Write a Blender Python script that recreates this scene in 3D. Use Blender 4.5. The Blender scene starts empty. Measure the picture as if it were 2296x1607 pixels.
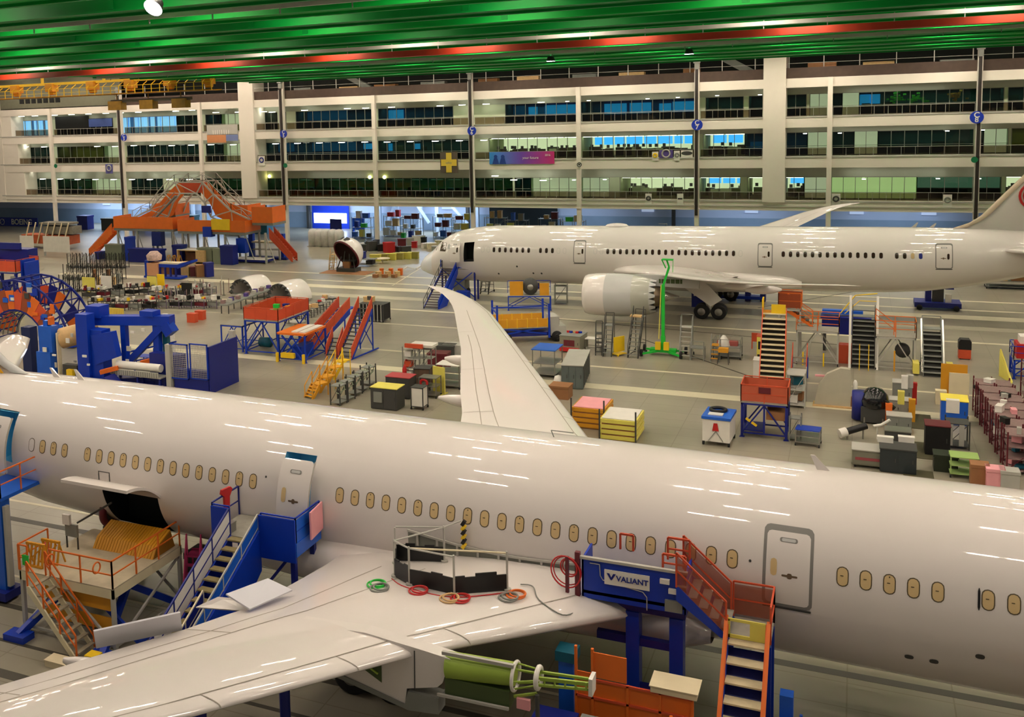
import bpy, math, random
from mathutils import Vector, Matrix
random.seed(7)
R=math.radians
PI=math.pi
# ---------------------------------------------------------------- camera (solved from the photograph)
W_,H_=2296,1607
F_=2295.93; CX_=828.48; CY_=507.02; HC=19.29
MC=((0.90296705,0.42865936,-0.03002775),(0.01831793,-0.10821374,-0.99395887),(-0.42931919,0.89696206,-0.1055656))
scene=bpy.context.scene
COL=scene.collection
cd=bpy.data.cameras.new('camera'); cam=bpy.data.objects.new('camera',cd); COL.objects.link(cam); scene.camera=cam
cd.sensor_width=36; cd.sensor_fit='HORIZONTAL'; cd.lens=F_/W_*36; cd.shift_x=(W_/2-CX_)/W_; cd.shift_y=(CY_-H_/2)/W_
cd.clip_end=600
r_=MC[0]; d_=MC[1]; f_=MC[2]
cam.matrix_world=Matrix(((r_[0],-d_[0],-f_[0],0),(r_[1],-d_[1],-f_[1],0),(r_[2],-d_[2],-f_[2],HC),(0,0,0,1)))
def ray(px,py):
    a=(px-CX_)/F_; b=(py-CY_)/F_
    return [r_[i]*a+d_[i]*b+f_[i] for i in range(3)]
def G(px,py,z=0.0):
    d=ray(px,py); k=(z-HC)/d[2]; return Vector((d[0]*k,d[1]*k,z))
def Yp(px,py,Y):
    d=ray(px,py); k=Y/d[1]; return Vector((d[0]*k,Y,HC+d[2]*k))
# ---------------------------------------------------------------- materials
def lin(c): return tuple(((v/255)/12.92 if v/255<=.04045 else ((v/255+.055)/1.055)**2.4) for v in c)+(1,)
MATS={}
def mat(name,rgb,rough=.5,metal=0,var=.12,scale=1.5,coat=0,emit=0,alpha=1,bump=0,ec=None):
    if name in MATS: return MATS[name]
    m=bpy.data.materials.new(name); m.use_nodes=True; nt=m.node_tree; b=nt.nodes['Principled BSDF']
    c=lin(rgb); b.inputs['Roughness'].default_value=rough; b.inputs['Metallic'].default_value=metal
    if emit:
        b.inputs['Base Color'].default_value=c; b.inputs['Emission Color'].default_value=lin(ec or rgb); b.inputs['Emission Strength'].default_value=emit
    elif var:
        tc=nt.nodes.new('ShaderNodeTexCoord'); no=nt.nodes.new('ShaderNodeTexNoise'); no.inputs['Scale'].default_value=scale; no.inputs['Detail'].default_value=4
        mx=nt.nodes.new('ShaderNodeMix'); mx.data_type='RGBA'
        mx.inputs[6].default_value=tuple(v*(1-var) for v in c[:3])+(1,); mx.inputs[7].default_value=tuple(min(1,v*(1+var)) for v in c[:3])+(1,)
        nt.links.new(tc.outputs['Object'],no.inputs['Vector']); nt.links.new(no.outputs['Fac'],mx.inputs[0]); nt.links.new(mx.outputs[2],b.inputs['Base Color'])
        if bump:
            bp=nt.nodes.new('ShaderNodeBump'); bp.inputs['Strength'].default_value=bump; bp.inputs['Distance'].default_value=.02
            nt.links.new(no.outputs['Fac'],bp.inputs['Height']); nt.links.new(bp.outputs['Normal'],b.inputs['Normal'])
    else: b.inputs['Base Color'].default_value=c
    if coat: b.inputs['Coat Weight'].default_value=coat; b.inputs['Coat Roughness'].default_value=.04
    if alpha<1: b.inputs['Alpha'].default_value=alpha
    m.diffuse_color=c; MATS[name]=m; return m
def lowlamp(m): m.cycles.emission_sampling='NONE'; return m
m_air=mat('aircraft white paint',(224,217,212),.38,var=.015,coat=.9)
m_airg=mat('aircraft light grey paint',(190,190,188),.4,var=.03,coat=.4)
m_seam=mat('door seam grey',(128,126,122),.5,var=.05)
m_line=mat('panel seam',(150,142,130),.6,var=0)
m_dark=mat('dark opening',(14,20,18),.8,var=.1)
m_black=mat('black',(12,12,13),.5,var=.1)
m_rub=mat('tyre rubber',(22,22,23),.8)
m_tan=mat('tan window cover',(205,178,128),.6,var=.05)
m_wfr=mat('window frame dark',(92,80,58),.5,var=0)
m_wdk=mat('cabin window dark',(48,30,24),.15,var=.3,scale=3)
m_white=mat('white enamel',(226,222,214),.45)
m_cream=mat('cream paint',(224,210,176),.5)
m_grey=mat('grey paint',(128,130,124),.5)
m_lgrey=mat('light grey paint',(176,174,166),.5)
m_dgrey=mat('dark grey',(62,62,60),.6)
m_steel=mat('steel',(150,148,142),.35,metal=.7)
m_blue=mat('equipment blue paint',(0,52,172),.42)
m_dblue=mat('dark blue paint',(8,26,120),.45)
m_lblue=mat('bright blue paint',(24,92,200),.4)
m_teal=mat('teal paint',(0,88,110),.5)
m_org=mat('safety orange paint',(226,110,32),.45)
m_rorg=mat('red orange paint',(206,80,46),.45)
m_red=mat('red paint',(186,28,30),.45)
m_yel=mat('safety yellow paint',(236,196,30),.45)
m_lyel=mat('pale yellow paint',(226,214,98),.5)
m_amb=mat('amber yellow paint',(214,150,30),.5)
m_grn=mat('bright green paint',(30,190,60),.45)
m_prim=mat('green primer',(150,176,66),.5)
m_dprim=mat('dark green primer',(66,82,40),.6)
m_wood=mat('plywood',(206,170,118),.7,var=.2,scale=4)
m_brown=mat('brown cardboard',(150,104,66),.8,var=.2)
m_maroon=mat('maroon paint',(96,22,34),.5)
m_mauve=mat('mauve metal rack',(138,112,110),.5,var=.3,scale=6)
m_pink=mat('pink board',(232,160,166),.7)
m_deck=mat('grey deck plate',(150,146,134),.6,var=.25,scale=4)
m_sky=mat('light blue film',(120,214,255),.5,var=.02)
m_col=mat('wall white paint',(226,219,206),.6,var=.02)
m_colg=mat('wall grey green paint',(176,182,168),.7,var=.05)
m_shim=mat('bright metal',(190,188,180),.25,metal=.9)
m_bronze=mat('nozzle metal',(128,112,92),.35,metal=.8)
m_plastic=mat('clear plastic wrap',(214,212,208),.3,var=.2,scale=3)
# ---------------------------------------------------------------- mesh builder
class MB:
    def __init__(s): s.v=[]; s.f=[]; s.m=[]; s.s=[]
    def add(s,vs,fs,mi=0,sm=False):
        o=len(s.v); s.v+=[tuple(v) for v in vs]
        for f in fs: s.f.append(tuple(i+o for i in f)); s.m.append(mi); s.s.append(sm)
        return s
    def box(s,x,y,z,sx,sy,sz,rz=0,mi=0):     # centre, full sizes
        c,n=math.cos(rz),math.sin(rz); vs=[]
        for k in (-.5,.5):
            for j in (-.5,.5):
                for i in (-.5,.5):
                    a,b=i*sx,j*sy; vs.append((x+a*c-b*n,y+a*n+b*c,z+k*sz))
        return s.add(vs,[(0,2,3,1),(4,5,7,6),(0,1,5,4),(2,6,7,3),(0,4,6,2),(1,3,7,5)],mi)
    def b0(s,x0,x1,y0,y1,z0,z1,mi=0): return s.box((x0+x1)/2,(y0+y1)/2,(z0+z1)/2,abs(x1-x0),abs(y1-y0),abs(z1-z0),0,mi)
    def bar(s,p,q,w,h=None,mi=0):
        p=Vector(p);q=Vector(q);h=h or w; d=(q-p); 
        if d.length<1e-6: return s
        d.normalize(); u=Vector((0,0,1)) if abs(d.z)<.95 else Vector((0,1,0)); a=d.cross(u).normalized(); b=a.cross(d)
        vs=[]
        for e in (p,q):
            for i,j in ((-1,-1),(1,-1),(1,1),(-1,1)): vs.append(e+a*i*w/2+b*j*h/2)
        return s.add(vs,[(0,3,2,1),(4,5,6,7),(0,1,5,4),(1,2,6,5),(2,3,7,6),(3,0,4,7)],mi)
    def tube(s,p,q,r,r2=None,n=10,mi=0,cap=True):
        p=Vector(p);q=Vector(q);r2=r if r2 is None else r2; d=(q-p).normalized()
        u=Vector((0,0,1)) if abs(d.z)<.95 else Vector((0,1,0)); a=d.cross(u).normalized(); b=a.cross(d); vs=[]
        for e,rr in ((p,r),(q,r2)):
            for k in range(n): t=2*PI*k/n; vs.append(e+(a*math.cos(t)+b*math.sin(t))*rr)
        s.add(vs,[(k,(k+1)%n,n+(k+1)%n,n+k) for k in range(n)],mi,True)
        if cap: s.add(vs,[tuple(range(n-1,-1,-1)),tuple(range(n,2*n))],mi)
        return s
    def path(s,pts,r,n=8,mi=0):
        for i in range(len(pts)-1): s.tube(pts[i],pts[i+1],r,n=n,mi=mi)
        return s
    def prism(s,pts,ext,mi=0):               # planar polygon pts (3d) extruded by ext
        n=len(pts); e=Vector(ext); P=[Vector(p) for p in pts]
        return s.add(P+[p+e for p in P],[tuple(range(n-1,-1,-1)),tuple(range(n,2*n))]+[(k,(k+1)%n,n+(k+1)%n,n+k) for k in range(n)],mi)
    def lathe(s,prof,o,axis,n=24,mi=0,sm=True):   # prof [(t,r)] along axis
        o=Vector(o);d=Vector(axis).normalized(); u=Vector((0,0,1)) if abs(d.z)<.95 else Vector((0,1,0)); a=d.cross(u).normalized(); b=a.cross(d); vs=[];fs=[]
        for t,r in prof:
            for k in range(n): g=2*PI*k/n; vs.append(o+d*t+(a*math.cos(g)+b*math.sin(g))*r)
        for i in range(len(prof)-1):
            for k in range(n): fs.append((i*n+k,i*n+(k+1)%n,(i+1)*n+(k+1)%n,(i+1)*n+k))
        return s.add(vs,fs,mi,sm)
    def torus(s,o,axis,R1,r,n=24,k=8,mi=0,a0=0,a1=2*PI):
        o=Vector(o);d=Vector(axis).normalized(); u=Vector((0,0,1)) if abs(d.z)<.95 else Vector((0,1,0)); a=d.cross(u).normalized(); b=a.cross(d); vs=[];fs=[]
        full=abs(a1-a0-2*PI)<1e-4; N=n if full else n+1
        for i in range(N):
            t=a0+(a1-a0)*i/n; e=a*math.cos(t)+b*math.sin(t)
            for j in range(k): g=2*PI*j/k; vs.append(o+e*(R1+r*math.cos(g))+d*r*math.sin(g))
        for i in range(n):
            i2=(i+1)%N
            for j in range(k): fs.append((i*k+j,i2*k+j,i2*k+(j+1)%k,i*k+(j+1)%k))
        return s.add(vs,fs,mi,True)
    def grid(s,rows,mi=0,sm=True,close=False):
        n=len(rows[0]); vs=[p for r in rows for p in r]; fs=[]
        for i in range(len(rows)-1):
            for j in range(n if close else n-1): fs.append((i*n+j,i*n+(j+1)%n,(i+1)*n+(j+1)%n,(i+1)*n+j))
        return s.add(vs,fs,mi,sm)
    def build(s,name,mats,parent=None,xf=None):
        me=bpy.data.meshes.new(name); vs=s.v
        if xf is not None: vs=[tuple(xf@Vector(v)) for v in vs]
        me.from_pydata(vs,[],s.f); 
        if not isinstance(mats,(list,tuple)): mats=[mats]
        for m in mats: me.materials.append(m)
        me.polygons.foreach_set('material_index',[min(i,len(mats)-1) for i in s.m]); me.polygons.foreach_set('use_smooth',s.s)
        me.update(); o=bpy.data.objects.new(name,me); COL.objects.link(o)
        if parent: o.parent=parent
        return o
def tag(o,label,cat,group=None,kind=None):
    if label: o['label']=label
    if cat: o['category']=cat
    if group: o['group']=group
    if kind: o['kind']=kind
    return o
def thing(name,label,cat,loc=(0,0,0),rz=0,group=None):
    o=bpy.data.objects.new(name,None); COL.objects.link(o); o.location=loc; o.rotation_euler=(0,0,rz); o.empty_display_size=.3
    return tag(o,label,cat,group)
def struct(name,mb,m,parent=None):
    o=mb.build(name,m,parent)
    if parent is None: o['kind']='structure'
    return o
def dup(root,loc,rz,label=None,group=None,scale=None):
    r=root.copy(); COL.objects.link(r); r.location=loc; r.rotation_euler=(0,0,rz)
    if scale: r.scale=scale
    if label: r['label']=label
    if group: r['group']=group
    for ch in list(root.children):
        c=ch.copy(); COL.objects.link(c); c.parent=r
        for g in ch.children:
            d=g.copy(); COL.objects.link(d); d.parent=c
    return r
def interp(tab,x):
    if x<=tab[0][0]: return tab[0][1]
    for i in range(len(tab)-1):
        if x<=tab[i+1][0]:
            a,b=tab[i],tab[i+1]; t=(x-a[0])/(b[0]-a[0]); return a[1]+(b[1]-a[1])*t
    return tab[-1][1]
def text_mesh(txt,size,m,parent,loc,rot=(0,0,0),depth=.01,name='lettering',bold=False,align='CENTER'):
    c=bpy.data.curves.new(name,'FONT'); c.body=txt; c.size=size; c.extrude=depth; c.align_x=align; c.align_y='CENTER'
    if bold: c.offset=size*.02
    t=bpy.data.objects.new(name,c); COL.objects.link(t); bpy.context.view_layer.update()
    me=bpy.data.meshes.new_from_object(t.evaluated_get(bpy.context.evaluated_depsgraph_get())); bpy.data.objects.remove(t)
    me.materials.clear(); me.materials.append(m); o=bpy.data.objects.new(name,me); COL.objects.link(o); o.location=loc; o.rotation_euler=rot
    if parent: o.parent=parent
    return o
# ---------------------------------------------------------------- airliner
SEC=[ # s, top, bottom, half width
(-8.05,-1.44,-1.60,.06),(-7.98,-1.12,-1.85,.34),(-7.8,-.85,-1.98,.6),(-7.45,-.42,-2.12,.88),(-7.0,-.06,-2.3,1.18),(-6.34,.38,-2.5,1.55),(-5.82,.95,-2.61,1.82),(-5.19,1.52,-2.70,2.06),(-4.4,1.99,-2.78,2.3),(-3.29,2.42,-2.86,2.53),(-1.98,2.70,-2.92,2.71),(-.57,2.87,-2.96,2.82),(.82,2.95,-2.97,2.87),(2.6,2.97,-2.97,2.885),(33.8,2.97,-2.96,2.885),(37,2.97,-2.88,2.87),(40.2,2.95,-2.68,2.78),(42.8,2.9,-2.27,2.6),(45.6,2.8,-1.7,2.3),(47.6,2.7,-1.24,2.0),(50.5,2.5,-.5,1.45),(53,2.3,.35,.8),(54.5,2.12,1.0,.42),(54.8,1.95,1.3,.2)]
TT=[(a,b) for a,b,c,d in SEC]; TB=[(a,c) for a,b,c,d in SEC]; TW=[(a,d) for a,b,c,d in SEC]
def sec(s): t=interp(TT,s); b=interp(TB,s); return (t+b)/2,(t-b)/2,interp(TW,s)
def surf(s,z,side,off=0):
    c,B,A=sec(s); k=max(-.999,min(.999,(z-c)/B)); y=A*math.sqrt(1-k*k)
    ny,nz=y/A/A,(z-c)/B/B; l=math.hypot(ny,nz); return (s,side*(y+off*ny/l),z+off*nz/l)
def patch(mb,s0,s1,z0,z1,side,off,rad,K=8,mi=0,tf=None):
    rows=[]; hh=(z1-z0)/2; zc=(z0+z1)/2; ws=(s1-s0)/2; sc=(s0+s1)/2
    zs=[]
    for i in range(K+1): t=-math.cos(PI*i/K); zs.append(zc+hh*t)
    for z in zs:
        dz=abs(z-zc)-(hh-rad); w=ws
        if dz>0: w=ws-rad+math.sqrt(max(0,rad*rad-dz*dz))
        r=[surf(sc-w,z,side,off),surf(sc,z,side,off),surf(sc+w,z,side,off)]
        rows.append([tf(p) for p in r] if tf else r)
    if side>0: rows=rows[::-1]
    return mb.grid(rows,mi)
def make_wing(side,parent):
    LE=[(2.2,12.9),(4.4,14.7),(10,19.0),(15.5,22.3),(22,26.4),(26,29.0),(27.9,30.7),(28.9,31.9),(29.9,33.5),(30.2,34.7)]
    TE=[(2.2,24.9),(4.4,24.8),(7,24.8),(9.2,24.9),(11.5,25.6),(14.2,26.7),(20,28.8),(23.6,30.4),(26.3,31.6),(27.7,32.4),(28.9,33.4),(29.9,34.6),(30.2,35.0)]
    ZW=[(2.2,-1.25),(5,-.9),(10,-.28),(16,.35),(20,.88),(25,1.6),(28,2.1),(30.2,2.5)]
    ds=[2.2,3.5,4.4,6,8,9.2,10,11.5,14.2,15.5,18,20,22,23.6,25,26,27,27.9,28.9,29.5,29.9,30.2]
    prof=[0,.012,.04,.1,.2,.35,.5,.65,.8,.92,1]
    def th(u): return 5*(.2969*math.sqrt(u)-.126*u-.3516*u*u+.2843*u**3-.1036*u**4)
    rows=[]
    def wp(d,u,up,o=0):
        a=interp(LE,d); b=interp(TE,d); c=b-a; tc=.125-.03*min(1,d/12); z=interp(ZW,d)
        t=th(u)*tc*c*(1 if up else -.75)
        return (a+c*u, side*d, z+t+.035*c*math.sin(PI*min(1,u*.9))*.4-.02*c*u+o)
    for d in ds:
        rows.append([wp(d,u,True) for u in prof[::-1]]+[wp(d,u,False) for u in prof[1:]])
    if side<0: rows=[r[::-1] for r in rows]
    mb=MB().grid(rows); mb.add(rows[-1],[tuple(range(len(rows[-1])))])
    w=mb.build('wing',m_air,parent)
    ml=MB()                                   # panel seams on the upper skin
    def seam(dd,uu,wd=.035):
        L=[];
        for i in range(13):
            t=i/12; d=dd[0]+(dd[1]-dd[0])*t; u=uu[0]+(uu[1]-uu[0])*t; p=Vector(wp(d,u,True,.008)); L.append(p)
        for i in range(12):
            p,q=L[i],L[i+1]; n=(q-p).cross(Vector((0,0,1))).normalized()*wd/2; ml.add([p-n,p+n,q+n,q-n],[(0,1,2,3) if side<0 else (0,3,2,1)])
    seam((4,27.9),(.12,.12)); seam((4.5,11.5),(.62,.72)); seam((11.5,26),(.72,.66)); seam((4.5,11.5),(.78,.84)); seam((11.5,22),(.84,.82))
    for d in (11.5,17,22.5): seam((d,d+.01),(.72,.99))
    for d in (8.6,11.6,15,18.5,22): seam((d,d+.01),(0,.12))
    ml.build('panel_seam',m_line,w)
    for d,l in ((8.2,3.6),(14,3.2),(19.5,2.6)):  # flap track fairings
        te=interp(TE,d); z=interp(ZW,d)-.5; rw=[]
        for i in range(9):
            t=i/8; r=.24*math.sin(PI*min(.98,max(.03,t)))**.6+.02
            rw.append([(te-l*.62+l*t,side*(d+r*math.cos(g)),z-.12+r*1.3*math.sin(g)+.12*(t)) for g in [2*PI*k/10 for k in range(10)]])
        MB().grid(rw,close=True).build('flap_track_fairing',m_air,w)
    return w,wp
def make_plane(far):
    side=-1 if far else 1
    root=thing('airliner','white airliner parked beyond, engine hung under its wing, red tail roundel' if far else 'closest white airliner with tan covered cabin windows and its engine missing','airplane',(-34.59,101.786,4.689) if far else (8.352,34.399,4.673),0 if far else PI)
    root.rotation_euler=(0,-.0139,0) if far else (0,-.0135,PI)
    opens=[(-2.15,-1.0,-.45,1.62)] if far else [(33.1,35.9,-2.35,-.5),(26.2,27.5,-.36,1.9),(40.8,42.05,-.36,1.86)]
    ss=sorted(set([a for a,_,_,_ in SEC]+[i*1.5+3 for i in range(21)]+[-7.2,-6.7,-5.5,-4.8,-3.8,-2.6,46.6,49,51.8]+[o[0] for o in opens]+[o[1] for o in opens]))
    th=[2*PI*k/72 for k in range(72)]
    zs=sorted(set([o[2] for o in opens]+[o[3] for o in opens]))
    for z in zs:
        a=math.asin(max(-1,min(1,z/2.97))); a=a if side>0 else PI-a; th.append(a%(2*PI))
    th=sorted(th); n=len(th); vs=[];fs=[]
    for s in ss:
        c,B,A=sec(s)
        for t in th: vs.append((s,A*math.cos(t),c+B*math.sin(t)))
    for i in range(len(ss)-1):
        sm=(ss[i]+ss[i+1])/2
        for k in range(n):
            k2=(k+1)%n; tm=(th[k]+(th[k2] if k2 else 2*PI))/2; z=2.97*math.sin(tm); y=math.cos(tm)
            if any(o[0]<sm<o[1] and o[2]<z<o[3] and y*side>0 for o in opens): continue
            fs.append((i*n+k,i*n+k2,(i+1)*n+k2,(i+1)*n+k))
    mb=MB().add(vs,fs,0,True); mb.add(vs[:n],[tuple(range(n-1,-1,-1))]); mb.add(vs[-n:],[tuple(range(n))])
    fus=mb.build('fuselage',m_air,root)
    for o in opens:                            # recess behind each opening
        y0=2.8*side; y1=1.2*side; h=MB(); P=lambda s,z,y:(s,y,z)
        c=[(o[0],o[2]),(o[1],o[2]),(o[1],o[3]),(o[0],o[3])]
        out=[surf(s,z,side,0) for s,z in c]; inn=[(s,y1,z) for s,z in c]
        # curved side edges
        K=8
        for sx in (o[0],o[1]):
            rr=[[surf(sx,o[2]+(o[3]-o[2])*i/K,side,-.005),(sx,y1,o[2]+(o[3]-o[2])*i/K)] for i in range(K+1)]; h.grid(rr,sm=False)
        h.add([out[0],out[1],inn[1],inn[0]],[(0,1,2,3)]); h.add([out[3],out[2],inn[2],inn[3]],[(0,1,2,3)]); h.add(inn,[(0,1,2,3)])
        h.build('doorway_recess',m_dark if (far or o[0]==33.1) else m_sky,root)
    # belly fairing
    rows=[]
    for i in range(25):
        s=12.2+18*i/24; e=math.sin(PI*min(1,max(0.0,i/24)))**.38 if 0<i<24 else 0
        A=2.55+.95*e; zb=-2.6-.62*e; zt=-1.5+.95*e
        rows.append([(s,A*math.cos(t)*(1 if True else 1),(zb+zt)/2+(zt-zb)/2*(1 if math.sin(t)>0 else 1)*math.copysign(abs(math.sin(t))**.85,math.sin(t))) for t in [2*PI*k/36 for k in range(36)]])
    MB().grid(rows,close=True).build('belly_fairing',m_air,root)
    wl,wpl=make_wing(-1,root); wr,wpr=make_wing(1,root)
    # tailplane and fin
    for sd in (-1,1):
        rw=[]
        for d,a,c,z in ((.3,44.6,6.2,1.1),(4,47.2,4.6,1.35),(8,50.1,2.9,1.65),(9.6,51.4,2.0,1.8),(9.9,52.2,1.2,1.82)):
            t=.05*c; rw.append([(a+c*u,sd*d,z+t*v) for u,v in ((1,0),(.7,.6),(.3,1),(.08,.6),(0,0),(.08,-.6),(.3,-1),(.7,-.6))])
        if sd>0: rw=[r[::-1] for r in rw]
        MB().grid(rw,close=True).add(rw[-1],[tuple(range(8))]).build('tailplane',m_airg if False else m_air,root)
    rw=[]
    for z,a,c,t in ((2.6,41.6,12.2,.03),(2.95,42.4,11.4,.1),(3.4,43.55,10.2,.22),(4.0,44.4,9.4,.34),(5.9,46.05,8.1,.36),(7.3,47.3,7.2,.33),(10.5,50.1,5.2,.22),(12.3,51.7,4.1,.15),(12.5,52.6,3.0,.05)):
        rw.append([(a+c*u,t*v,z) for u,v in ((1,0),(.7,.6),(.35,1),(.1,.7),(.02,.3),(0,0),(.02,-.3),(.1,-.7),(.35,-1),(.7,-.6))])
    fin=MB().grid(rw,close=True).add(rw[-1],[tuple(range(10))]).build('fin',m_air,root)
    rl=[]
    for z,a,c,t in ((2.93,42.3,.9,.12),(3.4,43.5,.55,.23),(4.0,44.35,.5,.3),(5.9,46.0,.5,.3),(7.3,47.25,.5,.28),(10.5,50.05,.45,.2)):
        rl.append([(a+c,t*.92,z+.0),(a+.12,t*.62,z),(a-.02,0,z),(a+.12,-t*.62,z),(a+c,-t*.92,z)])
    MB().grid([[Vector(p)+Vector((0,.012*(1 if p[1]>0 else -1),0)) for p in r] for r in rl]).build('leading_edge',mat('leading edge metal',(186,168,146),.4,metal=.3) if far else m_airg,fin)
    if far:
        for k,(zz,xx) in enumerate(((5.6,48.2),)):
            for j in range(3):
                MB().torus((xx+.1*k,-.36,zz+.1),(0,1,0),1.1-.32*j,.1,n=24,k=6).build('tail_roundel',m_red,fin)
    else:
        MB().prism([(43.5,.27,2.9),(46.2,.3,2.9),(46.4,.38,5.4),(44.3,.3,3.75)],(0,.012,0)).build('tail_marking',mat('tail yellow',(240,180,20),.4),fin)
    # windows
    idx=list(range(0,9))+list(range(10,15))+list(range(19,42))+list(range(47,61))+list(range(62,66))
    plug={0,1,13,14,19,20,41} if far else {65}
    if not far: idx=[i for i in idx if i>=7]
    zc=.768
    for i in idx:
        s=i*.61; h=MB(); patch(h,s-.165,s+.165,zc-.275,zc+.275,side,.006,.15,8)
        if i in plug:
            p=h.build('cabin_window',m_airg if far else m_wfr,root); h2=MB(); patch(h2,s-.14,s+.14,zc-.25,zc+.25,side,.012,.13,8); h2.build('plug',m_air,p); continue
        p=h.build('cabin_window',m_airg if far else m_wfr,root)
        h2=MB(); patch(h2,s-.135,s+.135,zc-.245,zc+.245,side,.012,.125,8)
        h2.build('window_shade' if not far or i==64 else 'pane',m_tan if (not far or i in(64,)) else (m_dblue if i==65 else m_wdk),p)
        if not far:
            h3=MB(); q=surf(s+.02,zc+.03,side,.02); h3.box(q[0],q[1],q[2],.08,.01,.02)
            if i%3==0: q=surf(s,zc+.19,side,.02); h3.box(q[0],q[1],q[2],.03,.012,.04)
            h3.build('tab',m_wfr,p)
    # doors
    def door(s0,s1,z0,z1,tf=None,opened=False,winright=False):
        f=MB(); 
        if not opened: patch(f,s0,s1,z0,z1,side,.006,.16,14)
        else: patch(f,s0,s1,z0,z1,side,.05,.16,14,tf=tf)
        p=f.build('passenger_door',m_seam if not opened else m_airg,root)
        h=MB(); e=.075 if far else .09
        patch(h,s0+(e if not opened else .0),s1-(e if not opened else 0),z0+(e if not opened else 0),z1-(1.7*e if not opened else 0),side,.014 if not opened else .16,.12,14,tf=tf); h.build('door_panel',m_air,p)
        if opened:
            # edge band of the door slab
            rr=[[(tf or (lambda q:q))(surf(sx,z0+(z1-z0)*k/10,side,o_)) for o_ in (.05,.16)] for sx in (s0,) for k in range(11)]; h=MB().grid(rr); h.build('door_edge',m_lgrey,p)
        o1=.018 if not opened else .17; w=(s1-s0)
        wx=s0+w*(.78 if not far else .72)
        if far: wx=s0+w*.74
        h=MB(); patch(h,wx-.09,wx+.09,zc-.27,zc+.22,side,o1+.004,.08,6,tf=tf); h.build('door_window',m_tan if not far else m_wdk,p)
        h=MB(); patch(h,s0+w*.32,s0+w*.68,z1-.42,z1-.3,side,o1,.055,6,tf=tf); g=h.build('vent_slot',m_seam,p)
        h=MB(); patch(h,s0+w*.36,s0+w*.64,z1-.4,z1-.32,side,o1+.003,.035,6,tf=tf); h.build('vent_slot_insert',m_airg,g)
        h=MB(); zz=z0+(z1-z0)*.42; patch(h,s0+w*.3,s0+w*.62,zz-.03,zz+.03,side,o1,.028,5,tf=tf); patch(h,s0+w*.41,s0+w*.51,zz-.08,zz+.08,side,o1+.004,.045,5,tf=tf); h.build('door_handle',mat('handle bronze',(120,100,80),.4,metal=.5),p)
        if not opened:
            h=MB(); patch(h,s0+.02,s1-.02,z0-.07,z0,side,.03,.03,4); h.build('door_sill',m_dgrey,p)
        return p
    if far:
        door(9.43,10.65,-.42,1.80); door(26.49,27.77,-.40,1.72); door(40.76,42.08,-.31,1.83)
        tf=lambda q:(q[0]-1.35,q[1]-.35,q[2]-.05)
        door(-2.15,-1.0,-.45,1.62,tf=tf,opened=True)
        h=MB(); patch(h,-5.75,-4.3,.42,1.3,-1,.012,.1,6); h.build('cockpit_window',mat('cockpit glass',(70,58,44),.1,var=.2),root)
        h=MB(); patch(h,-4.12,-3.7,.7,1.2,-1,.01,.1,6); h.build('cockpit_side_window',m_airg,root)
        h=MB(); rr=[]
        for s in (-8.04,-7.98,-7.8,-7.45,-7.0,-6.5,-6.2):
            c,B,A=sec(s); rr.append([(s-.004,(A+.008)*math.cos(t),c+(B+.008)*math.sin(t)) for t in [2*PI*k/36 for k in range(36)]])
        h.grid(rr,close=True).build('radome',mat('radome white',(226,228,232),.4,var=.01,coat=.7),root)
        for s,z in ((1.5,-1.75),(3.6,-.9),(5.2,-1.6),(6.05,-1.6)):
            h=MB(); patch(h,s-.1,s+.1,z-.1,z+.1,-1,.01,.09,4); h.build('outflow_port',m_dgrey,root)
    else:
        door(9.33,10.72,-.42,1.86)
        tf=lambda q:(q[0]-.28,q[1]+.55,q[2]-.02)
        door(26.2,27.5,-.36,1.86,tf=tf,opened=True)
        door(40.8,42.05,-.36,1.82,tf=tf,opened=True)
        for s,z in ((6.73,-1.42),(6.1,-1.42),(5.0,-.92)):
            h=MB(); patch(h,s-.12,s+.12,z-.08,z+.08,1,.01,.07,4); h.build('outflow_port',m_dgrey,root)
        for s,z in ((11.08,.8),(28.13,1.0)):
            h=MB(); patch(h,s-.04,s+.04,z-.04,z+.04,1,.01,.035,4); h.build('sensor_port',m_dgrey,root)
        for x0,x1,z0,z1 in ((35.4,36.0,.17,.2),(35.4,36.0,-.35,-.32),(35.4,35.45,-.35,.2),(35.95,36.0,-.35,.2)):
            h=MB(); patch(h,x0,x1,z0,z1,1,.012,.01,3); h.build('access_panel_outline',m_dgrey,root)
        h=MB(); patch(h,8*.61+.19,8*.61+.25,zc-.3,zc+.28,1,.02,.02,4); h.build('black_tape_strip',m_black,root)
        # cargo door swung up and out
        rw=[]; hg=surf(34.5,-.5,1,0)
        for i in range(13):
            z=-.5-1.9*i/12; p=Vector(surf(34.5,z,1,0))-Vector(hg); a=R(146); y=p.y*math.cos(a)-p.z*math.sin(a); zz=p.y*math.sin(a)+p.z*math.cos(a)
            rw.append([(s,hg[1]+y+.05,hg[2]+zz+.1) for s in (32.9,33.6,34.4,35.2,36.1)])
        h=MB().grid(rw[::-1]).grid([[(x,y,z-.12) for x,y,z in r] for r in rw]); 
        for j in (0,4): h.grid([[rw[i][j],(rw[i][j][0],rw[i][j][1],rw[i][j][2]-.12)] for i in range(13)],sm=False)
        h.add([rw[-1][0],rw[-1][4],(rw[-1][4][0],rw[-1][4][1],rw[-1][4][2]-.12),(rw[-1][0][0],rw[-1][0][1],rw[-1][0][2]-.12)],[(0,1,2,3)])
        h.build('cargo_door',m_air,root)
    # antennas on the crown
    for s,hh in ((9.2,.45),(39.2,.42),(40.6,.36)):
        MB().prism([(s-.25,-.03,2.9),(s+.15,-.03,2.9),(s+.38,-.03,2.97+hh),(s+.26,-.03,2.97+hh)],(0,.06,0)).build('blade_antenna',m_air,root)
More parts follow.
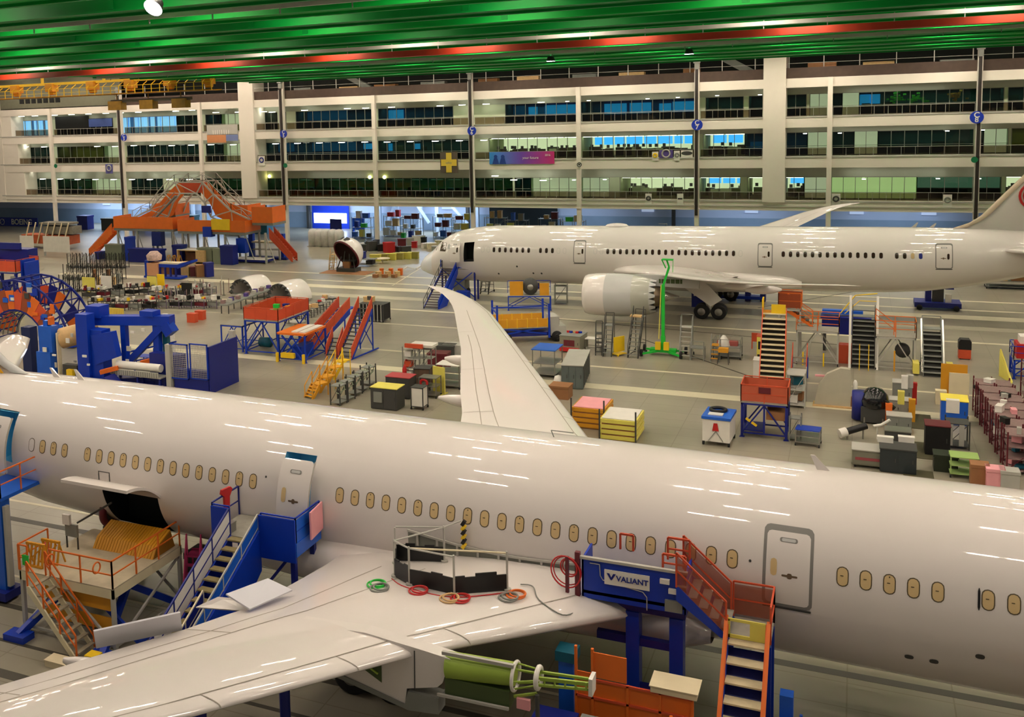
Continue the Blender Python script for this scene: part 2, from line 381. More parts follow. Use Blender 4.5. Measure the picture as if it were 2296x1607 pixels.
    if far:
        rr=[]
        for i in range(9):
            t=i/8; e=math.sqrt(max(0,1-(2*t-1)**2)); rr.append([(11.9+2.5*t,.7*e*math.cos(g),2.9+.36*e*math.sin(g)) for g in [PI*k/12 for k in range(13)]])
        MB().grid(rr).build('satellite_radome',m_air,root)
    MB().path([(17.9,-.02,2.96),(18.0,-.02,3.2),(17.2,-.02,3.2)],.02).build('antenna_mast',m_grey,root)
    # landing gear
    def wheel(mb,c,r,w): 
        mb.lathe([(-w/2,.0),(-w/2,r*.5),(-w/2,r*.86),(-w*.38,r),(w*.38,r),(w/2,r*.86),(w/2,r*.5),(w/2,0)],c,(0,1,0),n=26,mi=0)
    for sd in (-1,1):
        y=4.9*sd; gz=-4.99+0*.0
        zb=-4.99 if far else -4.99
        g=MB().tube((21.3,y*.93,-1.2),(22.6,y,zb+.72),.17).tube((19.9,y*.8,-1.2),(22.5,y,zb+1.9),.09).tube((21.75,y,zb+.68),(23.45,y,zb+.68),.13).build('main_gear_leg',m_lgrey,root)
        for sx in (21.85,23.35):
            for oy in (-.38,.38):
                h=MB(); wheel(h,(sx,y+oy,zb+.69),.68,.42); t=h.build('main_wheel',m_rub,root)
                h=MB(); sgn=1 if oy>0 else -1; h.lathe([(0,.34),(.02,.33),(.03,.2),(.05,.18),(.06,0)],(sx,y+oy+sgn*.21,zb+.69),(0,sgn,0),n=20); h.lathe([(-.02,.34),(.012,.345)],(sx,y+oy+sgn*.2,zb+.69),(0,sgn,0),n=20); h.build('wheel_hub',m_steel,t)
        if far: MB().prism([(19.6,y-.62*1,-1.55),(22.0,y-.62,-1.3),(23.7,y-.75,-3.1),(22.7,y-.75,-3.75)],(0,.06,0)).build('gear_door',m_air,root)
    zb=-4.645
    g=MB().tube((-3.0,0,-2.4),(-3.15,0,zb+.5),.12).bar((-3.6,-.5,-2.75),(-2.4,-.5,-2.75),.04,1).build('nose_gear_leg',m_lgrey,root)
    for oy in (-.24,.24):
        h=MB(); wheel(h,(-3.1,oy,zb+.51),.51,.3); h.build('nose_wheel',m_rub,root)
    return root,wpl,wpr
far_pl,fwl,fwr=make_plane(True)
near_pl,nwl,nwr=make_plane(False)
# engines of the far airliner
def engine(parent,side):
    y=9.9*side; zc=-2.2; ax=(1,0,0)
    e=MB().lathe([(.55,1.42),(.2,1.46),(.03,1.52),(0,1.6),(.06,1.72),(.35,1.83),(1.0,1.90),(2.0,1.93)],(12.3,y,zc),ax,n=48).build('engine_inlet_lip',m_air,parent)
    c=MB().lathe([(2.0,1.93),(3.2,1.93),(4.4,1.86)],(12.3,y,zc),ax,n=48)
    c.lathe([(4.4,1.86),(5.2,1.76),(5.9,1.62)],(12.3,y,zc),ax,n=48,mi=1)
    cw=c.build('engine_cowl',[m_airg,mat('cowl sleeve grey',(176,176,164),.4,var=.03,coat=.4)],parent)
    # chevrons
    ch=MB(); n=18
    for k in range(n):
        a0=2*PI*k/n; a1=2*PI*(k+1)/n; am=(a0+a1)/2
        P=lambda a,r,x:(12.3+x,y+r*math.cos(a),zc+r*math.sin(a))
        ch.add([P(a0,1.62,5.9),P(am,1.615,5.9),P(a1,1.62,5.9),P(am+.07,1.53,6.45),P(am-.07,1.53,6.45)],[(0,1,4),(1,3,4),(1,2,3)])
    ch.build('exhaust_chevrons',m_airg,cw)
    MB().lathe([(5.2,1.5),(5.9,1.36),(6.3,1.2)],(12.3,y,zc),ax,n=36).build('fan_duct',m_dgrey,cw)
    MB().lathe([(5.3,1.15),(5.9,1.05),(6.9,.8),(6.95,.75)],(12.3,y,zc),ax,n=32).build('core_nozzle',m_bronze,cw)
    MB().lathe([(6.5,.52),(7.2,.42),(8.3,.05),(8.31,0)],(12.3,y,zc),ax,n=24).build('exhaust_cone',m_shim,cw)
    MB().lathe([(.9,1.4),(.9,.45),(.5,.3),(.25,0.0)],(12.3,y,zc),ax,n=36).build('fan',m_dgrey,e)
    MB().lathe([(.2,1.43),(.9,1.4)],(12.3,y,zc),ax,n=36).build('inlet_liner',m_lgrey,e)
    p=[(15.2,-.42),(17.5,-.3),(19.6,-.25),(22.3,-.5),(22.3,-1.4),(20.5,-1.35),(18.5,-1.25),(17.2,-1.0)]
    MB().prism([(s,y-.22,z) for s,z in p],(0,.44,0)).build('engine_pylon',m_airg,parent)
    h=MB(); h.b0(18.9,20.9,y-.24 if side<0 else y+.2,y-.2 if side<0 else y+.24,-1.0,-.62); q=h.build('pylon_opening',m_dprim,parent)
    h=MB(); 
    for i in range(5): h.box(19.1+i*.4,y+side*.245,-.81,.05,.02,.38)
    h.build('pylon_rib',m_lgrey,q)
engine(far_pl,-1); engine(far_pl,1)
# ---------------------------------------------------------------- hall: floor
def floor_mat():
    m=bpy.data.materials.new('polished floor'); m.use_nodes=True; nt=m.node_tree; b=nt.nodes['Principled BSDF']; N=nt.nodes.new; L=nt.links.new
    tc=N('ShaderNodeTexCoord'); n1=N('ShaderNodeTexNoise'); n1.inputs['Scale'].default_value=.12; n1.inputs['Detail'].default_value=5
    L(tc.outputs['Object'],n1.inputs['Vector']); cr=N('ShaderNodeValToRGB'); cr.color_ramp.elements[0].color=lin((136,130,114)); cr.color_ramp.elements[1].color=lin((158,152,134)); cr.color_ramp.elements[0].position=.35; cr.color_ramp.elements[1].position=.65
    L(n1.outputs['Fac'],cr.inputs[0]); br=N('ShaderNodeTexBrick'); br.inputs['Scale'].default_value=.16; br.inputs['Mortar Size'].default_value=.004; br.offset=0
    br.inputs['Color1'].default_value=(1,1,1,1); br.inputs['Color2'].default_value=(.93,.93,.93,1); br.inputs['Mortar'].default_value=(.72,.70,.66,1)
    L(tc.outputs['Object'],br.inputs['Vector']); mx=N('ShaderNodeMix'); mx.data_type='RGBA'; mx.blend_type='MULTIPLY'; mx.inputs[0].default_value=1
    L(cr.outputs[0],mx.inputs[6]); L(br.outputs[0],mx.inputs[7]); L(mx.outputs[2],b.inputs['Base Color'])
    n2=N('ShaderNodeTexNoise'); n2.inputs['Scale'].default_value=.5; L(tc.outputs['Object'],n2.inputs['Vector']); mr=N('ShaderNodeMapRange'); mr.inputs[3].default_value=.27; mr.inputs[4].default_value=.31; L(n2.outputs['Fac'],mr.inputs[0]); L(mr.outputs[0],b.inputs['Roughness'])
    return m
m_floor=floor_mat()
struct('floor',MB().b0(-200,60,-10,168,-.3,0),m_floor)
m_str=mat('floor marking cream',(206,198,170),.4,var=.1,scale=.4); m_rail=mat('floor rail dark',(66,62,52),.5); m_str2=mat('floor band light',(178,172,150),.4,var=.1,scale=.3)
n_=1
for x0,x1,y,w,m in ((-95,60,112.2,.5,m_str),(-95,60,103.6,1.9,m_str),(-60,60,98.6,1.7,m_str2),(-90,60,92.8,.45,m_str),(-40,60,75.9,.35,m_str),(-90,60,70.3,1.3,m_str),(-60,60,107.3,.5,m_str),(-90,-20,86,.4,m_str2),
   (-70,60,25.4,.45,m_rail),(-70,60,27.2,.18,m_rail),(-70,60,22.6,.16,m_rail),(-70,60,29.4,.3,m_rail),(-70,60,36.5,.4,m_rail),(-70,60,40.6,.2,m_rail),(-70,60,31.6,.15,m_str),(-70,60,38.4,.2,m_str),(-70,60,20.2,.5,m_str2),(-70,60,17,.3,m_rail)):
    struct('trim_%d'%n_,MB().b0(x0,x1,y-w/2,y+w/2,0,.006),m); n_+=1
for p,q in (((1140,705),(1960,780)),((1440,760),(1700,850)),((1950,648),(1700,690)),((880,600),(800,628)),((1010,560),(880,640))):
    a=G(*p);b=G(*q); a.z=b.z=.006; struct('trim_%d'%n_,MB().bar(a,b,.14,.012),m_rail if p[1]>640 else m_str); n_+=1
# ---------------------------------------------------------------- office facade at the far side
FY0=140.0; GY=143.0
LV=[(7.2,11.35,10.0),(12.8,16.4,15.75),(17.8,21.4,20.6)]   # deck, ceiling, window head
PYS=[415,330,250]
X0f,X1f=-141,24
wt=MB()
for z0,z1 in ((5.9,7.2),(11.35,12.8),(16.4,17.8),(21.4,22.55)): wt.b0(X0f,X1f,FY0-.25,FY0+.3,z0,z1)
struct('wall_facade',wt,m_col)
struct('trim_%d'%n_,MB().b0(X0f,X1f,FY0-.32,FY0-.25,7.0,7.2).b0(X0f,X1f,FY0-.32,FY0-.25,12.62,12.8).b0(X0f,X1f,FY0-.32,FY0-.25,17.62,17.8).b0(X0f,X1f,FY0-.34,FY0-.25,6.42,6.5),m_lgrey); n_+=1
sl=MB()
for z0,z1 in ((5.9,7.15),(11.35,12.75),(16.4,17.75),(21.4,22.5)): sl.b0(X0f,X1f,FY0+.3,151,z0 if z0>6 else 6.7,z1)
struct('ceiling_balcony',sl,mat('balcony ceiling',(196,196,180),.7,var=.03))
struct('wall_left',MB().b0(X0f-25,-140.2,FY0-.3,151,5.9,31)     ,m_col); struct('wall_upper',MB().b0(-140.2,-112.9,FY0-.2,FY0+.2,22.7,31),mat('upper wall olive shade tone',(104,104,86),.8))  # shade on the upper wall is painted in as olive grey
struct('wall_back',MB().b0(X0f,X1f+30,151,151.3,5.9,31),mat('dark upper wall',(30,34,32),.8))
# columns
colX=[-128.5,-112.9,-96.8,-81.2,-65.5,-50.1,-34.6,-19.0,-3.2,12.7]
for i,x in enumerate(colX):
    c=MB().b0(x-.28,x+.28,FY0-.75,FY0-.2,0,22.55 if i%2==0 else 25.2)
    c.b0(x-.34,x+.34,FY0-.8,FY0-.18,5.9,6.1)
    st=struct('trim_%d'%n_,c,m_col); n_+=1
    if i in (1,3,5,7,9):
        pz=6.0; xx=x-.1 if i<5 else x
        pp=MB().b0(xx-.2,xx+.16,FY0-.95,FY0-.76,5.2,24.2); h=pp.build('cable_tray',mat('cable tray dark',(40,32,28),.6),st)
        h=MB().b0(xx-.3,xx-.2,FY0-.98,FY0-.76,6.6,24.0).build('conduit',m_lgrey,st)
        h=MB().b0(xx-.28,xx+.28,FY0-1.0,FY0-.76,24.2,25.6).b0(xx-.42,xx+.42,FY0-1.1,FY0-.76,25.0,25.3).build('bracket',m_grey,st)
for x0,x1 in ((-89.3,-86.55),(-10.95,-8.3)):
    struct('wall_pier',MB().b0(x0,x1,FY0-.5,FY0+3,7.0,27),m_col)
# left end infill strips of the facade
struct('wall_end',MB().b0(-140.2,-137.9,FY0-.2,FY0+2.9,16.4,21.6).b0(-140.2,-136.6,FY0-.2,FY0+2.9,12,16.8).b0(-140.2,-135.5,FY0-.2,FY0+2.9,7,12),m_col)
# roundels on the columns
for (px,py),t,r in (((278,308),'C 3',.62),((636,300),'C 5',.62),((1058,293),'C 6',.66),((1563,280),'C 7',.7),((2190,263),'C 8',.72)):
    p=Yp(px,py,FY0-1.05); nm={278:'second',636:'third',1058:'fourth',1563:'fifth',2190:'last'}[px]
    t_=thing('column_sign','round blue bay sign reading %s on the %s dark striped column'%(t.replace(' ',''),nm) if px>1500 else 'round blue bay sign on the %s dark striped column from the left'%({278:'first',636:'second',1058:'third'}[px]),'sign',p,0,'round blue bay signs')
    MB().tube((0,0,0),(0,-.06,0),r,n=28).build('sign_disc',m_dblue if False else mat('sign blue',(20,50,170),.4),t_)
    a,b=t.split(); text_mesh(a,.72*r/.6,m_white,t_,(0,-.07,.26),(PI/2,0,0),.008,'letter',True); text_mesh(b,.66*r/.6,m_white,t_,(0,-.07,-.3),(PI/2,0,0),.008,'numeral',True)
for (px,py),w in (((125,372),'first plain column'),((640,371),'dark striped column left of the yellow cross'),((2185,358),'rightmost dark striped column')):
    p=Yp(px,py,FY0-1.0); o=MB().tube((0,0,0),(0,-.05,0),.36,n=20).build('column_marker',mat('marker green',(0,110,70),.5)); o.location=p; tag(o,'small green disc on the %s'%w,'sign','green column discs')
p=Yp(1299,369,FY0-.82); o=MB().tube((0,0,0),(0,-.05,0),.34,n=20).torus((0,-.06,0),(0,1,0),.28,.05,mi=1).prism([(-.16,-.06,.12),(.16,-.06,.12),(0,-.06,-.16)],(0,-.02,0),mi=1).build('column_emblem',[m_white,m_black]); o.location=p; tag(o,'small white round emblem with a black ring on a plain column','sign')
# rooms behind the balconies
m_mull=mat('window mullion',(150,150,140),.5,var=0)
def glass(name,rgb,a):
    m=bpy.data.materials.new(name); m.use_nodes=True; nt=m.node_tree; nt.nodes.remove(nt.nodes['Principled BSDF']); o=nt.nodes['Material Output']
    t=nt.nodes.new('ShaderNodeBsdfTransparent'); t.inputs[0].default_value=lin(rgb); g=nt.nodes.new('ShaderNodeBsdfGlossy'); g.inputs['Roughness'].default_value=.03; x=nt.nodes.new('ShaderNodeMixShader'); x.inputs[0].default_value=a
    nt.links.new(t.outputs[0],x.inputs[1]); nt.links.new(g.outputs[0],x.inputs[2]); nt.links.new(x.outputs[0],o.inputs[0]); return m
g_clear=glass('clear glazing',(236,240,232),.03); g_tint=glass('tinted glazing',(140,170,160),.03); g_rail=glass('balustrade panel',(196,184,170),.03)
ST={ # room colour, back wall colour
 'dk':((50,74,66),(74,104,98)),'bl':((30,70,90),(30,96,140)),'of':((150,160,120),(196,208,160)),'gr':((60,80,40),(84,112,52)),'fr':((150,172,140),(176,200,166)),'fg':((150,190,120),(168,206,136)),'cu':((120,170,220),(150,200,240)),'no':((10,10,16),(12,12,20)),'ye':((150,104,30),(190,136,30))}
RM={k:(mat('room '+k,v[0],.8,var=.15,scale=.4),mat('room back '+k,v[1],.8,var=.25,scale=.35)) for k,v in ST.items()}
m_skyw=lowlamp(mat('daylight window blue',(60,170,255),.5,emit=1.7)); m_skyd=lowlamp(mat('dusk window blue',(16,96,150),.5,emit=.75))
m_tube=lowlamp(mat('office ceiling light',(255,255,240),.5,emit=7)); m_spot=lowlamp(mat('downlight lens',(255,255,235),.5,emit=9)); m_warm=lowlamp(mat('globe lamp',(245,245,150),.5,emit=5))
m_glow=lowlamp(mat('lit office wall',(216,228,190),.6,emit=1.15)); m_glow2=lowlamp(mat('lit frosted glass',(196,206,176),.6,emit=.7)); m_glow3=lowlamp(mat('lit green glass',(186,214,150),.6,emit=.75)); m_curt=lowlamp(mat('lit curtain blue',(140,204,255),.6,emit=1.2)); m_curd=lowlamp(mat('curtain fold blue',(60,120,190),.6,emit=.5))  # emission painted into walls, glass and curtains in place of room light
STRIPS={2:[(12,40,'ws'),(40,112,'cu'),(125,200,'no'),(200,252,'vi'),(252,266,'ws'),(268,395,'cu'),(395,450,'dk'),(460,495,'bl'),(495,542,'fr'),(577,593,'ws'),(593,622,'dk'),(625,641,'dk'),(650,663,'ws'),(663,838,'bl'),(848,1016,'bl'),(1016,1133,'ws'),(1133,1295,'bl'),(1302,1560,'bl'),(1567,1582,'ws'),(1582,1667,'dk'),(1667,1679,'ws'),(1679,1710,'dk'),(1760,1808,'dk'),(1808,1815,'ws'),(1815,1858,'fr'),(1866,1888,'dk'),(1888,1926,'fr'),(1926,2250,'pl'),(2250,2259,'ws'),(2259,2330,'dk')],
 1:[(15,38,'ws'),(38,118,'dk'),(128,232,'ye'),(232,268,'fr'),(285,452,'dk'),(462,500,'dk'),(500,548,'fr'),(581,597,'ws'),(597,838,'bl'),(848,1055,'dk'),(1065,1096,'ws'),(1096,1295,'of'),(1302,1553,'of'),(1553,1577,'ws'),(1577,1670,'of'),(1670,1712,'bl'),(1758,1810,'bl'),(1810,1857,'fr'),(1866,1915,'dk'),(1915,1968,'fr'),(1968,2182,'dk'),(2192,2205,'dk'),(2205,2260,'fr'),(2260,2267,'ws'),(2267,2330,'ye')],
 0:[(20,47,'ws'),(47,118,'dk'),(130,205,'gr'),(205,272,'fr'),(295,366,'dk'),(366,402,'ws'),(402,452,'gr'),(460,550,'gr'),(583,600,'ws'),(600,706,'gr'),(706,838,'gr'),(848,1058,'gr'),(1066,1150,'gr'),(1150,1154,'ws'),(1154,1190,'dk'),(1190,1297,'fr'),(1302,1366,'fr'),(1366,1390,'ws'),(1390,1560,'of'),(1567,1660,'of'),(1660,1676,'ws'),(1676,1712,'of'),(1758,1803,'of'),(1803,1857,'fr'),(1864,2056,'fg'),(2056,2245,'fh'),(2245,2255,'ws'),(2255,2330,'of')]}
nw=1; m_wsw=mat('balcony wall pale green',(206,214,186),.7,var=.03); m_vio=mat('violet banner',(82,104,180),.6)
sof=MB(); solid=MB()
for L in (0,1,2):
    z0,zc_,zh=LV[L]; py=PYS[L]; sof.b0(X0f,X1f,GY-.05,GY+.15,zh,zc_)
    xs=[(Yp(a,py,GY).x,Yp(b,py,GY).x,s) for a,b,s in STRIPS[L]]
    last=X0f
    for a,b,s in xs:
        if a-last>.12: solid.b0(last,a,GY,GY+.15,z0,zh)
        last=b
        if s=='ws': solid.b0(a,b,GY,GY+.15,z0,zh); continue
        if s=='no': 
            o=MB().b0(a,b,GY-.3,GY-.22,z0+1.1,zh+.5).build('banner',m_black); tag(o,'black banner hung on the top balcony at far left','banner')
        if s in('dk','bl','gr','pl','ye','no'):
            l=bpy.data.lights.new('room_fill_light','AREA'); l.shape='RECTANGLE'; l.size=max(.3,b-a-.4); l.size_y=1; l.energy={'gr':16,'ye':26,'no':2}.get(s,16)*(b-a); l.color=(.86,1,.92); o=bpy.data.objects.new('room_fill_light',l); COL.objects.link(o); o.location=((a+b)/2,145,zh-.1)  # fill light added to lift the dark rooms
        if s=='vi':
            o=MB().b0(a,b,GY-.3,GY-.22,z0+1.3,zh-.1).build('banner',m_vio); tag(o,'violet blue banner next to the black one on the top balcony','banner')
        key={'pl':'dk','vi':'no','fh':'fr'}.get(s,s); rm,bk=RM[key]
        h=MB(); n=max(1,round((b-a)/1.45)); w=(b-a)/n
        for k in range(n+1): h.b0(a+w*k-.035,a+w*k+.035,GY-.03,GY+.1,z0,zh)
        h.b0(a,b,GY-.03,GY+.1,z0,z0+.08).b0(a,b,GY-.03,GY+.1,zh-.07,zh)
        if s in('fr','dk','bl','pl'): h.b0(a,b,GY-.02,GY+.08,z0+1.15,z0+1.2)
        fr=struct('window_%d'%nw,h,m_mull); nw+=1
        MB().b0(a,b,GY+.02,GY+.05,z0,zh).build('glazing',g_clear if s in('of','cu','fg','fr') else g_tint,fr)
        yb=150 if s=='of' else 147 if s in('dk','bl','pl','gr','ye','no','vi') else 144.2
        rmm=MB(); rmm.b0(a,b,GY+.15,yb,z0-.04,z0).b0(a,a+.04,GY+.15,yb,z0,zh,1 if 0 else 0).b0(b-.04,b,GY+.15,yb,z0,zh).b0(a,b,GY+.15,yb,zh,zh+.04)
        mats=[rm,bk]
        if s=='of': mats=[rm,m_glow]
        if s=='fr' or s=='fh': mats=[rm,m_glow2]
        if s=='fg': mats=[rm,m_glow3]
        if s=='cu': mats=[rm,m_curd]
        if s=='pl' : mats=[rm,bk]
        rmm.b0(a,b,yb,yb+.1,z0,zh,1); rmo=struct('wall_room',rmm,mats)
        if s=='fh': MB().b0(a,b,144.0,144.1,z0,z0+1.35).build('low_partition',m_dgrey,rmo)
        if s=='bl' and False:
            rr=random.Random(nw); h=MB(); 
            x=a+.3
            while x<b-.8:
                ww=rr.uniform(.8,2.6)
                if rr.random()<.6: h.b0(x,min(b-.1,x+ww),yb-.08,yb-.02,z0+1.35,zh-rr.uniform(.2,.6),0 if (rr.random()<.5 and STRIPS[L][0][0]<50 and a>-64) else 1)
                x+=ww+rr.uniform(.05,.6)
            h.build('far_window',[m_skyw,m_skyd],rmo)
            h=MB().b0(a+.2,b-.2,yb-1.6,yb-1.5,z0,z0+1.2); h.build('cubicle_panel',mat('cubicle grey',(110,108,92),.8,var=.2,scale=1),rmo)
        if s=='cu':
            rr=random.Random(nw); h=MB(); x=a
            while x<b-.1:
                ww=rr.uniform(.25,.8); y_=143.6+rr.uniform(0,.25); h.b0(x,min(b,x+ww),y_,y_+.05,z0,zh-.1,0 if rr.random()<.75 else 1); x+=ww+(0 if rr.random()<.9 else .3)
            h.build('curtain',[m_curt,m_curd],rmo)
        if s=='of':
            rr=random.Random(nw); h=MB(); nl=max(1,int((b-a)/1.9)); pitch=(b-a)/nl
            for k in range(nl): h.b0(a+pitch*k+.15,a+pitch*(k+1)-.15,143.9,144.25,zh-.16,zh-.1)
            h.build('ceiling_light_row',m_tube,rmo)
            if L==1 and a>-40 or L==0 and rr.random()<.4:
                h=MB(); x=a+.4
                while x<b-1: ww=rr.uniform(1,2.4); h.b0(x,min(b-.2,x+ww),yb-.08,yb-.02,z0+1.5,zh-.35,0); x+=ww+.25
                h.build('far_window',m_skyw,rmo)
            h=MB(); x=a+.3
            while x<b-.6:
                ww=rr.uniform(.7,1.8); y_=rr.uniform(144.8,148.5); h.b0(x,min(b-.1,x+ww),y_,y_+.8,z0,z0+rr.uniform(.9,1.35),rr.choice((0,1,2,1))); 
                if rr.random()<.6: h.b0(x+.2,x+.6,y_,y_+.1,z0+1.2,z0+1.65,3)
                x+=ww*.7
            h.build('desk_row',[mat('desk olive',(88,96,60),.7),mat('desk brown',(70,60,44),.7),mat('desk pale',(176,182,150),.7),m_dgrey],rmo)
        if s in('dk','pl') and b-a>3:
            rr=random.Random(nw*3); h=MB(); x=a+.3
            while x<b-.8:
                ww=rr.uniform(.6,1.6); h.b0(x,min(b-.1,x+ww),145.5,146,z0,z0+rr.uniform(.8,2.2),rr.choice((0,1,2))); x+=ww+rr.uniform(.2,1.6)
            h.build('furniture',[mat('cabinet dark green',(60,72,50),.7),mat('cabinet tan',(120,104,70),.7),mat('cabinet grey',(92,100,92),.7)],rmo)
        if s=='pl':
            rr=random.Random(5); 
            h=MB(); h.b0(a+.1,a+2.4,yb-.1,yb-.03,z0+1.3,zh-.3); h.build('far_window',m_skyw,rmo)
            for k,xx in enumerate((4.2,6.6,10.8)):
                h=MB()
                for j in range(26): h.box(a+xx+rr.gauss(0,.42),145+rr.gauss(0,.2),z0+1.85+rr.gauss(0,.34),.26,.26,.2,rr.random()*3)
                h.build('plant_foliage',lowlamp(mat('lit foliage',(110,190,60),.6,emit=.4)) if k<2 else lowlamp(mat('lit orange leaves',(210,130,50),.6,emit=.3)),rmo)  # glow painted into the leaves in place of room light
        if s=='gr':
            h=MB(); rr=random.Random(nw)
            for k in range(int((b-a)/3.2)): xx=a+1.2+k*3.2+rr.random(); h.b0(xx,xx+1.9,144.4,144.6,zh-.45,zh-.38)
            h.build('pendant_light',lowlamp(mat('dim pendant',(190,200,160),.5,emit=.6)),rmo)
            h=MB(); 
            for k in range(int((b-a)/1.3)): xx=a+.4+k*1.3; h.b0(xx,xx+rr.uniform(.5,1),144.6,145.2,z0,z0+rr.uniform(.7,1.3),k%3)
            h.build('table_row',[mat('cabinet dark green',(60,72,50),.7),m_dgrey,mat('bluish table',(120,150,170),.5)],rmo)
h=MB()
for a,b,c,d in ((870,905,247,268),(1128,1133,240,256),(1185,1205,240,258),(1222,1293,236,255),(1355,1405,233,256),(1412,1460,231,254),(1478,1505,232,250),(1508,1560,228,250),(1927,1950,213,236),(815,836,322,334),(850,880,322,338),(928,942,322,334)):
    p=Yp(a,c,146.7); q=Yp(b,d,146.7); h.b0(p.x,q.x,146.7,146.8,q.z,p.z)
h.build('far_window',m_skyw)['kind']='structure'
h=MB()
for a,b,c,d in ((663,700,252,270),(702,780,250,268),(1140,1180,238,258),(1205,1222,240,256),(600,660,322,340),(700,800,320,338),(1682,1710,318,336)):
    p=Yp(a,c,146.75); q=Yp(b,d,146.75); h.b0(p.x,q.x,146.75,146.85,q.z,p.z)
h.build('far_window',m_skyd)['kind']='structure'
struct('wall_soffit',sof,mat('soffit grey',(178,182,168),.7,var=.03)); struct('wall_balcony',solid,m_wsw)
for (px,py) in ((604,395),(829,397),(862,397)):
    p=Yp(px,py,142.7); o=MB().lathe([(-.3,0.01),(-.21,.21),(0,.3),(.21,.21),(.3,.01)],(0,0,0),(0,0,1),n=14).build('globe_lamp',m_warm); o.location=p; o['kind']='structure'
# recessed balcony downlights
dl=[]
for L,row in ((2,[(35,258),(48,258),(78,255),(122,254),(160,253),(198,252),(237,251),(270,251),(310,250),(394,249),(430,240),(484,252),(534,251),(591,250),(610,251),(683,247),(779,243),(820,242),(878,240),(987,237),(1036,235),(1090,233),(1213,229),(1272,227),(1320,225),(1452,221),(1520,218),(1608,214),(1704,212)]),
              (1,[(58,329),(99,329),(218,328),(258,328),(300,326),(342,326),(385,326),(429,325),(473,324),(523,324),(618,322),(667,321),(716,320),(766,319),(818,318),(868,318),(920,317),(976,316),(1030,315),(1085,314),(1805,299),(1883,298),(2124,293),(2203,291)]),
              (0,[(58,401),(96,401),(135,401),(174,402),(214,402),(255,402),(296,402),(336,402),(380,402),(425,402),(1110,394),(1152,403),(1218,404),(1287,403),(1356,402),(1937,401),(2103,400),(2195,400)])):
    for a,b in row: dl.append((L,a,b))
dproto=None
for L,a,b in dl:
    zz=LV[L][1]-.03 if L else 10.6
    d=ray(a,b); k=(zz-HC)/d[2]; yy=d[1]*k
    if L==0 or not (140.5<yy<142.7): p=Yp(a,b,141.6); p.z=min(p.z,LV[L][1]-.03)
    else: p=Vector((d[0]*k,yy,zz))
    if dproto is None:
        dproto=MB().b0(-.42,.42,-.3,.3,-.06,.02).build('balcony_downlight',m_spot); o=dproto
        tag(o,'small square downlight glowing under an office balcony ceiling','light','balcony downlights')
    else: o=dproto.copy(); COL.objects.link(o)
    o.location=p
    if a>1250: o.scale=(.5,.6,.9)
# balcony balustrades, split by column bay
bays=[-137.5]+[x for x in colX]+[24]
ordn=['first','second','third','fourth','fifth','sixth','seventh','eighth','ninth','tenth','eleventh']
rails=MB()
for L in (0,1,2):
    z0=LV[L][0]
    for i in range(len(bays)-1):
        a,b=bays[i]+.35,bays[i+1]-.35
        if i==3: b2=[(a,-89.4),(-86.4,b)]
        elif i==8: b2=[(a,-11.05),(-8.2,b)]
        else: b2=[(a,b)]
        for a,b in b2:
            if b-a<.5: continue
            n=max(1,round((b-a)/1.5)); h=MB().b0(a,b,FY0+.05,FY0+.1,z0+1.02,z0+1.09)
            for k in range(n+1): x=a+(b-a)*k/n; h.b0(x-.02,x+.02,FY0+.04,FY0+.11,z0,z0+1.05)
            o=struct('trim_%d'%n_,h,m_mull); n_+=1
            MB().b0(a,b,FY0+.06,FY0+.08,z0+.05,z0+1.0).build('infill_panel',g_rail,o)
# top deck parapet
h=MB().b0(-112.5,X1f,FY0-.1,FY0+.05,22.55,23.85); struct('wall_parapet',h,mat('parapet brown panel',(70,54,44),.7,var=.3,scale=1.2))
h=MB()
for k in range(34): x=-112+4*k; h.b0(x-.05,x+.05,FY0+.1,FY0+.2,22.55,25.6)
h.b0(-112,X1f,FY0+.1,FY0+.15,24.4,24.44); struct('trim_%d'%n_,h,m_lgrey); n_+=1
rr=random.Random(3); names=[]
for k in range(13):
    x=-78+k*7.3+rr.uniform(-1,1); s=rr.uniform(1,1.9)
    if abs(x+9.6)<3.4: continue
    o=MB().b0(-s,s,0,1.2,0,rr.uniform(1.5,1.9)).build('storage_crate',[m_brown,m_wood][k%2] if k%3 else m_grey); o.location=(x,141.2,22.55); tag(o,'crate stored on the top deck behind the brown parapet','crate','crates on the top deck')
p=MB(); 
struct('wall_brace',MB().bar((-21,144,28.5),(-11,144,22.6),.9,.9).bar((-76,144,28),(-66,144,22.6),.8,.8),m_grey)
# posters and banners on the facade
def panel(name,lab,cat,px0,py0,px1,py1,m,Y=FY0-.35,group=None,thick=.05):
    a=Yp(px0,py0,Y); b=Yp(px1,py1,Y); t=thing(name,lab,cat,((a.x+b.x)/2,Y,min(a.z,b.z)),0,group); w=abs(b.x-a.x); hgt=abs(a.z-b.z)
    MB().b0(-w/2,w/2,0,thick,0,hgt).build('panel',m,t); return t,w,hgt
def grad(name,c0,c1,c2=None,sx=1.0):
    m=bpy.data.materials.new(name); m.use_nodes=True; nt=m.node_tree; b=nt.nodes['Principled BSDF']; tc=nt.nodes.new('ShaderNodeTexCoord'); s=nt.nodes.new('ShaderNodeSeparateXYZ'); cr=nt.nodes.new('ShaderNodeValToRGB')
    nt.links.new(tc.outputs['Generated'],s.inputs[0]); nt.links.new(s.outputs[0],cr.inputs[0]); nt.links.new(cr.outputs[0],b.inputs['Base Color']); cr.color_ramp.elements[0].color=lin(c0); cr.color_ramp.elements[1].color=lin(c1)
    if c2: e=cr.color_ramp.elements.new(.5); e.color=lin(c2)
    return m
t,w,h_=panel('banner','long banner fading from light blue to pink, hung from the middle balcony','banner',1097,341,1243,367,grad('banner blue to pink',(50,140,215),(190,40,110),(110,70,175)))
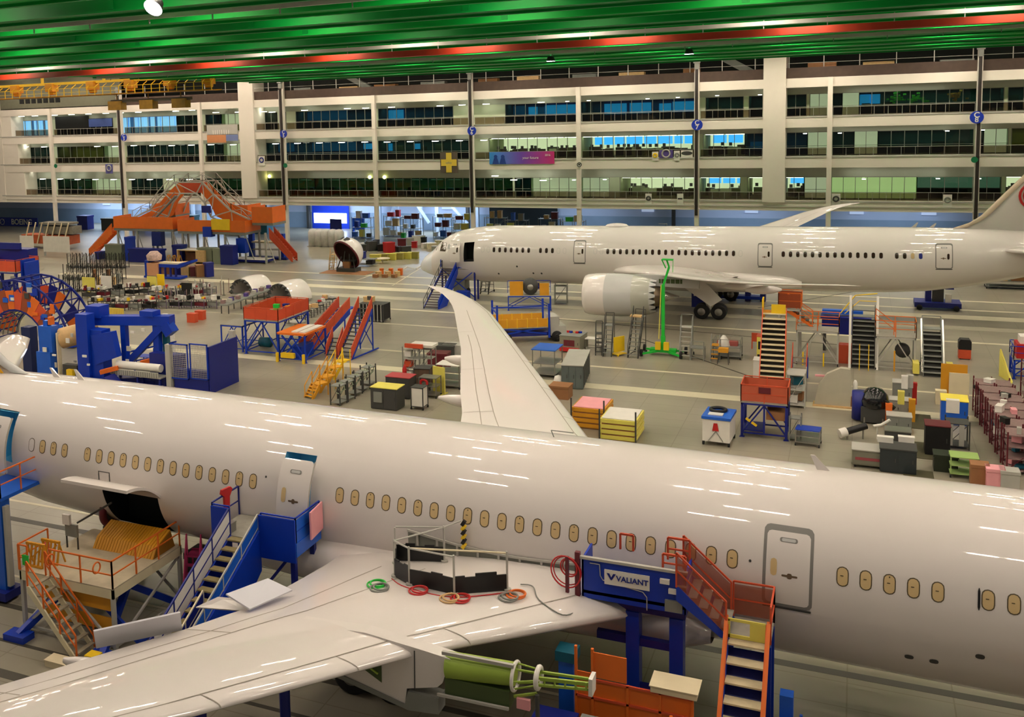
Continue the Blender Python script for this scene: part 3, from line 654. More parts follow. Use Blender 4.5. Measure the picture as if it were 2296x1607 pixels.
text_mesh('your future',.5,m_white,t,(w*.14,-.03,h_*.5),(PI/2,0,0),.005,'lettering'); text_mesh('2016',.4,m_white,t,(w*.4,-.03,h_*.7),(PI/2,0,0),.005,'lettering')
hh=MB()
for x in (-w*.4,-w*.29): hh.tube((x,-.02,h_*.62),(x,-.04,h_*.62),.26,n=14).prism([(x-.5,-.02,0),(x+.5,-.02,0),(x+.25,-.02,h_*.5),(x-.25,-.02,h_*.5)],(0,-.02,0))
hh.build('silhouette_print',mat('banner dark blue',(24,60,140),.6),t)
t=thing('cross_sign','large yellow cross sign on a dark square board under the balcony','sign',Yp(1007,388,FY0-.4))
MB().b0(-1.35,1.35,0,.06,-.0,3.1).build('backboard',mat('sign backboard',(84,74,62),.7),t)
MB().prism([(x,-.05,z) for x,z in ((-.42,.1),(.42,.1),(.42,1.05),(1.2,1.05),(1.2,2.0),(.42,2.0),(.42,2.95),(-.42,2.95),(-.42,2.0),(-1.2,2.0),(-1.2,1.05),(-.42,1.05))],(0,.05,0)).build('yellow_cross',mat('cross yellow',(226,196,70),.5),t)
text_mesh('safety',.42,m_grey,t,(0,-.06,1.5),(PI/2,0,0),.005)
for i,(a,b,c,d,lab,m,sh) in enumerate(((1462,340,1476,360,'white poster with a yellow round emblem on the middle balcony',m_white,m_yel),(1478,337,1509,354,'violet rectangular banner between two round emblem posters',mat('violet poster',(84,70,140),.6),m_lgrey),(1511,338,1524,360,'white poster with a grey ring just right of the violet banner',m_white,m_grey),(1527,337,1553,354,'white poster with a dark oval, rightmost on the middle balcony row',m_white,m_dgrey),
     (1447,434,1461,459,'white poster with a dark ring on the lowest balcony',m_white,m_dgrey),(1518,434,1532,460,'white poster with a dark bar on the lowest balcony',m_white,m_dgrey),(1865,434,1884,462,'white poster beside a plain column on the lowest balcony',m_white,m_dgrey),(2115,436,2134,465,'white poster on the lowest balcony left of the red tail',m_white,m_grey),(236,368,253,389,'small blue patterned banner hung from the middle balcony at left',mat('poster blue',(90,90,150),.6,var=.5,scale=4),m_lgrey),(579,350,594,371,'white framed poster at the left end of the middle balcony',m_white,m_dblue))):
    t,w,hgt=panel('poster',lab,'poster',a,b,c,d,m)
    if 'bar' in lab: MB().b0(-w*.35,w*.35,-.03,0,hgt*.5,hgt*.62).build('print',sh,t)
    elif 'oval' in lab: MB().lathe([(0,0),(0.01,.45)],(0,-.02,hgt*.62),(0,1,0),n=18).build('print',sh,t).scale=(2,1,.7)
    else: MB().torus((0,-.02,hgt*.58),(0,1,0),min(w*.3,.5),.1,n=18).build('print',sh,t)
    if 'oval' in lab: 
        for c_ in t.children:
            if c_.name.startswith('print'): c_.scale=(1.6,1,.6); c_.location=(0,0,hgt*.25)
t,w,hgt=panel('display_board','pale board with orange and blue lower band left of the wide white pier','sign',463,281,533,300,m_lgrey)
MB().b0(-w/2,w*.12,-.02,.04,-1.35,-.1).build('orange_band',mat('board orange',(196,130,84),.6),t); MB().b0(w*.12,w/2,-.02,.04,-1.1,-.1).build('blue_band',mat('board blue',(110,124,170),.6),t)
for k in range(8): MB().b0(-w*.3+k*.42,-w*.3+k*.42+.12,-.04,0,-.1,.7).build('flag_strip',m_white,t)
# ---------------------------------------------------------------- undercroft below the offices
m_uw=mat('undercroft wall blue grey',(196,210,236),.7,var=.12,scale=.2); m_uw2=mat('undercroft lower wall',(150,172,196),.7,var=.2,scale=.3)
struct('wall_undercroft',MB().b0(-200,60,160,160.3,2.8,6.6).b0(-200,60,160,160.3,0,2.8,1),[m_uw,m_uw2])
struct('ceiling_undercroft',MB().b0(-200,60,151,160,6.3,6.6),m_lgrey)
h=MB()
for x in (-134,-124,-117,-104,-62,-45,-29,-14,0,9): 
    h.b0(x-.9,x+.9,159.7,160,3.6,5.6)
struct('window_%d'%nw,h,lowlamp(mat('undercroft lit panel',(190,205,235),.6,emit=.5))); nw+=1
h=MB()
for x in (-129,-97,-88,-58,-25): h.b0(x-.25,x+.25,158.6,159.2,0,6.3)
struct('wall_post',h,m_dgrey)
h=MB()
for x in (-112,-73.6,-70.3,-66,-63,-56): h.b0(x-.3,x+.3,157.6,158.1,0,6.3)
h.bar((-72,157.4,1.5),(-69.5,157.4,6.3),.4,.4).bar((-67.6,157.4,6.3),(-64.3,157.4,1.5),.4,.4).bar((-62,157.4,6.3),(-57.5,157.4,1.5),.4,.4)
struct('wall_bracing',h,mat('pale steel paint',(190,205,225),.6))
a=Yp(702,462,159.4); b=Yp(781,512,159.4)
d=struct('door_1',MB().b0(a.x-.2,b.x+.2,159.3,159.5,0,6.2),mat('roller door blue',(20,60,200),.5))
MB().b0(a.x+.2,b.x-.2,159.2,159.29,max(0,b.z)+.9,a.z-1.2).build('lit_opening',mat('bright yard beyond',(225,240,255),.5,emit=5),d)
a=Yp(1098,468,159.4); b=Yp(1250,500,159.4)
struct('door_2',MB().b0(a.x,b.x,159.2,159.5,0,6.2),mat('dark doorway',(14,26,28),.8))
m_bsg=mat('banner deep blue',(10,40,150),.5)
t,w,hgt=panel('banner','deep blue banner with white company lettering under the offices, far left','banner',-40,486,85,509,m_bsg,Y=152)
text_mesh('BOEING',1.5,m_white,t,(w*.22,-.06,hgt*.5),(PI/2,0,0),.01,bold=True); MB().torus((-w*.13,-.05,hgt*.5),(0,1,0),.55,.06,n=24).bar((-w*.13-.7,-.06,hgt*.25),(-w*.13+.6,-.06,hgt*.8),.06,.02).build('ring_emblem',m_white,t)
# ---------------------------------------------------------------- ceiling: crane girders, roof
m_gird=mat('crane girder green',(0,146,50),.5,var=.1,scale=.25); m_gird2=mat('crane girder dark green',(0,124,46),.45,var=.1,scale=.25)
for g_ in (m_gird,m_gird2): g_.node_tree.nodes['Principled BSDF'].inputs['Specular IOR Level'].default_value=.18
gl=[(21,.7,1.6),(28,.75,1.8),(35,.7,1.8),(41.5,.75,2.0),(48,.75,2.2),(54.6,.75,2.4),(61.5,.8,2.4),(69.5,.8,3.0),(78,.7,3.2),(86.5,.7,4.0),(92.5,.6,4.4),(98.8,.6,5),(105.6,.6,5),(112.5,.6,5.2),(119.5,.6,5.2),(126.3,.6,5.2)]
for i,(y,hg,w) in enumerate(gl):
    xl=-150 if y<84 else -82
    t=MB().b0(xl,45,y,y+w,25,25+hg).b0(xl,45,y-.12,y+.12,24.9,25.0).b0(xl,45,y+w-.3,y+w,24.86,25.0)
    o=t.build('ceiling_girder',[m_gird,m_gird2][i%2])
    near_='nearest the camera' if i==0 else ''
    tag(o,('long green overhead crane girder, %s counted from the viewer'%(['nearest','second','third','fourth','fifth','sixth','seventh','eighth','ninth','tenth','eleventh','twelfth','thirteenth','fourteenth','fifteenth','farthest'][i])),'girder','green crane girders')
    if i%3!=1: 
        for k in range(0 if y<84 else 5,14): MB().b0(-146+14*k,-145.6+14*k,y-.06,y+w+.06,25.02,25+hg+.25).build('stiffener',m_gird2,o)
o=MB().b0(-96,45,83.9,84.5,24.55,25.25).b0(-96,45,83.7,84.7,25.25,25.32).b0(-96,45,83.7,84.7,24.5,24.57).build('crane_runway_beam',mat('runway beam red',(150,42,18),.45,var=.08)); tag(o,'red orange crane runway beam under the green girders','beam')
for y,z,l in ((76.2,24.75,'pale conduit rail beside the red beam'),(95,24.7,'thin pale conduit rail beyond the red beam'),(44.8,24.8,'pale conduit rail near the viewer, above the lamp')):
    xl=-140 if y<84 else -80
    o=MB().b0(xl,45,y-.09,y+.09,z,z+.28).build('conduit_rail',m_lgrey); tag(o,l,'rail')
    h=MB()
    for k in range(0 if y<84 else 15,47): h.b0(-138+4*k-.03,-138+4*k+.03,y-.03,y+.03,z-.25,25.1)
    h.build('hanger_set',m_grey,o)
m_roof=mat('roof deck beige',(188,174,158),.7,var=.1,scale=.2)
struct('ceiling',MB().b0(-170,60,12,172,31.5,31.9),m_roof)
h=MB()
for y in range(20,140,9):
    h.b0(-150,45,y-.15,y+.15,28.2,28.5).b0(-150,45,y-.15,y+.15,31,31.3)
    if y<80:
        for k in range(40): x=-150+5*k; h.bar((x,y,28.3),(x+2.5,y,31.2),.14).bar((x+2.5,y,31.2),(x+5,y,28.3),.14)
h.build('roof_truss',m_roof)['kind']='structure'
# high-bay lamps: rows between the girders, and added lamps out of view
m_lamp=mat('high bay lamp',(255,250,240),.5,emit=112,ec=(255,237,217))
lproto=None
for iy,y in enumerate((17,24.8,31.8,38.6,45.4,52.2,59,66,74.3,82.4,91.3,97.9,104.8,111.8,118.8,125.6,133.0,135.2)):  # last two rows are unseen, added to brighten the facade
    for ix in range(14):
        x=-136+13*ix+(2.2 if iy%2 else 0); zl=26.0 if not (y>88 and x<-80) else 29.6  # far left: unseen lamps added high up to light facade and crane
        if lproto is None:
            lproto=thing('ceiling_lamp','twin panel high bay lamp in the girder rows and added facade rows','lamp',(x,y,26.0),0,'high bay lamps')
            MB().b0(-1.5,-.15,-.3,.3,.02,.16).b0(.15,1.5,-.3,.3,.02,.16).b0(-.15,.15,-.05,.05,.06,1.4).build('housing',m_grey,lproto)
            MB().b0(-1.45,-.2,-.26,.26,-.01,.015).b0(.2,1.45,-.26,.26,-.01,.015).build('lamp_lens',m_lamp,lproto)
        else:
            dup(lproto,(x,y,zl),0)
            if y==133.0 and ix<13: dup(lproto,(x+6.5,y,29.6 if x+6.5<-80 else zl),0)
for px,py in ((343,18),(1235,137),(1545,121)):
    p=G(px,py,24.4); t=thing('pendant_lamp','bright round lamp below the girders, %s'%{343:'near the upper left corner',1235:'over the far nose section bay',1545:'above the fifth blue bay sign'}[px],'lamp',p)
    if px==343: t.rotation_euler=(R(-48),0,0)
    MB().lathe([(.5,.12),(.45,.3),(0,.45)],(0,0,0),(0,0,1),n=20).build('housing',m_dgrey,t); MB().lathe([(0,0),(0.005,.42)],(0,0,-.01),(0,0,1),n=20).build('lamp_lens',lowlamp(mat('work lamp lens',(250,244,255),.5,emit=40)),t)
# ---------------------------------------------------------------- world as warm ambient fill for the unbuilt hall, and area lamps
w=bpy.data.worlds.new('world'); scene.world=w; w.use_nodes=True; bg=w.node_tree.nodes['Background']; bg.inputs[0].default_value=(1.0,.93,.84,1); bg.inputs[1].default_value=.16
def area(x,y,z,sx,sy,e,c,rot=(0,0,0)):
    l=bpy.data.lights.new('undercroft_light','AREA'); l.shape='RECTANGLE'; l.size=sx; l.size_y=sy; l.energy=e; l.color=c; o=bpy.data.objects.new('undercroft_light',l); COL.objects.link(o); o.location=(x,y,z); o.rotation_euler=rot; return o
for x in (-130,-105,-80,-62,-40,-15,5): area(x,154.5,6.25,12,3,1900 if x<-50 else 600,(.62,.78,1.0))
for x,L in ((-130,1),(-104,1),(-73,1),(-43,1),(-27,1),(4,1)):
    for lv in (0,1,2): area(x,141.7,LV[lv][1]-.08,11,.5,55,(1,1,.84))
vs=scene.view_settings; vs.view_transform='Standard'; vs.look='None'; vs.exposure=-.13; vs.gamma=1
scene.cycles.use_denoising=True; scene.cycles.max_bounces=6; scene.cycles.diffuse_bounces=3; scene.cycles.glossy_bounces=3; scene.cycles.transparent_max_bounces=10; scene.cycles.sample_clamp_indirect=6; scene.cycles.caustics_reflective=False; scene.cycles.caustics_refractive=False
# ---------------------------------------------------------------- shop floor equipment generators
def T(x=0,y=0,z=0,rz=0): return Matrix.Translation((x,y,z))@Matrix.Rotation(rz,4,'Z')
def add_platform(P,w,d,h,legm,deckm,railm,rail=1.1,panel=None,sides='FBLR',xf=None,brace=True,wheels=False,lt=.12,dt=.16,mid=True,skirt=None):
    xf=xf or T(); ax,ay=w/2,d/2
    for sx in (-1,1):
        for sy in (-1,1):
            x,y=sx*(ax-lt/2),sy*(ay-lt/2)
            MB().b0(x-lt/2,x+lt/2,y-lt/2,y+lt/2,.0,h-dt).b0(x-lt,x+lt,y-lt,y+lt,0,.03).build('leg',legm,P,xf)
    MB().b0(-ax,ax,-ay,ay,h-.05,h).b0(-ax,ax,-ay,-ay+.08,h-dt,h-.05,1).b0(-ax,ax,ay-.08,ay,h-dt,h-.05,1).b0(-ax,-ax+.08,-ay,ay,h-dt,h-.05,1).b0(ax-.08,ax,-ay,ay,h-dt,h-.05,1).build('deck',[deckm,skirt or legm],P,xf)
    if brace:
        z0=.25;z1=h-dt; b=MB(); t=lt*.6
        for y in (-ay+lt/2,ay-lt/2): b.bar((-ax+lt,y,z0),(ax-lt,y,z0),t).bar((-ax+lt/2,y,z0),(0,y,z1),t).bar((ax-lt/2,y,z0),(0,y,z1),t)
        for x in (-ax+lt/2,ax-lt/2): b.bar((x,-ay+lt,z0),(x,ay-lt,z0),t).bar((x,-ay+lt/2,z0),(x,ay-lt/2,z1),t)
        b.build('brace',legm,P,xf)
    seg={'F':((-ax,-ay),(ax,-ay)),'B':((-ax,ay),(ax,ay)),'L':((-ax,-ay),(-ax,ay)),'R':((ax,-ay),(ax,ay))}
    for s in sides:
        (x0,y0),(x1,y1)=seg[s]; add_rail(P,(x0,y0,h),(x1,y1,h),rail,railm,panel,xf,mid)
    if wheels:
        for sx in (-1,1):
            for sy in (-1,1): MB().lathe([(-.04,0),(-.04,.1),(.04,.1),(.04,0)],(sx*(ax-.05),sy*(ay-.05)+.1*sy,.1),(1,0,0),n=12).build('caster',m_rub,P,xf)
def add_rail(P,p,q,hh,m,panel=None,xf=None,mid=True,t=.05,name='guard_rail'):
    p=Vector(p);q=Vector(q);u=Vector((0,0,hh)); L=(q-p).length; n=max(1,round(L/1.3)); b=MB().bar(p+u,q+u,t)
    if mid: b.bar(p+u*.5,q+u*.5,t*.8)
    for k in range(n+1): o=p+(q-p)*k/n; b.bar(o,o+u,t)
    o=b.build(name,m,P,xf)
    if panel:
        d=(q-p).normalized(); nn=d.cross(Vector((0,0,1))).normalized()*.012
        a=[p+nn+Vector((0,0,.08)),q+nn+Vector((0,0,.08)),q+nn+u*.92,p+nn+u*.92]
        MB().prism(a,-2*nn).build('rail_panel',panel,P,xf)
    return o
def add_stairs(P,w,run,h,n,strm,trm,railm=None,panel=None,xf=None,rail=1.0,sides='LR',th=.3,td=.26,mid=True,back=None):
    xf=xf or T(); 
    for sx,nm in ((-1,'L'),(1,'R')):
        x=sx*w/2; MB().prism([(x-.03,0,0),(x-.03,.25,0),(x-.03,run,h-th),(x-.03,run,h),(x-.03,run-.1,h)],(.06,0,0)).build('stringer',strm,P,xf)
        if railm and nm in sides: add_rail(P,(x,.1,.05),(x,run,h),rail,railm,panel,xf,mid,name='handrail')
    if back: MB().prism([(-w/2+.03,.25,0.02),(-w/2+.03,run,h-th),(-w/2+.03,run,h-th+.05),(-w/2+.03,.15,.02)],(w-.06,0,0)).build('underside_plate',back,P,xf)
    for k in range(n):
        y=run*(k+.5)/n; z=h*(k+1)/n; MB().b0(-w/2+.03,w/2-.03,y-td/2,y+td/2,z-.05,z).build('step',trm,P,xf)
def ladder(label,loc,rz,h,m,trm,group=None,w=.7,run=None,top=.9,cat='ladder',name='rolling_ladder',wheelm=None):
    t=thing(name,label,cat,loc,rz,group); run=run or h*.55
    add_stairs(t,w,run,h,max(4,int(h/.3)),m,trm,m,rail=.85,td=.18 if cat!='stairs' else .32,th=.12 if cat!='stairs' else .3,mid=False,back=None if cat!='stairs' else m_dgrey)
    MB().b0(-w/2,w/2,run,run+.6,h-.05,h).build('top_step',trm,t)
    for sx in (-1,1): 
        MB().bar((sx*w/2,run+.55,0.1),(sx*w/2,run+.55,h+top),.05).bar((sx*w/2,0,.15),(sx*w/2,run+.55,.15),.05).build('back_leg',m,t)
        MB().lathe([(-.04,0),(-.04,.13),(.04,.13),(.04,0)],(sx*(w/2+.06),run+.5,.13),(1,0,0),n=12).build('wheel',m_rub,t)
    MB().bar((-w/2,run+.55,h+top),(w/2,run+.55,h+top),.05).bar((-w/2,run+.55,.8),(w/2,run+.55,.8),.05).build('cross_bar',m,t)
    return t
def cart(label,loc,rz,w,d,h,m,top=None,shelves=2,cat='cart',group=None,name='tool_cart',solid=None,posts=0,wheels=True):
    t=thing(name,label,cat,loc,rz,group); z0=.18 if wheels else 0
    for sx in (-1,1):
        for sy in (-1,1):
            x,y=sx*(w/2-.03),sy*(d/2-.03); MB().b0(x-.03,x+.03,y-.03,y+.03,z0,h+posts).build('post',m,t)
            if wheels: MB().lathe([(-.035,0),(-.035,.09),(.035,.09),(.035,0)],(x,y,.09),(1,0,0),n=12).build('caster',m_rub,t)
    for k in range(shelves+1):
        z=z0+.05+(h-z0-.05)*k/shelves; MB().b0(-w/2,w/2,-d/2,d/2,z-.03,z+.01).build('shelf' if k<shelves else 'top_tray',m if (k<shelves or top is None) else top,t)
    if solid: MB().b0(-w/2+.04,w/2-.04,-d/2+.04,d/2-.04,z0+.06,h-.06).build('body',solid,t)
    if posts:
        b=MB()
        for sx in (-1,1): b.bar((sx*(w/2-.03),-d/2,h+posts),(sx*(w/2-.03),d/2,h+posts),.04)
        b.bar((-w/2,-d/2+.03,h+posts),(w/2,-d/2+.03,h+posts),.04).bar((-w/2,d/2-.03,h+posts),(w/2,d/2-.03,h+posts),.04).build('top_frame',m,t)
    return t
def cabinet(label,loc,rz,w,d,h,m,lid=None,n=2,cat='cabinet',group=None,name='storage_cabinet',wheels=False):
    t=thing(name,label,cat,loc,rz,group); z0=.14 if wheels else 0
    MB().b0(-w/2,w/2,-d/2,d/2,z0+.04,h-.05).b0(-w/2+.05,w/2-.05,-d/2+.05,d/2-.05,z0,z0+.04).build('body',m,t)
    MB().b0(-w/2-.03,w/2+.03,-d/2-.03,d/2+.03,h-.05,h).build('lid',lid or m,t)
    for k in range(n):
        x0=-w/2+.04+(w-.08)*k/n; x1=-w/2+.04+(w-.08)*(k+1)/n-.03
        p=MB().b0(x0,x1,-d/2-.025,-d/2,z0+.1,h-.12).build('door',m,t); MB().b0(x1-.12,x1-.08,-d/2-.05,-d/2-.025,h*.45,h*.6).build('handle',m_dgrey,p)
    if wheels:
        for sx in (-1,1):
            for sy in (-1,1): MB().lathe([(-.05,0),(-.05,.1),(.05,.1),(.05,0)],(sx*(w/2-.15),sy*(d/2-.15),.1),(1,0,0),n=12).build('caster',m_rub,t)
    return t
def rack(label,loc,rz,w,d,h,m,shm,shelves=3,cat='rack',group=None,name='storage_rack',nb=1):
    t=thing(name,label,cat,loc,rz,group); b=MB()
    for k in range(nb+1):
        for sy in (-1,1): x=-w/2+w*k/nb; MB().b0(x-.035,x+.035,sy*d/2-.035,sy*d/2+.035,0,h).build('post',m,t)
    for k in range(shelves): z=.2+(h-.35)*k/max(1,shelves-1); MB().b0(-w/2,w/2,-d/2,d/2,z-.05,z).build('shelf',shm,t)
    for sy in (-1,1): b.bar((-w/2,sy*d/2,.2),(w/2,sy*d/2,h-.1),.03)
    b.build('brace',m,t); return t
def simple(name,label,cat,mb,m,loc,rz=0,group=None,sc=None):
    o=mb.build(name,m); o.location=loc; o.rotation_euler=(0,0,rz); tag(o,label,cat,group)
    if sc: o.scale=sc
    return o
BOXP={}
def smallbox(label,loc,rz,sx,sy,sz,m,cat='box',group=None,name='parts_box'):
    key=(m.name,)
    if key not in BOXP: BOXP[key]=MB().b0(-.5,.5,-.5,.5,0,.86).b0(-.53,.53,-.53,.53,.86,1).build(name,m); o=BOXP[key]
    else: o=BOXP[key].copy(); COL.objects.link(o); o.name=name
    o.location=loc; o.rotation_euler=(0,0,rz); o.scale=(sx,sy,sz); return tag(o,label,cat,group)
def trestle(label,loc,rz,w,d,h,m,topm,cat='table',group=None,name='work_table'):
    t=thing(name,label,cat,loc,rz,group); MB().b0(-w/2,w/2,-d/2,d/2,h-.06,h).build('tabletop',topm,t)
    for sx in (-1,1):
        for sy in (-1,1): x,y=sx*(w/2-.05),sy*(d/2-.05); MB().b0(x-.03,x+.03,y-.03,y+.03,0,h-.06).build('leg',m,t)
    MB().bar((-w/2,-d/2+.05,.25),(w/2,-d/2+.05,.25),.04).bar((-w/2,d/2-.05,.25),(w/2,d/2-.05,.25),.04).build('stretcher',m,t)
    return t
# ================================================================ centre: between the two airliners
# orange and blue platform with three bays
g=G(572,800); t=thing('work_platform','tall blue legged platform with red orange mesh railing, centre left of the floor','platform',(g.x+.2,g.y+2.4,0))
add_platform(t,3.3,5.2,2.9,m_blue,m_deck,m_rorg,rail=1.05,panel=m_rorg,xf=T(0,1.0),lt=.14)
add_platform(t,2.2,3.4,2.25,m_blue,m_deck,m_blue,rail=.1,sides='',xf=T(-3.2,.5),lt=.1)
for x,y,m in ((-.6,2.0,m_grn),(.1,2.4,m_dblue),(.8,1.6,m_yel)): smallbox('small crate inside the red orange railed platform',(g.x+.2+x,g.y+2.4+y,2.9),.2,.5,.4,.7,m,group='crates on the railed platform')
simple('tank','dark teal tank under the red railed platform','tank',MB().lathe([(-.5,0),(-.5,.42),(.5,.42),(.5,0)],(0,0,.5),(1,0,0),n=18),m_teal,(g.x-.9,g.y+3.2,0))
g=G(648,812); t=thing('work_platform','smaller blue trestle platform with orange top and white planks','platform',(g.x+.2,g.y+1.9,0))
add_platform(t,2.6,3.6,2.35,m_blue,mat('orange deck',(226,120,40),.5),m_blue,rail=.1,sides='',lt=.13,skirt=m_org); 
for k in range(2): MB().b0(-.1+.7*k,.45+.7*k,-1.5,1.5,2.36,2.45).build('plank',m_white,t)
MB().bar((-1.0,-1.7,.2),(.9,-1.7,2.1),.12).bar((.9,-1.7,.2),(-.9,-1.7,2.1),.12).b0(-.4,.5,-1.0,1.0,.1,1.1).build('lift_frame',m_blue,t)
for x in (-1.2,1.2): MB().b0(x-.09,x+.09,-2.1,-1.9,0,.75).build('bumper',m_yel,t)
MB().b0(-.9,.3,-2.0,-1.7,.35,.75).build('motor_box',m_yel,t)
# ramp and stairs
g=G(705,792); t=thing('mobile_ramp','long mobile ramp with solid red orange sides and blue frame','ramp',(g.x-.6,g.y-.6,0),R(-4))
add_stairs(t,1.1,6.6,2.7,12,m_blue,m_deck,m_rorg,panel=m_rorg,rail=1.0,th=.5); MB().b0(-.6,.6,6.6,7.6,2.6,2.7).bar((-.55,7.5,0),(-.55,7.5,2.6),.1).bar((.55,7.5,0),(.55,7.5,2.6),.1).build('landing',m_blue,t)
g=G(772,806); t=thing('mobile_stair','steep red orange sided stair on a blue castered frame right of the long ramp','stairs',(g.x,g.y,0),R(-2))
add_stairs(t,1.25,3.9,3.5,13,m_blue,m_dgrey,m_rorg,panel=m_rorg,rail=.95,th=.3)
MB().bar((-.6,3.9,0),(-.6,3.9,3.4),.09).bar((.6,3.9,0),(.6,3.9,3.4),.09).bar((-.6,3.9,.3),(.6,3.9,2.4),.06).bar((.6,3.9,.3),(-.6,3.9,2.4),.06).bar((.7,.2,.1),(.9,4.3,.1),.1).build('support_frame',m_blue,t)
g=G(742,802); t=thing('mobile_stair','short red orange stair standing left of the steep stair foot','stairs',(g.x,g.y,0),R(6)); add_stairs(t,.9,1.7,1.3,5,m_blue,m_dgrey,m_rorg,panel=m_rorg,rail=.9)
g=G(768,812); simple('safety_cone','yellow safety cone at the foot of the steep red orange stair','cone',MB().lathe([(0,.22),(.04,.22),(.05,.17),(1.2,.03),(1.22,0)],(0,0,0),(0,0,1),n=16).b0(-.26,.26,-.26,.26,0,.04),m_yel,(g.x,g.y,0))
g=G(762,745); t=cart('black slatted bin trolley right of the ramps',G(840,718),0,2.6,1.7,1.7,m_dgrey,shelves=1,solid=m_black,name='bin_trolley',cat='trolley')
for k in range(7): MB().b0(-1.15+.37*k,-1.08+.37*k,-.9,-.86,.1,1.7).build('slat',m_lgrey,t)
smallbox('open cardboard box on the black slatted trolley',G(828,676,1.7),0,.9,.7,.5,m_wood); smallbox('small dark instrument on the cardboard box',G(828,672,2.25),0,.3,.25,.35,m_dgrey)
# yellow stair carts
def yelstair(label,px,py,rz,h,m,group,w=.8):
    g=G(px,py); t=thing('step_stand',label,'step stand',(g.x,g.y,0),rz,group); add_stairs(t,w,h*.9,h,5,m,m,m,rail=.8,td=.2,mid=False)
    MB().b0(-w/2,w/2,h*.9,h*.9+.8,h-.05,h).bar((-w/2,h*.9+.75,0),(-w/2,h*.9+.75,h+.8),.05).bar((w/2,h*.9+.75,0),(w/2,h*.9+.75,h+.8),.05).build('stand',m,t)
yelstair('amber step stand, front one of the four nested stands',690,893,R(-20),.9,m_amb,'amber step stands'); yelstair('amber step stand, second of the four nested stands',706,880,R(-20),1.0,m_amb,'amber step stands'); yelstair('amber step stand, third of the four nested stands',722,862,R(-20),1.1,m_amb,'amber step stands'); yelstair('amber step stand, rear one of the four nested stands',738,850,R(-20),1.2,m_yel,'amber step stands')
for k,(px,py) in enumerate(((760,905),(778,896),(795,884),(812,874),(826,862))):
    t=rack('dark wire rack with pale hoops, %s in the row beside the amber stands'%['nearest','second','third','fourth','farthest'][k],G(px,py),R(-5),.75,.9,1.5,m_dgrey,m_grey,2,group='dark wire racks')
    MB().torus((0,0,1.0),(0,1,0),.3,.03,n=14).torus((0,.3,1.1),(0,1,0),.3,.03,n=14).build('hoop',mat('pale green wire',(170,186,160),.5),t)
t=cabinet('pair of dark cabinets under a yellow sheet',G(870,913),R(0),1.9,1.3,1.5,m_dgrey,lid=m_lyel); MB().b0(-.7,-.1,-.75,-.66,.5,1.2).build('panel',m_grey,t)
t=cabinet('dark cabinet with a dusty red top behind the yellow topped one',G(900,888),0,1.8,1.2,1.5,m_dgrey,lid=mat('dusty red lid',(176,64,70),.6))
t=rack('tall grey shelf rack with white cartons, left of the red items',G(928,850),0,1.3,.9,2.5,m_grey,m_lgrey,4); g=G(928,850)
for k in range(3): smallbox('white carton on the tall grey shelf rack',(g.x-.3,g.y-.1,.25+.75*k),0,.5,.5,.4,m_white if k!=1 else m_rorg,group='cartons on the grey rack')
t=rack('second grey shelf rack with dark bins under a green roll',G(955,846),0,1.3,.9,2.4,m_grey,m_lgrey,4)
g=G(945,800); simple('roof_sheet','white sheet lying on top of the tall racks','sheet',MB().b0(-.9,.9,-.6,.6,0,.18),m_white,G(950,775,2.5)); simple('sign_board','long orange board on top of the grey rack','board',MB().b0(-.7,.7,-.1,.1,0,.3),m_rorg,G(928,780,2.5))
for k,(px,py,m,l) in enumerate(((908,866,m_red,'tall red cylinder beside the dusty red cabinet'),(912,850,m_red,'second red cylinder behind the first'))): simple('gas_cylinder',l,'cylinder',MB().lathe([(0,0),(0,.16),(1.3,.16),(1.5,.06),(1.6,.06),(1.6,0)],(0,0,0),(0,0,1),n=14),m,G(px,py))
t=cart('steel frame cart holding a white drum',G(941,915),0,.9,.9,1.5,m_dgrey,shelves=1,solid=m_white); 
t=cart('wire frame cart with a red hose reel',G(965,888),0,1.3,1.0,1.4,m_steel,shelves=2); MB().torus((-.3,-.4,1.0),(0,1,0),.25,.09,n=18).build('hose_reel',m_red,t)
t=cart('brown frame cart right of the white drum cart',G(950,872),R(10),1.2,1.1,1.6,m_dgrey,shelves=2,solid=mat('brown mixed load',(96,74,58),.8,var=.5,scale=3))
simple('partition_panel','pale yellow upright panel behind the raised wing','panel',MB().b0(-.5,.5,-.05,.05,0,1.9).b0(-.45,-.39,-.4,.4,0,.08).b0(.39,.45,-.4,.4,0,.08),m_lyel,G(985,882),R(-15))
t=cart('grey trolley with white boards half hidden by the raised wing',G(1012,866),0,1.8,1.4,1.7,m_steel,top=m_white,shelves=3)
simple('sawhorse','yellow sawhorse under the raised wing tip side','sawhorse',MB().bar((-.3,-.3,0),(0,0,.9),.06).bar((.3,-.3,0),(0,0,.9),.06).bar((-.3,.5,0),(0,.3,.9),.06).bar((.3,.5,0),(0,.3,.9),.06).bar((0,-.1,.9),(0,.5,.9),.1),m_amb,G(1052,935))
for px,py,m,l in ((1000,808,m_dgrey,'dark wrapped bundle beside the white sheet racks'),(985,826,m_maroon,'maroon wrapped bundle in the rack group'),(1018,806,m_lgrey,'grey covered unit right of the dark bundle')): smallbox(l,G(px,py),.1,1.5,1.2,1.3,m,cat='bundle',name='wrapped_bundle')
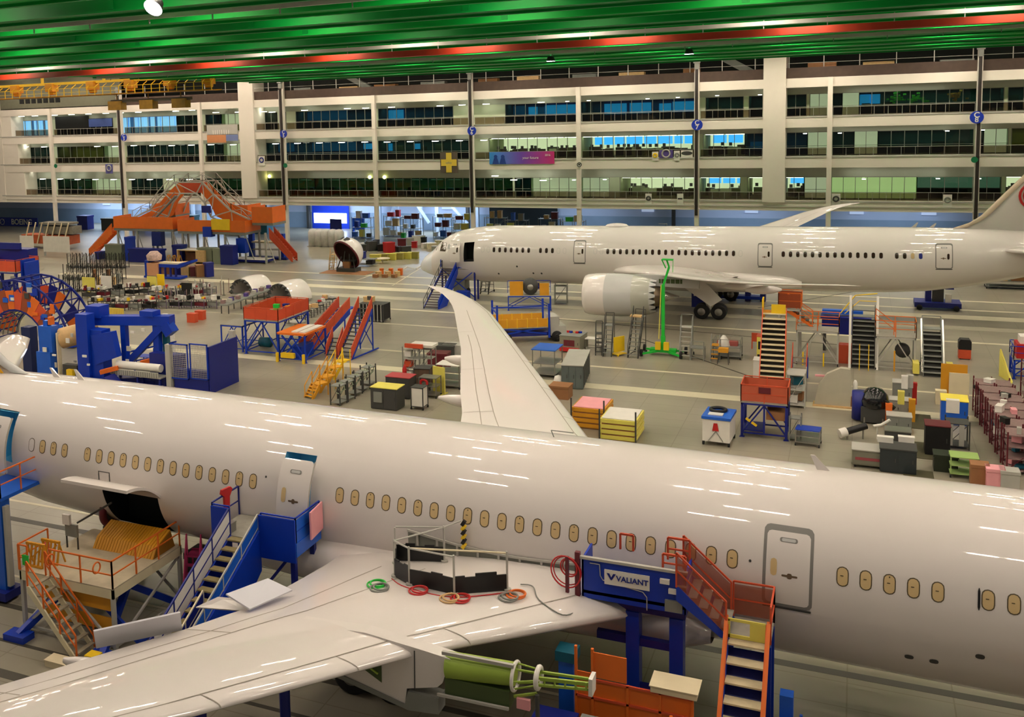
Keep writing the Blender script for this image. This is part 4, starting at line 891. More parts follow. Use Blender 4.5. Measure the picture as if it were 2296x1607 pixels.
# pallets of flat crates
def pallet(label,px,py,w,d,n,m,m2,group,rz=0):
    g=G(px,py); t=thing('pallet_stack',label,'pallet stack',(g.x,g.y+d/2,0),rz,group)
    for k in range(n):
        z=.1+k*.32; MB().b0(-w/2,w/2,-d/2,d/2,z,z+.22).b0(-w/2+.1,w/2-.1,-d/2+.05,d/2-.05,z-.1,z,1).build('flat_crate',[m,m_brown],t)
    z=.1+n*.32
    MB().b0(-w/2+.1,w/2-.1,-d/2+.1,d/2-.1,z-.09,z-.05).build('cover_sheet',m2,t)
    for sx in (-1,1): MB().b0(sx*w/2-.04,sx*w/2+.04,-d/2-.1,-d/2-.02,0,z+.5).build('stake',m_dgrey,t)
pallet('stack of yellow rimmed flat crates, nearest the white fuselage top',1385,990,2.1,2.6,4,m_lyel,m_white,'flat crate stacks'); pallet('stack of yellow rimmed flat crates with a pink sheet behind the wing edge',1318,962,2.0,2.6,4,m_amb,m_pink,'flat crate stacks')
# steel lockers, blue canopy cart
t=cabinet('long dark steel locker bank right of the blue canopy cart',G(1292,852),R(8),1.5,5.0,1.7,mat('locker steel',(96,106,104),.45,var=.25),lid=m_lgrey,n=3)
for k in range(6): MB().b0(.75,.79,-2.3+.78*k,-2.3+.78*k+.04,.1,1.6).build('door_seam',m_dgrey,t)
t=cart('frame cart with a blue canopy behind the raised wing',G(1228,838),0,1.7,2.2,1.0,m_steel,shelves=1,posts=1.0,name='canopy_cart'); MB().b0(-.9,.9,-1.15,1.15,2.0,2.06).build('canopy',m_lblue,t)
smallbox('dark bench beside the wing edge, below the lockers',G(1258,890),0,1.3,1.2,.9,m_brown,cat='bench',name='bench'); simple('wrapped_roll','white wrapped roll leaning by the wing edge','roll',MB().lathe([(0,0),(0,.3),(.5,.35),(.8,.25),(.9,0)],(0,0,0),(0,0,1),n=14),m_white,G(1252,868))
# lift truck with yellow side boards
g=G(1190,765); t=thing('lift_truck','blue lift truck with yellow mesh side boards behind the raised wing','truck',(g.x-.6,g.y+.4,0),R(28))
MB().b0(-2.6,1.9,-1.1,1.1,.55,.85).build('chassis',m_dblue,t); MB().b0(-2.7,1.7,-1.2,1.2,1.25,1.35).build('load_deck',m_lgrey,t)
for y in (-1.2,1.2):
    MB().b0(-2.7,1.7,y-.04,y+.04,1.35,2.05).build('side_board',m_amb,t)
    for k in range(6): MB().b0(-2.65+.86*k,-2.6+.86*k,y-.07,y+.07,1.3,2.1).build('board_stake',m_yel,t)
MB().bar((-2.4,-1.1,.7),(1.6,-1.1,1.3),.12).bar((1.6,-1.1,.7),(-2.4,-1.1,1.3),.12).build('scissor_lift',m_blue,t)
MB().b0(2.0,3.3,-1.0,1.0,.5,1.3).b0(2.0,2.7,-1.0,1.0,1.3,2.1).build('cab',m_lgrey,t); MB().b0(2.72,2.75,-.85,.85,1.4,2.0).build('windscreen',m_wdk,t); MB().b0(3.3,3.4,-.9,.9,.5,.8).build('front_bumper',m_dgrey,t)
for x in (-1.8,2.5):
    for y in (-1.0,1.0): MB().lathe([(-.15,0),(-.15,.45),(.15,.45),(.15,0)],(x,y,.45),(0,1,0),n=20).lathe([(-.17,.2),(.17,.2)],(x,y,.45),(0,1,0),n=12,mi=1).build('wheel',[m_rub,m_lgrey],t)
for x in (-2.6,1.8):
    for y in (-1.25,1.25): MB().b0(x-.08,x+.08,y-.08,y+.08,.4,3.3).build('mast_post',m_blue,t)
MB().b0(-2.7,1.7,1.1,1.2,2.6,2.7).b0(-2.7,-2.6,-1.2,1.2,2.6,2.7).build('mast_frame',m_blue,t)
g=G(1185,694); t=thing('equipment_basket','amber and blue lift basket carrying a round dark unit under the far fuselage','basket',(g.x,g.y+.3,0),R(18)); add_platform(t,4.2,1.6,1.5,m_blue,m_lgrey,m_blue,rail=1.2,sides='B',brace=True,lt=.1)
MB().b0(-1.9,-.6,-.8,-.7,1.5,2.9).b0(1.0,1.9,-.8,-.7,1.5,2.7).build('amber_panel',m_amb,t); MB().lathe([(-.5,0),(-.5,.75),(.3,.8),(.5,.3),(.5,0)],(.1,-.2,2.3),(0,1,0),n=20).build('round_unit',m_dgrey,t); MB().lathe([(-.56,0),(-.56,.3),(-.5,.3)],(.1,-.2,2.3),(0,1,0),n=16).build('unit_hub',m_steel,t)
g=G(1258,680); rack('grey steel rack frame right of the amber basket',g,R(10),1.2,1.0,2.0,m_grey,m_grey,3)
# carts and ladders in front of the far engine
t=cabinet('grey tool box cart with a red base and cluttered top',G(1286,784),R(-4),1.7,1.9,1.35,mat('olive grey paint',(130,126,108),.5),lid=m_grey,n=2,wheels=True,cat='cart',name='tool_box_cart'); MB().b0(-.8,.8,-1.15,-.95,.1,.4).build('base_tray',m_red,t); MB().b0(-.5,.4,-.99,-.96,.5,1.0).build('dark_drawer',m_maroon,t)
for k in range(5): smallbox('small red or blue item on the grey tool box cart',(t.location.x-.5+.25*k,t.location.y+.3-.1*(k%2),1.35),k,.2,.2,.15,[m_red,m_blue,m_wood][k%3],group='items on the tool box cart')
trestle('small white topped table beside the tool box cart',G(1327,783),0,.95,.9,.95,m_steel,m_white)
trestle('white topped table with a pole, left of the ladders',G(1352,786),0,.5,.5,.5,m_steel,m_lgrey)
ladder('dark steel rolling ladder left of the yellow panel cart',G(1361,800),R(4),2.3,m_dgrey,m_grey,'steel rolling ladders',w=.65)
ladder('tall dark rolling ladder with a wooden top right of the yellow panel cart',G(1418,803),R(-6),3.0,m_dgrey,m_grey,'steel rolling ladders',w=.8,top=.5)
ladder('short dark rolling ladder standing closest to the white topped table',G(1342,797),R(10),1.6,m_dgrey,m_dgrey,'steel rolling ladders',w=.5)
ladder('grey rolling ladder just right of the green boom lift',G(1536,806),R(3),2.3,m_grey,m_lgrey,'steel rolling ladders',w=.85)
simple('panel_cart','yellow flat panel standing upright on a small wheeled base','panel cart',MB().b0(-.04,.04,-.55,.55,.3,1.5).b0(-.35,.35,-.5,.5,.12,.18).tube((-.3,-.45,.08),(-.3,-.35,.08),.08).tube((.3,-.45,.08),(.3,-.35,.08),.08),m_yel,G(1388,796),R(-35))
simple('wooden_topper','wooden crate lid balanced on the tall dark ladder','lid',MB().b0(-.45,.45,-.3,.3,0,.12),m_wood,(G(1418,803).x,G(1418,803).y+1.6,3.0))
# green boom lift
g=G(1483,800); t=thing('boom_lift','bright green boom lift with a tall vertical mast','boom lift',(g.x,g.y+.8,0))
MB().b0(-1.0,1.0,-.35,.35,.25,.5).bar((-1.5,-1.0,.2),(0,0,.35),.14).bar((1.5,-1.0,.2),(0,0,.35),.14).bar((-1.6,.9,.2),(0,0,.35),.14).bar((1.6,.9,.2),(0,0,.35),.14).build('base',m_grn,t)
for x,y in ((-1.5,-1.0),(1.5,-1.0),(-1.6,.9),(1.6,.9)): MB().lathe([(-.09,0),(-.09,.28),(.09,.28),(.09,0)],(x,y,.28),(1,0,0),n=16).build('wheel',m_rub,t)
for x in (-.32,.32): MB().b0(x-.2,x+.2,-.6,-.3,.5,1.1).build('counterweight',m_yel,t)
MB().b0(-.16,.16,-.14,.14,.4,1.5).b0(-.12,.12,-.12,.12,1.5,5.6).b0(.0,.11,-.1,.1,1.5,5.8).build('mast',m_grn,t); MB().bar((-.3,-.2,1.3),(-.13,-.2,5.6),.06).build('lift_cylinder',m_lyel,t)
MB().bar((0,0,5.5),(.45,0,7.0),.16).bar((.45,0,7.0),(.25,0,7.6),.12).build('jib',m_grn,t); MB().b0(-.1,.75,-.3,.3,7.55,7.62).bar((-.1,0,7.55),(.2,0,6.9),.08).bar((.75,0,7.6),(.72,0,6.6),.04).build('cradle_arm',m_grn,t)
# small stands right of the boom lift
t=trestle('low grey steel bench beside the grey rolling ladder',G(1564,806),0,1.1,.9,1.0,m_grey,m_grey); add_rail(t,(-.5,-.4,.9),(.5,-.4,.9),.6,m_grey)
t=cart('grey cart piled with red and white bags',G(1632,800),0,2.0,1.5,.9,m_grey,shelves=1,posts=.6); MB().lathe([(0,.5),(.35,.42),(.8,.1),(.82,0)],(-.3,0,.9),(0,0,1),n=10).build('white_bag',m_white,t); MB().b0(-.8,.7,-.1,.6,.9,1.25).build('red_bag',mat('faded red bag',(176,90,84),.7),t)
t=ladder('small yellow and grey folding step left of the bag cart',G(1602,812),0,1.2,m_grey,m_amb,None,w=.6,top=.3,name='folding_step',cat='step')
simple('stool','amber seat on dark legs in front of the bag cart','stool',MB().b0(-.35,.35,-.3,.3,.9,1.2).bar((-.4,-.3,0),(-.3,-.2,1),.05,mi=1).bar((.4,-.3,0),(.3,-.2,1),.05,mi=1).bar((-.4,.3,0),(-.3,.2,1),.05,mi=1).bar((.4,.3,0),(.3,.2,1),.05,mi=1),[m_amb,m_dgrey],G(1622,815))
# ================================================================ right side equipment
g=G(1735,905); t=thing('access_stair','long cream tread stair with red orange sides leading down to a railed platform','stairs',(g.x-.1,g.y-1.0,0),R(2))
add_stairs(t,1.5,4.6,4.3,15,m_rorg,mat('worn cream tread',(206,192,156),.7,var=.3,scale=3),m_rorg,panel=None,rail=.35,th=.42,td=.4,mid=False,back=m_dgrey,xf=T(0,-2.3,.0)@Matrix.Translation((0,2.3,1.0)))
MB().b0(-.75,.75,4.6,5.7,5.2,5.3).bar((-.7,5.6,0),(-.7,5.6,5.2),.12).bar((.7,5.6,0),(.7,5.6,5.2),.12).b0(-.8,-.7,4.6,5.7,5.3,6.2,1).b0(-.2,.7,4.5,4.6,5.3,5.9,1).build('top_landing',[m_amb,m_yel],t)
g=G(1712,985); t=thing('work_platform','red orange railed platform on dark blue legs at the foot of the cream stair','platform',(g.x,g.y+1.2,0))
add_platform(t,2.55,2.1,2.1,m_dblue,m_deck,m_rorg,rail=1.05,panel=mat('faded red orange panel',(190,88,58),.6),lt=.14); MB().b0(-1.1,-.05,-.9,.9,.35,.42).b0(.1,1.1,-.9,.9,1.1,1.6,1).b0(-.05,.05,-1.0,-.9,.2,2.0).build('under_shelf',[m_dblue,m_brown],t); MB().b0(-.3,.35,-1.12,-1.08,2.7,3.05).build('name_plate',m_maroon,t); MB().bar((-1.0,-.95,1.1),(-.4,-.95,.7),.12).build('yellow_bar',m_yel,t)
cabinet('white tall cabinet left of the cream stair',G(1716,872),0,1.5,1.1,2.1,m_white,n=2)
t=rack('white framed cart with cartons right of the cream stair',G(1785,906),0,1.1,1.8,2.3,m_lgrey,m_lgrey,3)
for k,m in enumerate((m_white,m_lgrey,m_teal,m_brown)): smallbox('carton in the white framed cart',(t.location.x-.2+.1*k,t.location.y-.3+.2*k,.25+.55*(k%3)),k,.6,.6,.5,m,group='cartons in the white cart')
g=G(1790,860); t=thing('mobile_stair','small red orange stair with blue base right of the cream stair','stairs',(g.x,g.y,0)); add_stairs(t,.95,1.8,1.5,5,m_blue,m_deck,m_rorg,panel=m_rorg,rail=1.0); MB().bar((-.5,1.8,0),(-.5,1.8,1.5),.1).bar((.5,1.8,0),(.5,1.8,1.5),.1).bar((-.5,0.2,.3),(.5,.2,.9),.1).build('base_frame',m_blue,t)
t=cabinet('yellow framed machine with dark openings left of the cream stair top',G(1715,806),0,1.1,1.0,1.9,m_lyel,lid=m_rorg); MB().b0(-.45,.45,-.56,-.52,.9,1.5).b0(-.5,.5,-.56,-.52,.1,.5).build('dark_opening',m_black,t)
simple('barrier','small orange barrier left of the yellow framed machine','barrier',MB().b0(-.3,.3,-.05,.05,.6,1.3).b0(-.3,-.22,-.05,.05,0,.6).b0(.22,.3,-.05,.05,0,.6),m_rorg,G(1694,782))
# orange platform with stair (right)
g=G(1815,818); t=thing('work_platform','two level orange railed platform with its own stair, right of the cream stair','platform',(g.x+.5,g.y+1.0,0))
add_platform(t,2.9,1.9,2.6,m_lgrey,m_deck,m_org,rail=1.1,lt=.12,wheels=True,sides='FRB'); add_platform(t,1.6,1.6,3.9,m_lgrey,m_deck,m_org,rail=1.2,lt=.1,xf=T(-2.0,1.2),sides='FBL',panel=mat('rusty panel',(150,66,30),.6),brace=False)
add_stairs(t,.9,1.9,1.3,6,m_org,m_dgrey,m_org,rail=1.0,panel=None,xf=T(-.3,1.0,2.6,R(90)))
for k in range(2): MB().b0(-1.0+1.4*k,-.9+1.4*k,-1.2,-1.1,0,1.0).build('bumper_post',m_yel,t)
t=ladder('stair with two tall white side rails and a yellow rail beyond it',G(1935,826),0,3.4,m_dgrey,m_grey,None,w=1.5,run=2.6,top=.3,name='mobile_stair',cat='stairs')
for sx in (-.9,.9): MB().bar((sx,-.2,0),(sx,1.6,5.1),.16).build('white_rail',m_white,t)
MB().path([(-1.6,3.2,3.4),(-.6,3.4,4.8),(.9,3.4,5.0)],.04).path([(-1.3,3.2,3.4),(-.3,3.4,4.4),(.9,3.4,4.4)],.03).build('yellow_rail',m_yel,t)
for sx in (-.25,.35): MB().bar((sx,-.6,0),(sx,-.4,1.9),.05).build('yellow_pole',m_yel,t)
g=G(1895,790); t=thing('lift_unit','blue covered lift unit behind the white railed stair','lift unit',(g.x,g.y+.8,0)); MB().b0(-1.7,1.7,-.7,.7,1.4,2.6).b0(-1.8,1.8,-.8,.8,2.6,2.75).build('body',m_dblue,t); MB().b0(-1.7,1.2,-.3,.3,2.9,3.2).build('blue_pipe',m_lblue,t)
for sx in (-1,1): MB().b0(sx*1.5-.1,sx*1.5+.1,-.6,.6,0,1.4).build('leg',m_dgrey,t)
smallbox('red stepped block between the orange platform and the white railed stair',G(1895,812),0,.9,.8,1.4,m_rorg,cat='block',name='step_block')
g=G(2003,832); t=thing('work_platform','orange railed platform on pale diagonal legs with yellow casters, right of the white railed stair','platform',(g.x+.1,g.y+1.0,0))
add_platform(t,2.6,1.9,2.5,m_lgrey,m_deck,m_org,rail=1.15,lt=.12,wheels=True,panel=None,sides='FBLR'); add_rail(t,(-1.3,-.95,3.6),(-.1,-.3,2.5),.9,m_org); 
MB().b0(-.1,0,-1.05,-.95,0,1.5).build('yellow_jack',m_amb,t); MB().lathe([(-.3,0),(-.3,.5),(.3,.5),(.3,0)],(.5,.3,1.3),(0,1,0),n=16).build('stored_drum',m_dgrey,t)
t=ladder('silver railed grey stair standing alone near the orange bin',G(2092,846),0,2.9,m_grey,m_grey,None,w=1.2,run=3.0,top=.8,name='mobile_stair',cat='stairs')
for sx in (-.68,.68): MB().bar((sx,0,.3),(sx,2.8,3.6),.1).build('silver_rail',m_shim,t)
for sx in (-1,1): MB().b0(sx*1.05-.2,sx*1.05+.2,.1,1.3,.15,.9).build('side_step',[m_lyel],t)
g=G(2163,806); t=thing('waste_bin','orange wheeled bin with a black lid standing alone on the floor','bin',(g.x,g.y+.4,0)); MB().b0(-.4,.4,-.4,.4,.06,.75).build('body',m_rorg,t); MB().b0(-.42,.42,-.42,.42,.75,1.35).prism([(-.4,-.42,1.35),(.4,-.42,1.35),(.3,-.42,1.5),(-.3,-.42,1.5)],(0,.84,0)).build('hood',m_black,t)
for sx in (-1,1): MB().lathe([(-.04,0),(-.04,.1),(.04,.1),(.04,0)],(sx*.3,-.3,.1),(1,0,0),n=10).build('caster',m_rub,t)
# tall white shrouds
g=G(1868,912); t=thing('curved_panel_stand','tall pale curved panel standing on a low base behind the closest fuselage','panel',(g.x,g.y,0))
MB().prism([(-1.1,0,0.1),(1.0,0,0.1),(1.05,0,1.6),(.95,0,2.5),(.4,0,2.55),(-.4,0,2.1),(-.9,0,1.3)],(0,.5,0)).build('curved_panel',mat('pale grey skin',(184,178,158),.5),t); MB().b0(-1.2,1.1,-.2,.8,0,.1).build('base',m_wood,t); MB().lathe([(0,0),(0,.14),(1.5,.14),(1.7,.06),(1.7,0)],(1.25,.2,0.1),(0,0,1),n=12).build('side_cylinder',m_white,t)
simple('plank','pale plank lying behind the curved panel','plank',MB().b0(-1.0,1.0,-.12,.12,0,.1),m_pink,G(1862,845)); smallbox('brown carton right of the curved panel',G(1903,912),0,.35,.4,.65,m_brown,name='carton')
# blue and white cart
g=G(1603,1000); t=thing('shrouded_cart','white sided wheeled cart with a blue top and a black ring on it','cart',(g.x+.1,g.y+1.0,0),R(-3)); MB().b0(-.75,.75,-1.0,1.0,.25,1.55).build('body',m_white,t); MB().b0(-.8,.8,-1.05,1.05,1.55,1.7).build('top',m_lblue,t); MB().torus((-.1,.35,1.78),(0,0,1),.42,.1,n=22).build('black_ring',m_black,t); MB().b0(-.5,.3,-.7,-.2,1.7,1.76).build('white_bag',m_plastic,t); MB().prism([(-.12,-1.02,1.35),(.08,-1.02,1.35),(.16,-1.02,.9),(-.2,-1.02,.9)],(0,-.02,0)).build('red_strap',m_red,t); MB().bar((0,-1.03,.9),(-.4,-1.03,.3),.03).bar((0,-1.03,.9),(.4,-1.03,.3),.03).build('straps',m_grey,t)
for sx in (-1,1):
    for sy in (-1,1): MB().lathe([(-.05,0),(-.05,.14),(.05,.14),(.05,0)],(sx*.7,sy*.9,.14),(1,0,0),n=12).build('caster',m_rub,t)
t=cart('small blue and steel wire cart right of the blue legged platform',G(1812,996),R(-4),1.3,1.0,.95,m_steel,top=m_blue,shelves=2); t=rack('narrow steel frame left of the small blue wire cart',G(1783,985),0,.6,.8,1.5,m_grey,m_grey,2)
# black dome machine
g=G(1958,945); t=thing('covered_machine','machine under a shiny black dome cover with a dark blue side','machine',(g.x,g.y,0)); MB().lathe([(1.0,.75),(1.35,.8),(1.75,.68),(2.05,.42),(2.15,0)],(0.05,0,0),(0,0,1),n=22).build('black_cover',mat('black plastic sheet',(16,18,20),.2,coat=.4),t); MB().b0(-.7,.75,-.6,.7,.1,1.0).build('body',m_dgrey,t); MB().lathe([(0,0),(0,.45),(1.7,.45),(1.7,0)],(-.75,.1,.1),(0,0,1),n=16).build('blue_tank',m_dblue,t); MB().bar((.5,-.4,1.5),(1.1,-.7,1.1),.2).build('nozzle_arm',m_black,t)
for dx in (-.5,.5): MB().bar((dx,-.6,0),(dx,-.6,.4),.08).build('foot',m_steel,t)
g=G(1912,985); t=thing('duct','black flexible duct with a white collar leaning on the floor','duct',(g.x,g.y,0),R(20)); MB().tube((-.7,0,.35),(.8,.2,.75),.2,n=14).build('hose',m_black,t); MB().tube((-.75,0,.35),(-.35,.05,.45),.27,n=14).build('collar',m_white,t); MB().tube((-.3,0,0),(-.3,0,.4),.05).tube((.6,.1,0),(.6,.1,.6),.05).build('stand',m_steel,t)
simple('bent_pipe','white elbow pipe beside the black duct','pipe',MB().path([(-.4,0,.75),(0,0,.85),(.45,0,1.2)],.09).tube((-.2,0,0),(-.2,0,.8),.04),m_white,G(1975,985))
# clear cases near the fuselage line
t=cabinet('low clear sided case with faint red lettering, left of the dark case',G(1945,1042),0,1.5,1.3,1.0,mat('dusty clear case',(120,118,104),.35,var=.1),lid=m_lgrey,n=1,wheels=True,cat='case',name='display_case'); MB().b0(-.6,.6,-.7,-.68,.45,.6).build('red_lettering_band',mat('faded red band',(150,70,76),.6),t)
t=cabinet('dark clear sided case with a white label',G(2012,1052),0,1.7,1.4,1.3,mat('dark clear case',(44,52,56),.2,var=.1),lid=m_dgrey,n=2,cat='case',name='display_case')
for px,l in ((1985,'left'),(2032,'right')): smallbox('long white carton on the %s of the clear cases'%l,G(px,990,1.3),0,.75,.35,.3,m_white,name='carton')
# column of assorted cabinets behind
for k,(px,py,m,l,w,h) in enumerate(((2022,905,m_grey,'grey cabinet topped with white and red items',1.1,1.5),(2018,932,m_lgrey,'low grey worktop with scattered papers behind the clear cases',1.2,1.1),(2015,965,m_grey,'grey bench with an amber side in the cluttered aisle',1.3,1.0),(2012,1000,m_dgrey,'dark tool chest in the cluttered aisle, nearest the clear cases',1.3,1.0))):
    cabinet(l,G(px,py),0,w,1.0,h,m,lid=m_lgrey if k<3 else m_steel,wheels=True,name='tool_chest',cat='tool chest')
for px,py,z,m,l in ((2028,870,1.5,m_white,'white upright bag on the grey cabinet'),(2040,868,1.5,m_lgrey,'grey upright bag on the grey cabinet'),(2048,905,0,m_red,'red upright drum right of the low grey worktop'),(2044,945,0,m_amb,'amber post at the side of the grey bench'),(2020,905,1.1,m_lyel,'small yellow parcel on the low grey worktop'),(1992,955,0,m_org,'orange and blue pole left of the dark tool chest')): smallbox(l,G(px,py,z),0,.35,.35,.8 if z else 1.4,m,cat='item',name='upright_item')
for k,(px,py,w,d) in enumerate(((2060,945,1.4,3.2),(2068,1010,1.5,3.0),(2060,1070,1.4,2.2))): simple('floor_mat','dark green floor mat, %s of the three beside the clear cases'%['farthest','middle','nearest'][k],'mat',MB().b0(-w/2,w/2,-d/2,d/2,0.006,.03),mat('olive mat',(72,68,44),.8),G(px,py))
# yellow topped box and others
t=cabinet('blue box with a bright yellow top and a white sheet over its edge',G(2138,945),R(-2),1.4,1.6,1.5,m_lblue,lid=mat('bright yellow top',(248,226,84),.5),n=1,cat='box',name='covered_box'); MB().b0(-.45,.25,-.86,-.82,.75,1.5).b0(-.45,.25,-.82,-.4,1.5,1.52).build('white_sheet',m_white,t)
t=thing('panel_stand','tall amber panel stand with a white board in front','panel stand',G(2140,892)); MB().b0(-.8,.7,0.1,.2,0,2.2).b0(-.8,.7,-.3,.6,0,.08).build('amber_panel',m_amb,t); MB().b0(-.35,.8,-.2,-.1,.1,1.7).build('white_board',m_cream,t)
smallbox('small white bin left of the amber panel stand',G(2109,905),0,.6,.5,.9,m_cream,name='bin',cat='bin')
cabinet('black and maroon machine cabinet with an orange gauge',G(2100,1015),0,1.2,1.2,1.7,m_black,lid=m_maroon,n=1,name='machine_cabinet')
smallbox('dark green square bin in front of the machine cabinet',G(2119,1052),0,1.1,1.0,.9,mat('dark green plastic',(34,42,26),.6),cat='bin',name='bin')
t=rack('grey topped stand with white side panels right of the machine cabinet',G(2145,1000),0,1.1,1.2,1.6,m_dgrey,m_dgrey,2); MB().b0(-.5,-.25,-.62,-.58,.2,1.4).b0(.05,.3,-.62,-.58,.2,1.4).build('white_panel',m_lgrey,t)
cart('pale green cart with an orange edge near the closest fuselage',G(2160,1066),0,1.3,1.1,1.1,mat('pale green paint',(166,196,120),.5),top=mat('green tray',(150,180,100),.5),shelves=2)
# maroon-grey rack rows at far right
nm=['nearest','second','third','fourth','fifth','sixth','seventh']
for k in range(7):
    p=Vector((8.2-.08*k,61.0+1.75*k,0)); t=rack('mauve steel shelving with small parts, %s of the left rack row'%nm[k],p,0,1.9,1.5,2.2,m_maroon,m_mauve,4,group='left row of mauve racks',nb=2)
    for j in range(9):
        rr=random.Random(k*31+j); smallbox('small white or metal part stored on the left rack row',(p.x+rr.uniform(-.8,.8),p.y+rr.uniform(-.5,.5),rr.choice((.25,.87,1.5,2.07))),rr.random()*3,rr.uniform(.25,.7),rr.uniform(.2,.5),rr.uniform(.15,.5),rr.choice((m_white,m_white,m_lgrey,m_mauve,m_teal,m_black,m_pink)),group='parts on the left rack row',cat='part',name='stored_part')
for k in range(7):
    p=Vector((10.9-.05*k,62.0+2.0*k,0)); t=rack('mauve steel shelving with small parts, %s of the right rack row'%nm[k],p,0,2.0,1.7,2.9,m_maroon,m_mauve,5,group='right row of mauve racks',nb=2)
    for j in range(8):
        rr=random.Random(k*17+j+500); smallbox('small white or metal part stored on the right rack row',(p.x+rr.uniform(-.8,.8),p.y+rr.uniform(-.6,.6),rr.choice((.25,.88,1.55,2.2,2.78))),rr.random()*3,rr.uniform(.15,.4),rr.uniform(.12,.3),rr.uniform(.12,.35),rr.choice((m_white,m_lgrey,m_mauve,m_pink,m_black)),group='parts on the right rack row',cat='part',name='stored_part')
for k,(px,py) in enumerate(((2195,1085),(2230,1095),(2262,1100))): smallbox('pale carton stack %s at the right edge beside the fuselage'%['left','middle','right'][k],G(px,py),0,.8,.8,1.1,[m_brown,m_pink,m_lgrey][k],name='carton')
t=thing('work_platform','blue platform with red and white load at the right edge of the floor','platform',G(2290,850)+Vector((.6,1.0,0))); add_platform(t,2.2,2.2,1.4,m_blue,m_deck,m_blue,rail=.9,sides='FBLR'); MB().b0(-.9,.3,-.8,.8,1.4,2.4).build('red_load',m_red,t); MB().b0(-.7,.8,-.6,.6,2.4,2.9).build('white_load',m_white,t)
simple('barrier_net','yellow slanted barrier beside the blue platform at the right edge','barrier',MB().prism([(-.5,.9,1.9),(-.45,.9,1.9),(.05,-1.2,.1),(0,-1.2,.0)],(.05,0,0)).prism([(-.5,.9,1.8),(-.5,.9,0),(0,-1.2,0)],(.04,0,0)),m_lyel,G(2262,850))
# beneath the far airliner tail
g=G(2103,697); t=thing('tail_support','dark blue wheeled support dolly under the far tail','support stand',(g.x,g.y+1.4,0)); MB().b0(-1.9,1.9,-1.2,1.2,.25,.7).build('base',m_dblue,t); MB().b0(-.4,.5,-.5,.5,.7,2.6).build('column',m_dgrey,t); MB().b0(.6,1.3,-.6,.6,1.9,2.5).b0(-1.0,-.5,-.5,.5,.7,2.2).build('blue_block',m_dblue,t); MB().b0(.6,1.1,-.9,-.6,.7,1.5).build('white_case',m_white,t)
for sx in (-1,1):
    for sy in (-1,1): MB().lathe([(-.1,0),(-.1,.25),(.1,.25),(.1,0)],(sx*1.5,sy*1.25,.25),(0,1,0),n=14).build('wheel',m_rub,t)
t=cart('low platform cart carrying a wooden crate beneath the far tail cone',G(2260,645),0,4.0,2.0,.8,m_grey,shelves=1); smallbox('plywood crate on the low cart beneath the far tail',(t.location.x-.9,t.location.y-.3,.82),0,1.5,1.2,1.1,m_wood,cat='crate',name='crate'); smallbox('brown equipment beneath the far tail, right of the crate',(t.location.x+1.1,t.location.y,.82),0,1.8,1.4,1.0,m_brown,cat='crate',name='crate')
# beside the main gear
g=G(1640,690); t=thing('wheel_chock_frame','dark blue gear handling frame beyond the far main wheels','frame',(g.x+.5,g.y+4.5,0))
for x in (-2.2,-.8,.6,2.0): MB().b0(x-.25,x+.25,-.5,.5,0,2.9).build('blue_post',m_dblue,t)
MB().b0(-2.4,2.2,-.6,.6,1.6,1.9).b0(-2.4,2.2,-.6,.6,.2,.5).build('cross_beam',m_blue,t)
g=G(1565,700); t=thing('gear_stand','dark blue stand left of the far main wheels','stand',(g.x,g.y+2.0,0)); MB().b0(-.8,.8,-.5,.5,.2,2.6).build('body',m_dblue,t); MB().b0(-.6,-.1,-.55,-.5,1.3,1.8).build('white_label',m_white,t)
# stair at the far nose
g=G(960,692); t=thing('passenger_stair','dark blue passenger stair leading up to the open door of the far airliner','stairs',(g.x+.3,g.y-.1,0),0)
add_stairs(t,1.6,5.5,4.0,17,m_blue,mat('dark tread',(62,46,48),.7),m_dgrey,rail=1.0,sides='L',th=.5,mid=True)
add_rail(t,(.8,.1,.05),(.8,5.5,4.0),.95,m_blue,panel=m_blue,name='handrail'); MB().prism([(.86,.1,0),(.86,2.2,0),(.86,5.5,3.4),(.86,5.5,4.2),(.86,0.3,.4)],(.08,0,0)).build('side_skirt',m_blue,t)
t.scale=(1,1,.83)
MB().b0(-1.0,2.9,5.5,6.9,3.9,4.0).build('landing',m_deck,t)
for a,b in (((-1.0,6.9,4.0),(-1.0,5.5,4.0)),((2.9,5.5,4.0),(2.9,6.9,4.0)),((1.0,5.5,4.0),(2.9,5.5,4.0))): add_rail(t,a,b,1.05,m_blue,panel=m_blue)
for x,y in ((-.9,5.7),(-.9,6.7),(2.7,5.7),(2.7,6.7)): MB().b0(x-.08,x+.08,y-.08,y+.08,0,3.9).build('leg',m_dblue,t)
MB().bar((-.9,5.7,.4),(2.7,5.7,3.8),.1).bar((2.7,5.7,.4),(-.9,5.7,3.8),.1).b0(.9,2.3,4.4,5.4,.2,1.3).build('base_unit',m_blue,t)
g=G(1585-400,650); t=ladder('dark lattice ladder under the far forward fuselage',G(1085,660),0,2.6,m_dgrey,m_grey,None,w=.9,top=.2)
smallbox('grey ground unit behind the nose wheel of the far airliner',G(1035,664),0,1.3,1.5,1.9,m_grey,cat='ground unit',name='ground_unit')
for k in range(6): smallbox('dark blue case lined up beneath the far forward fuselage',G(1183+8*k,646),0,.35,.5,.9,m_dblue if k%2 else m_dgrey,cat='case',group='cases under the far fuselage',name='case')
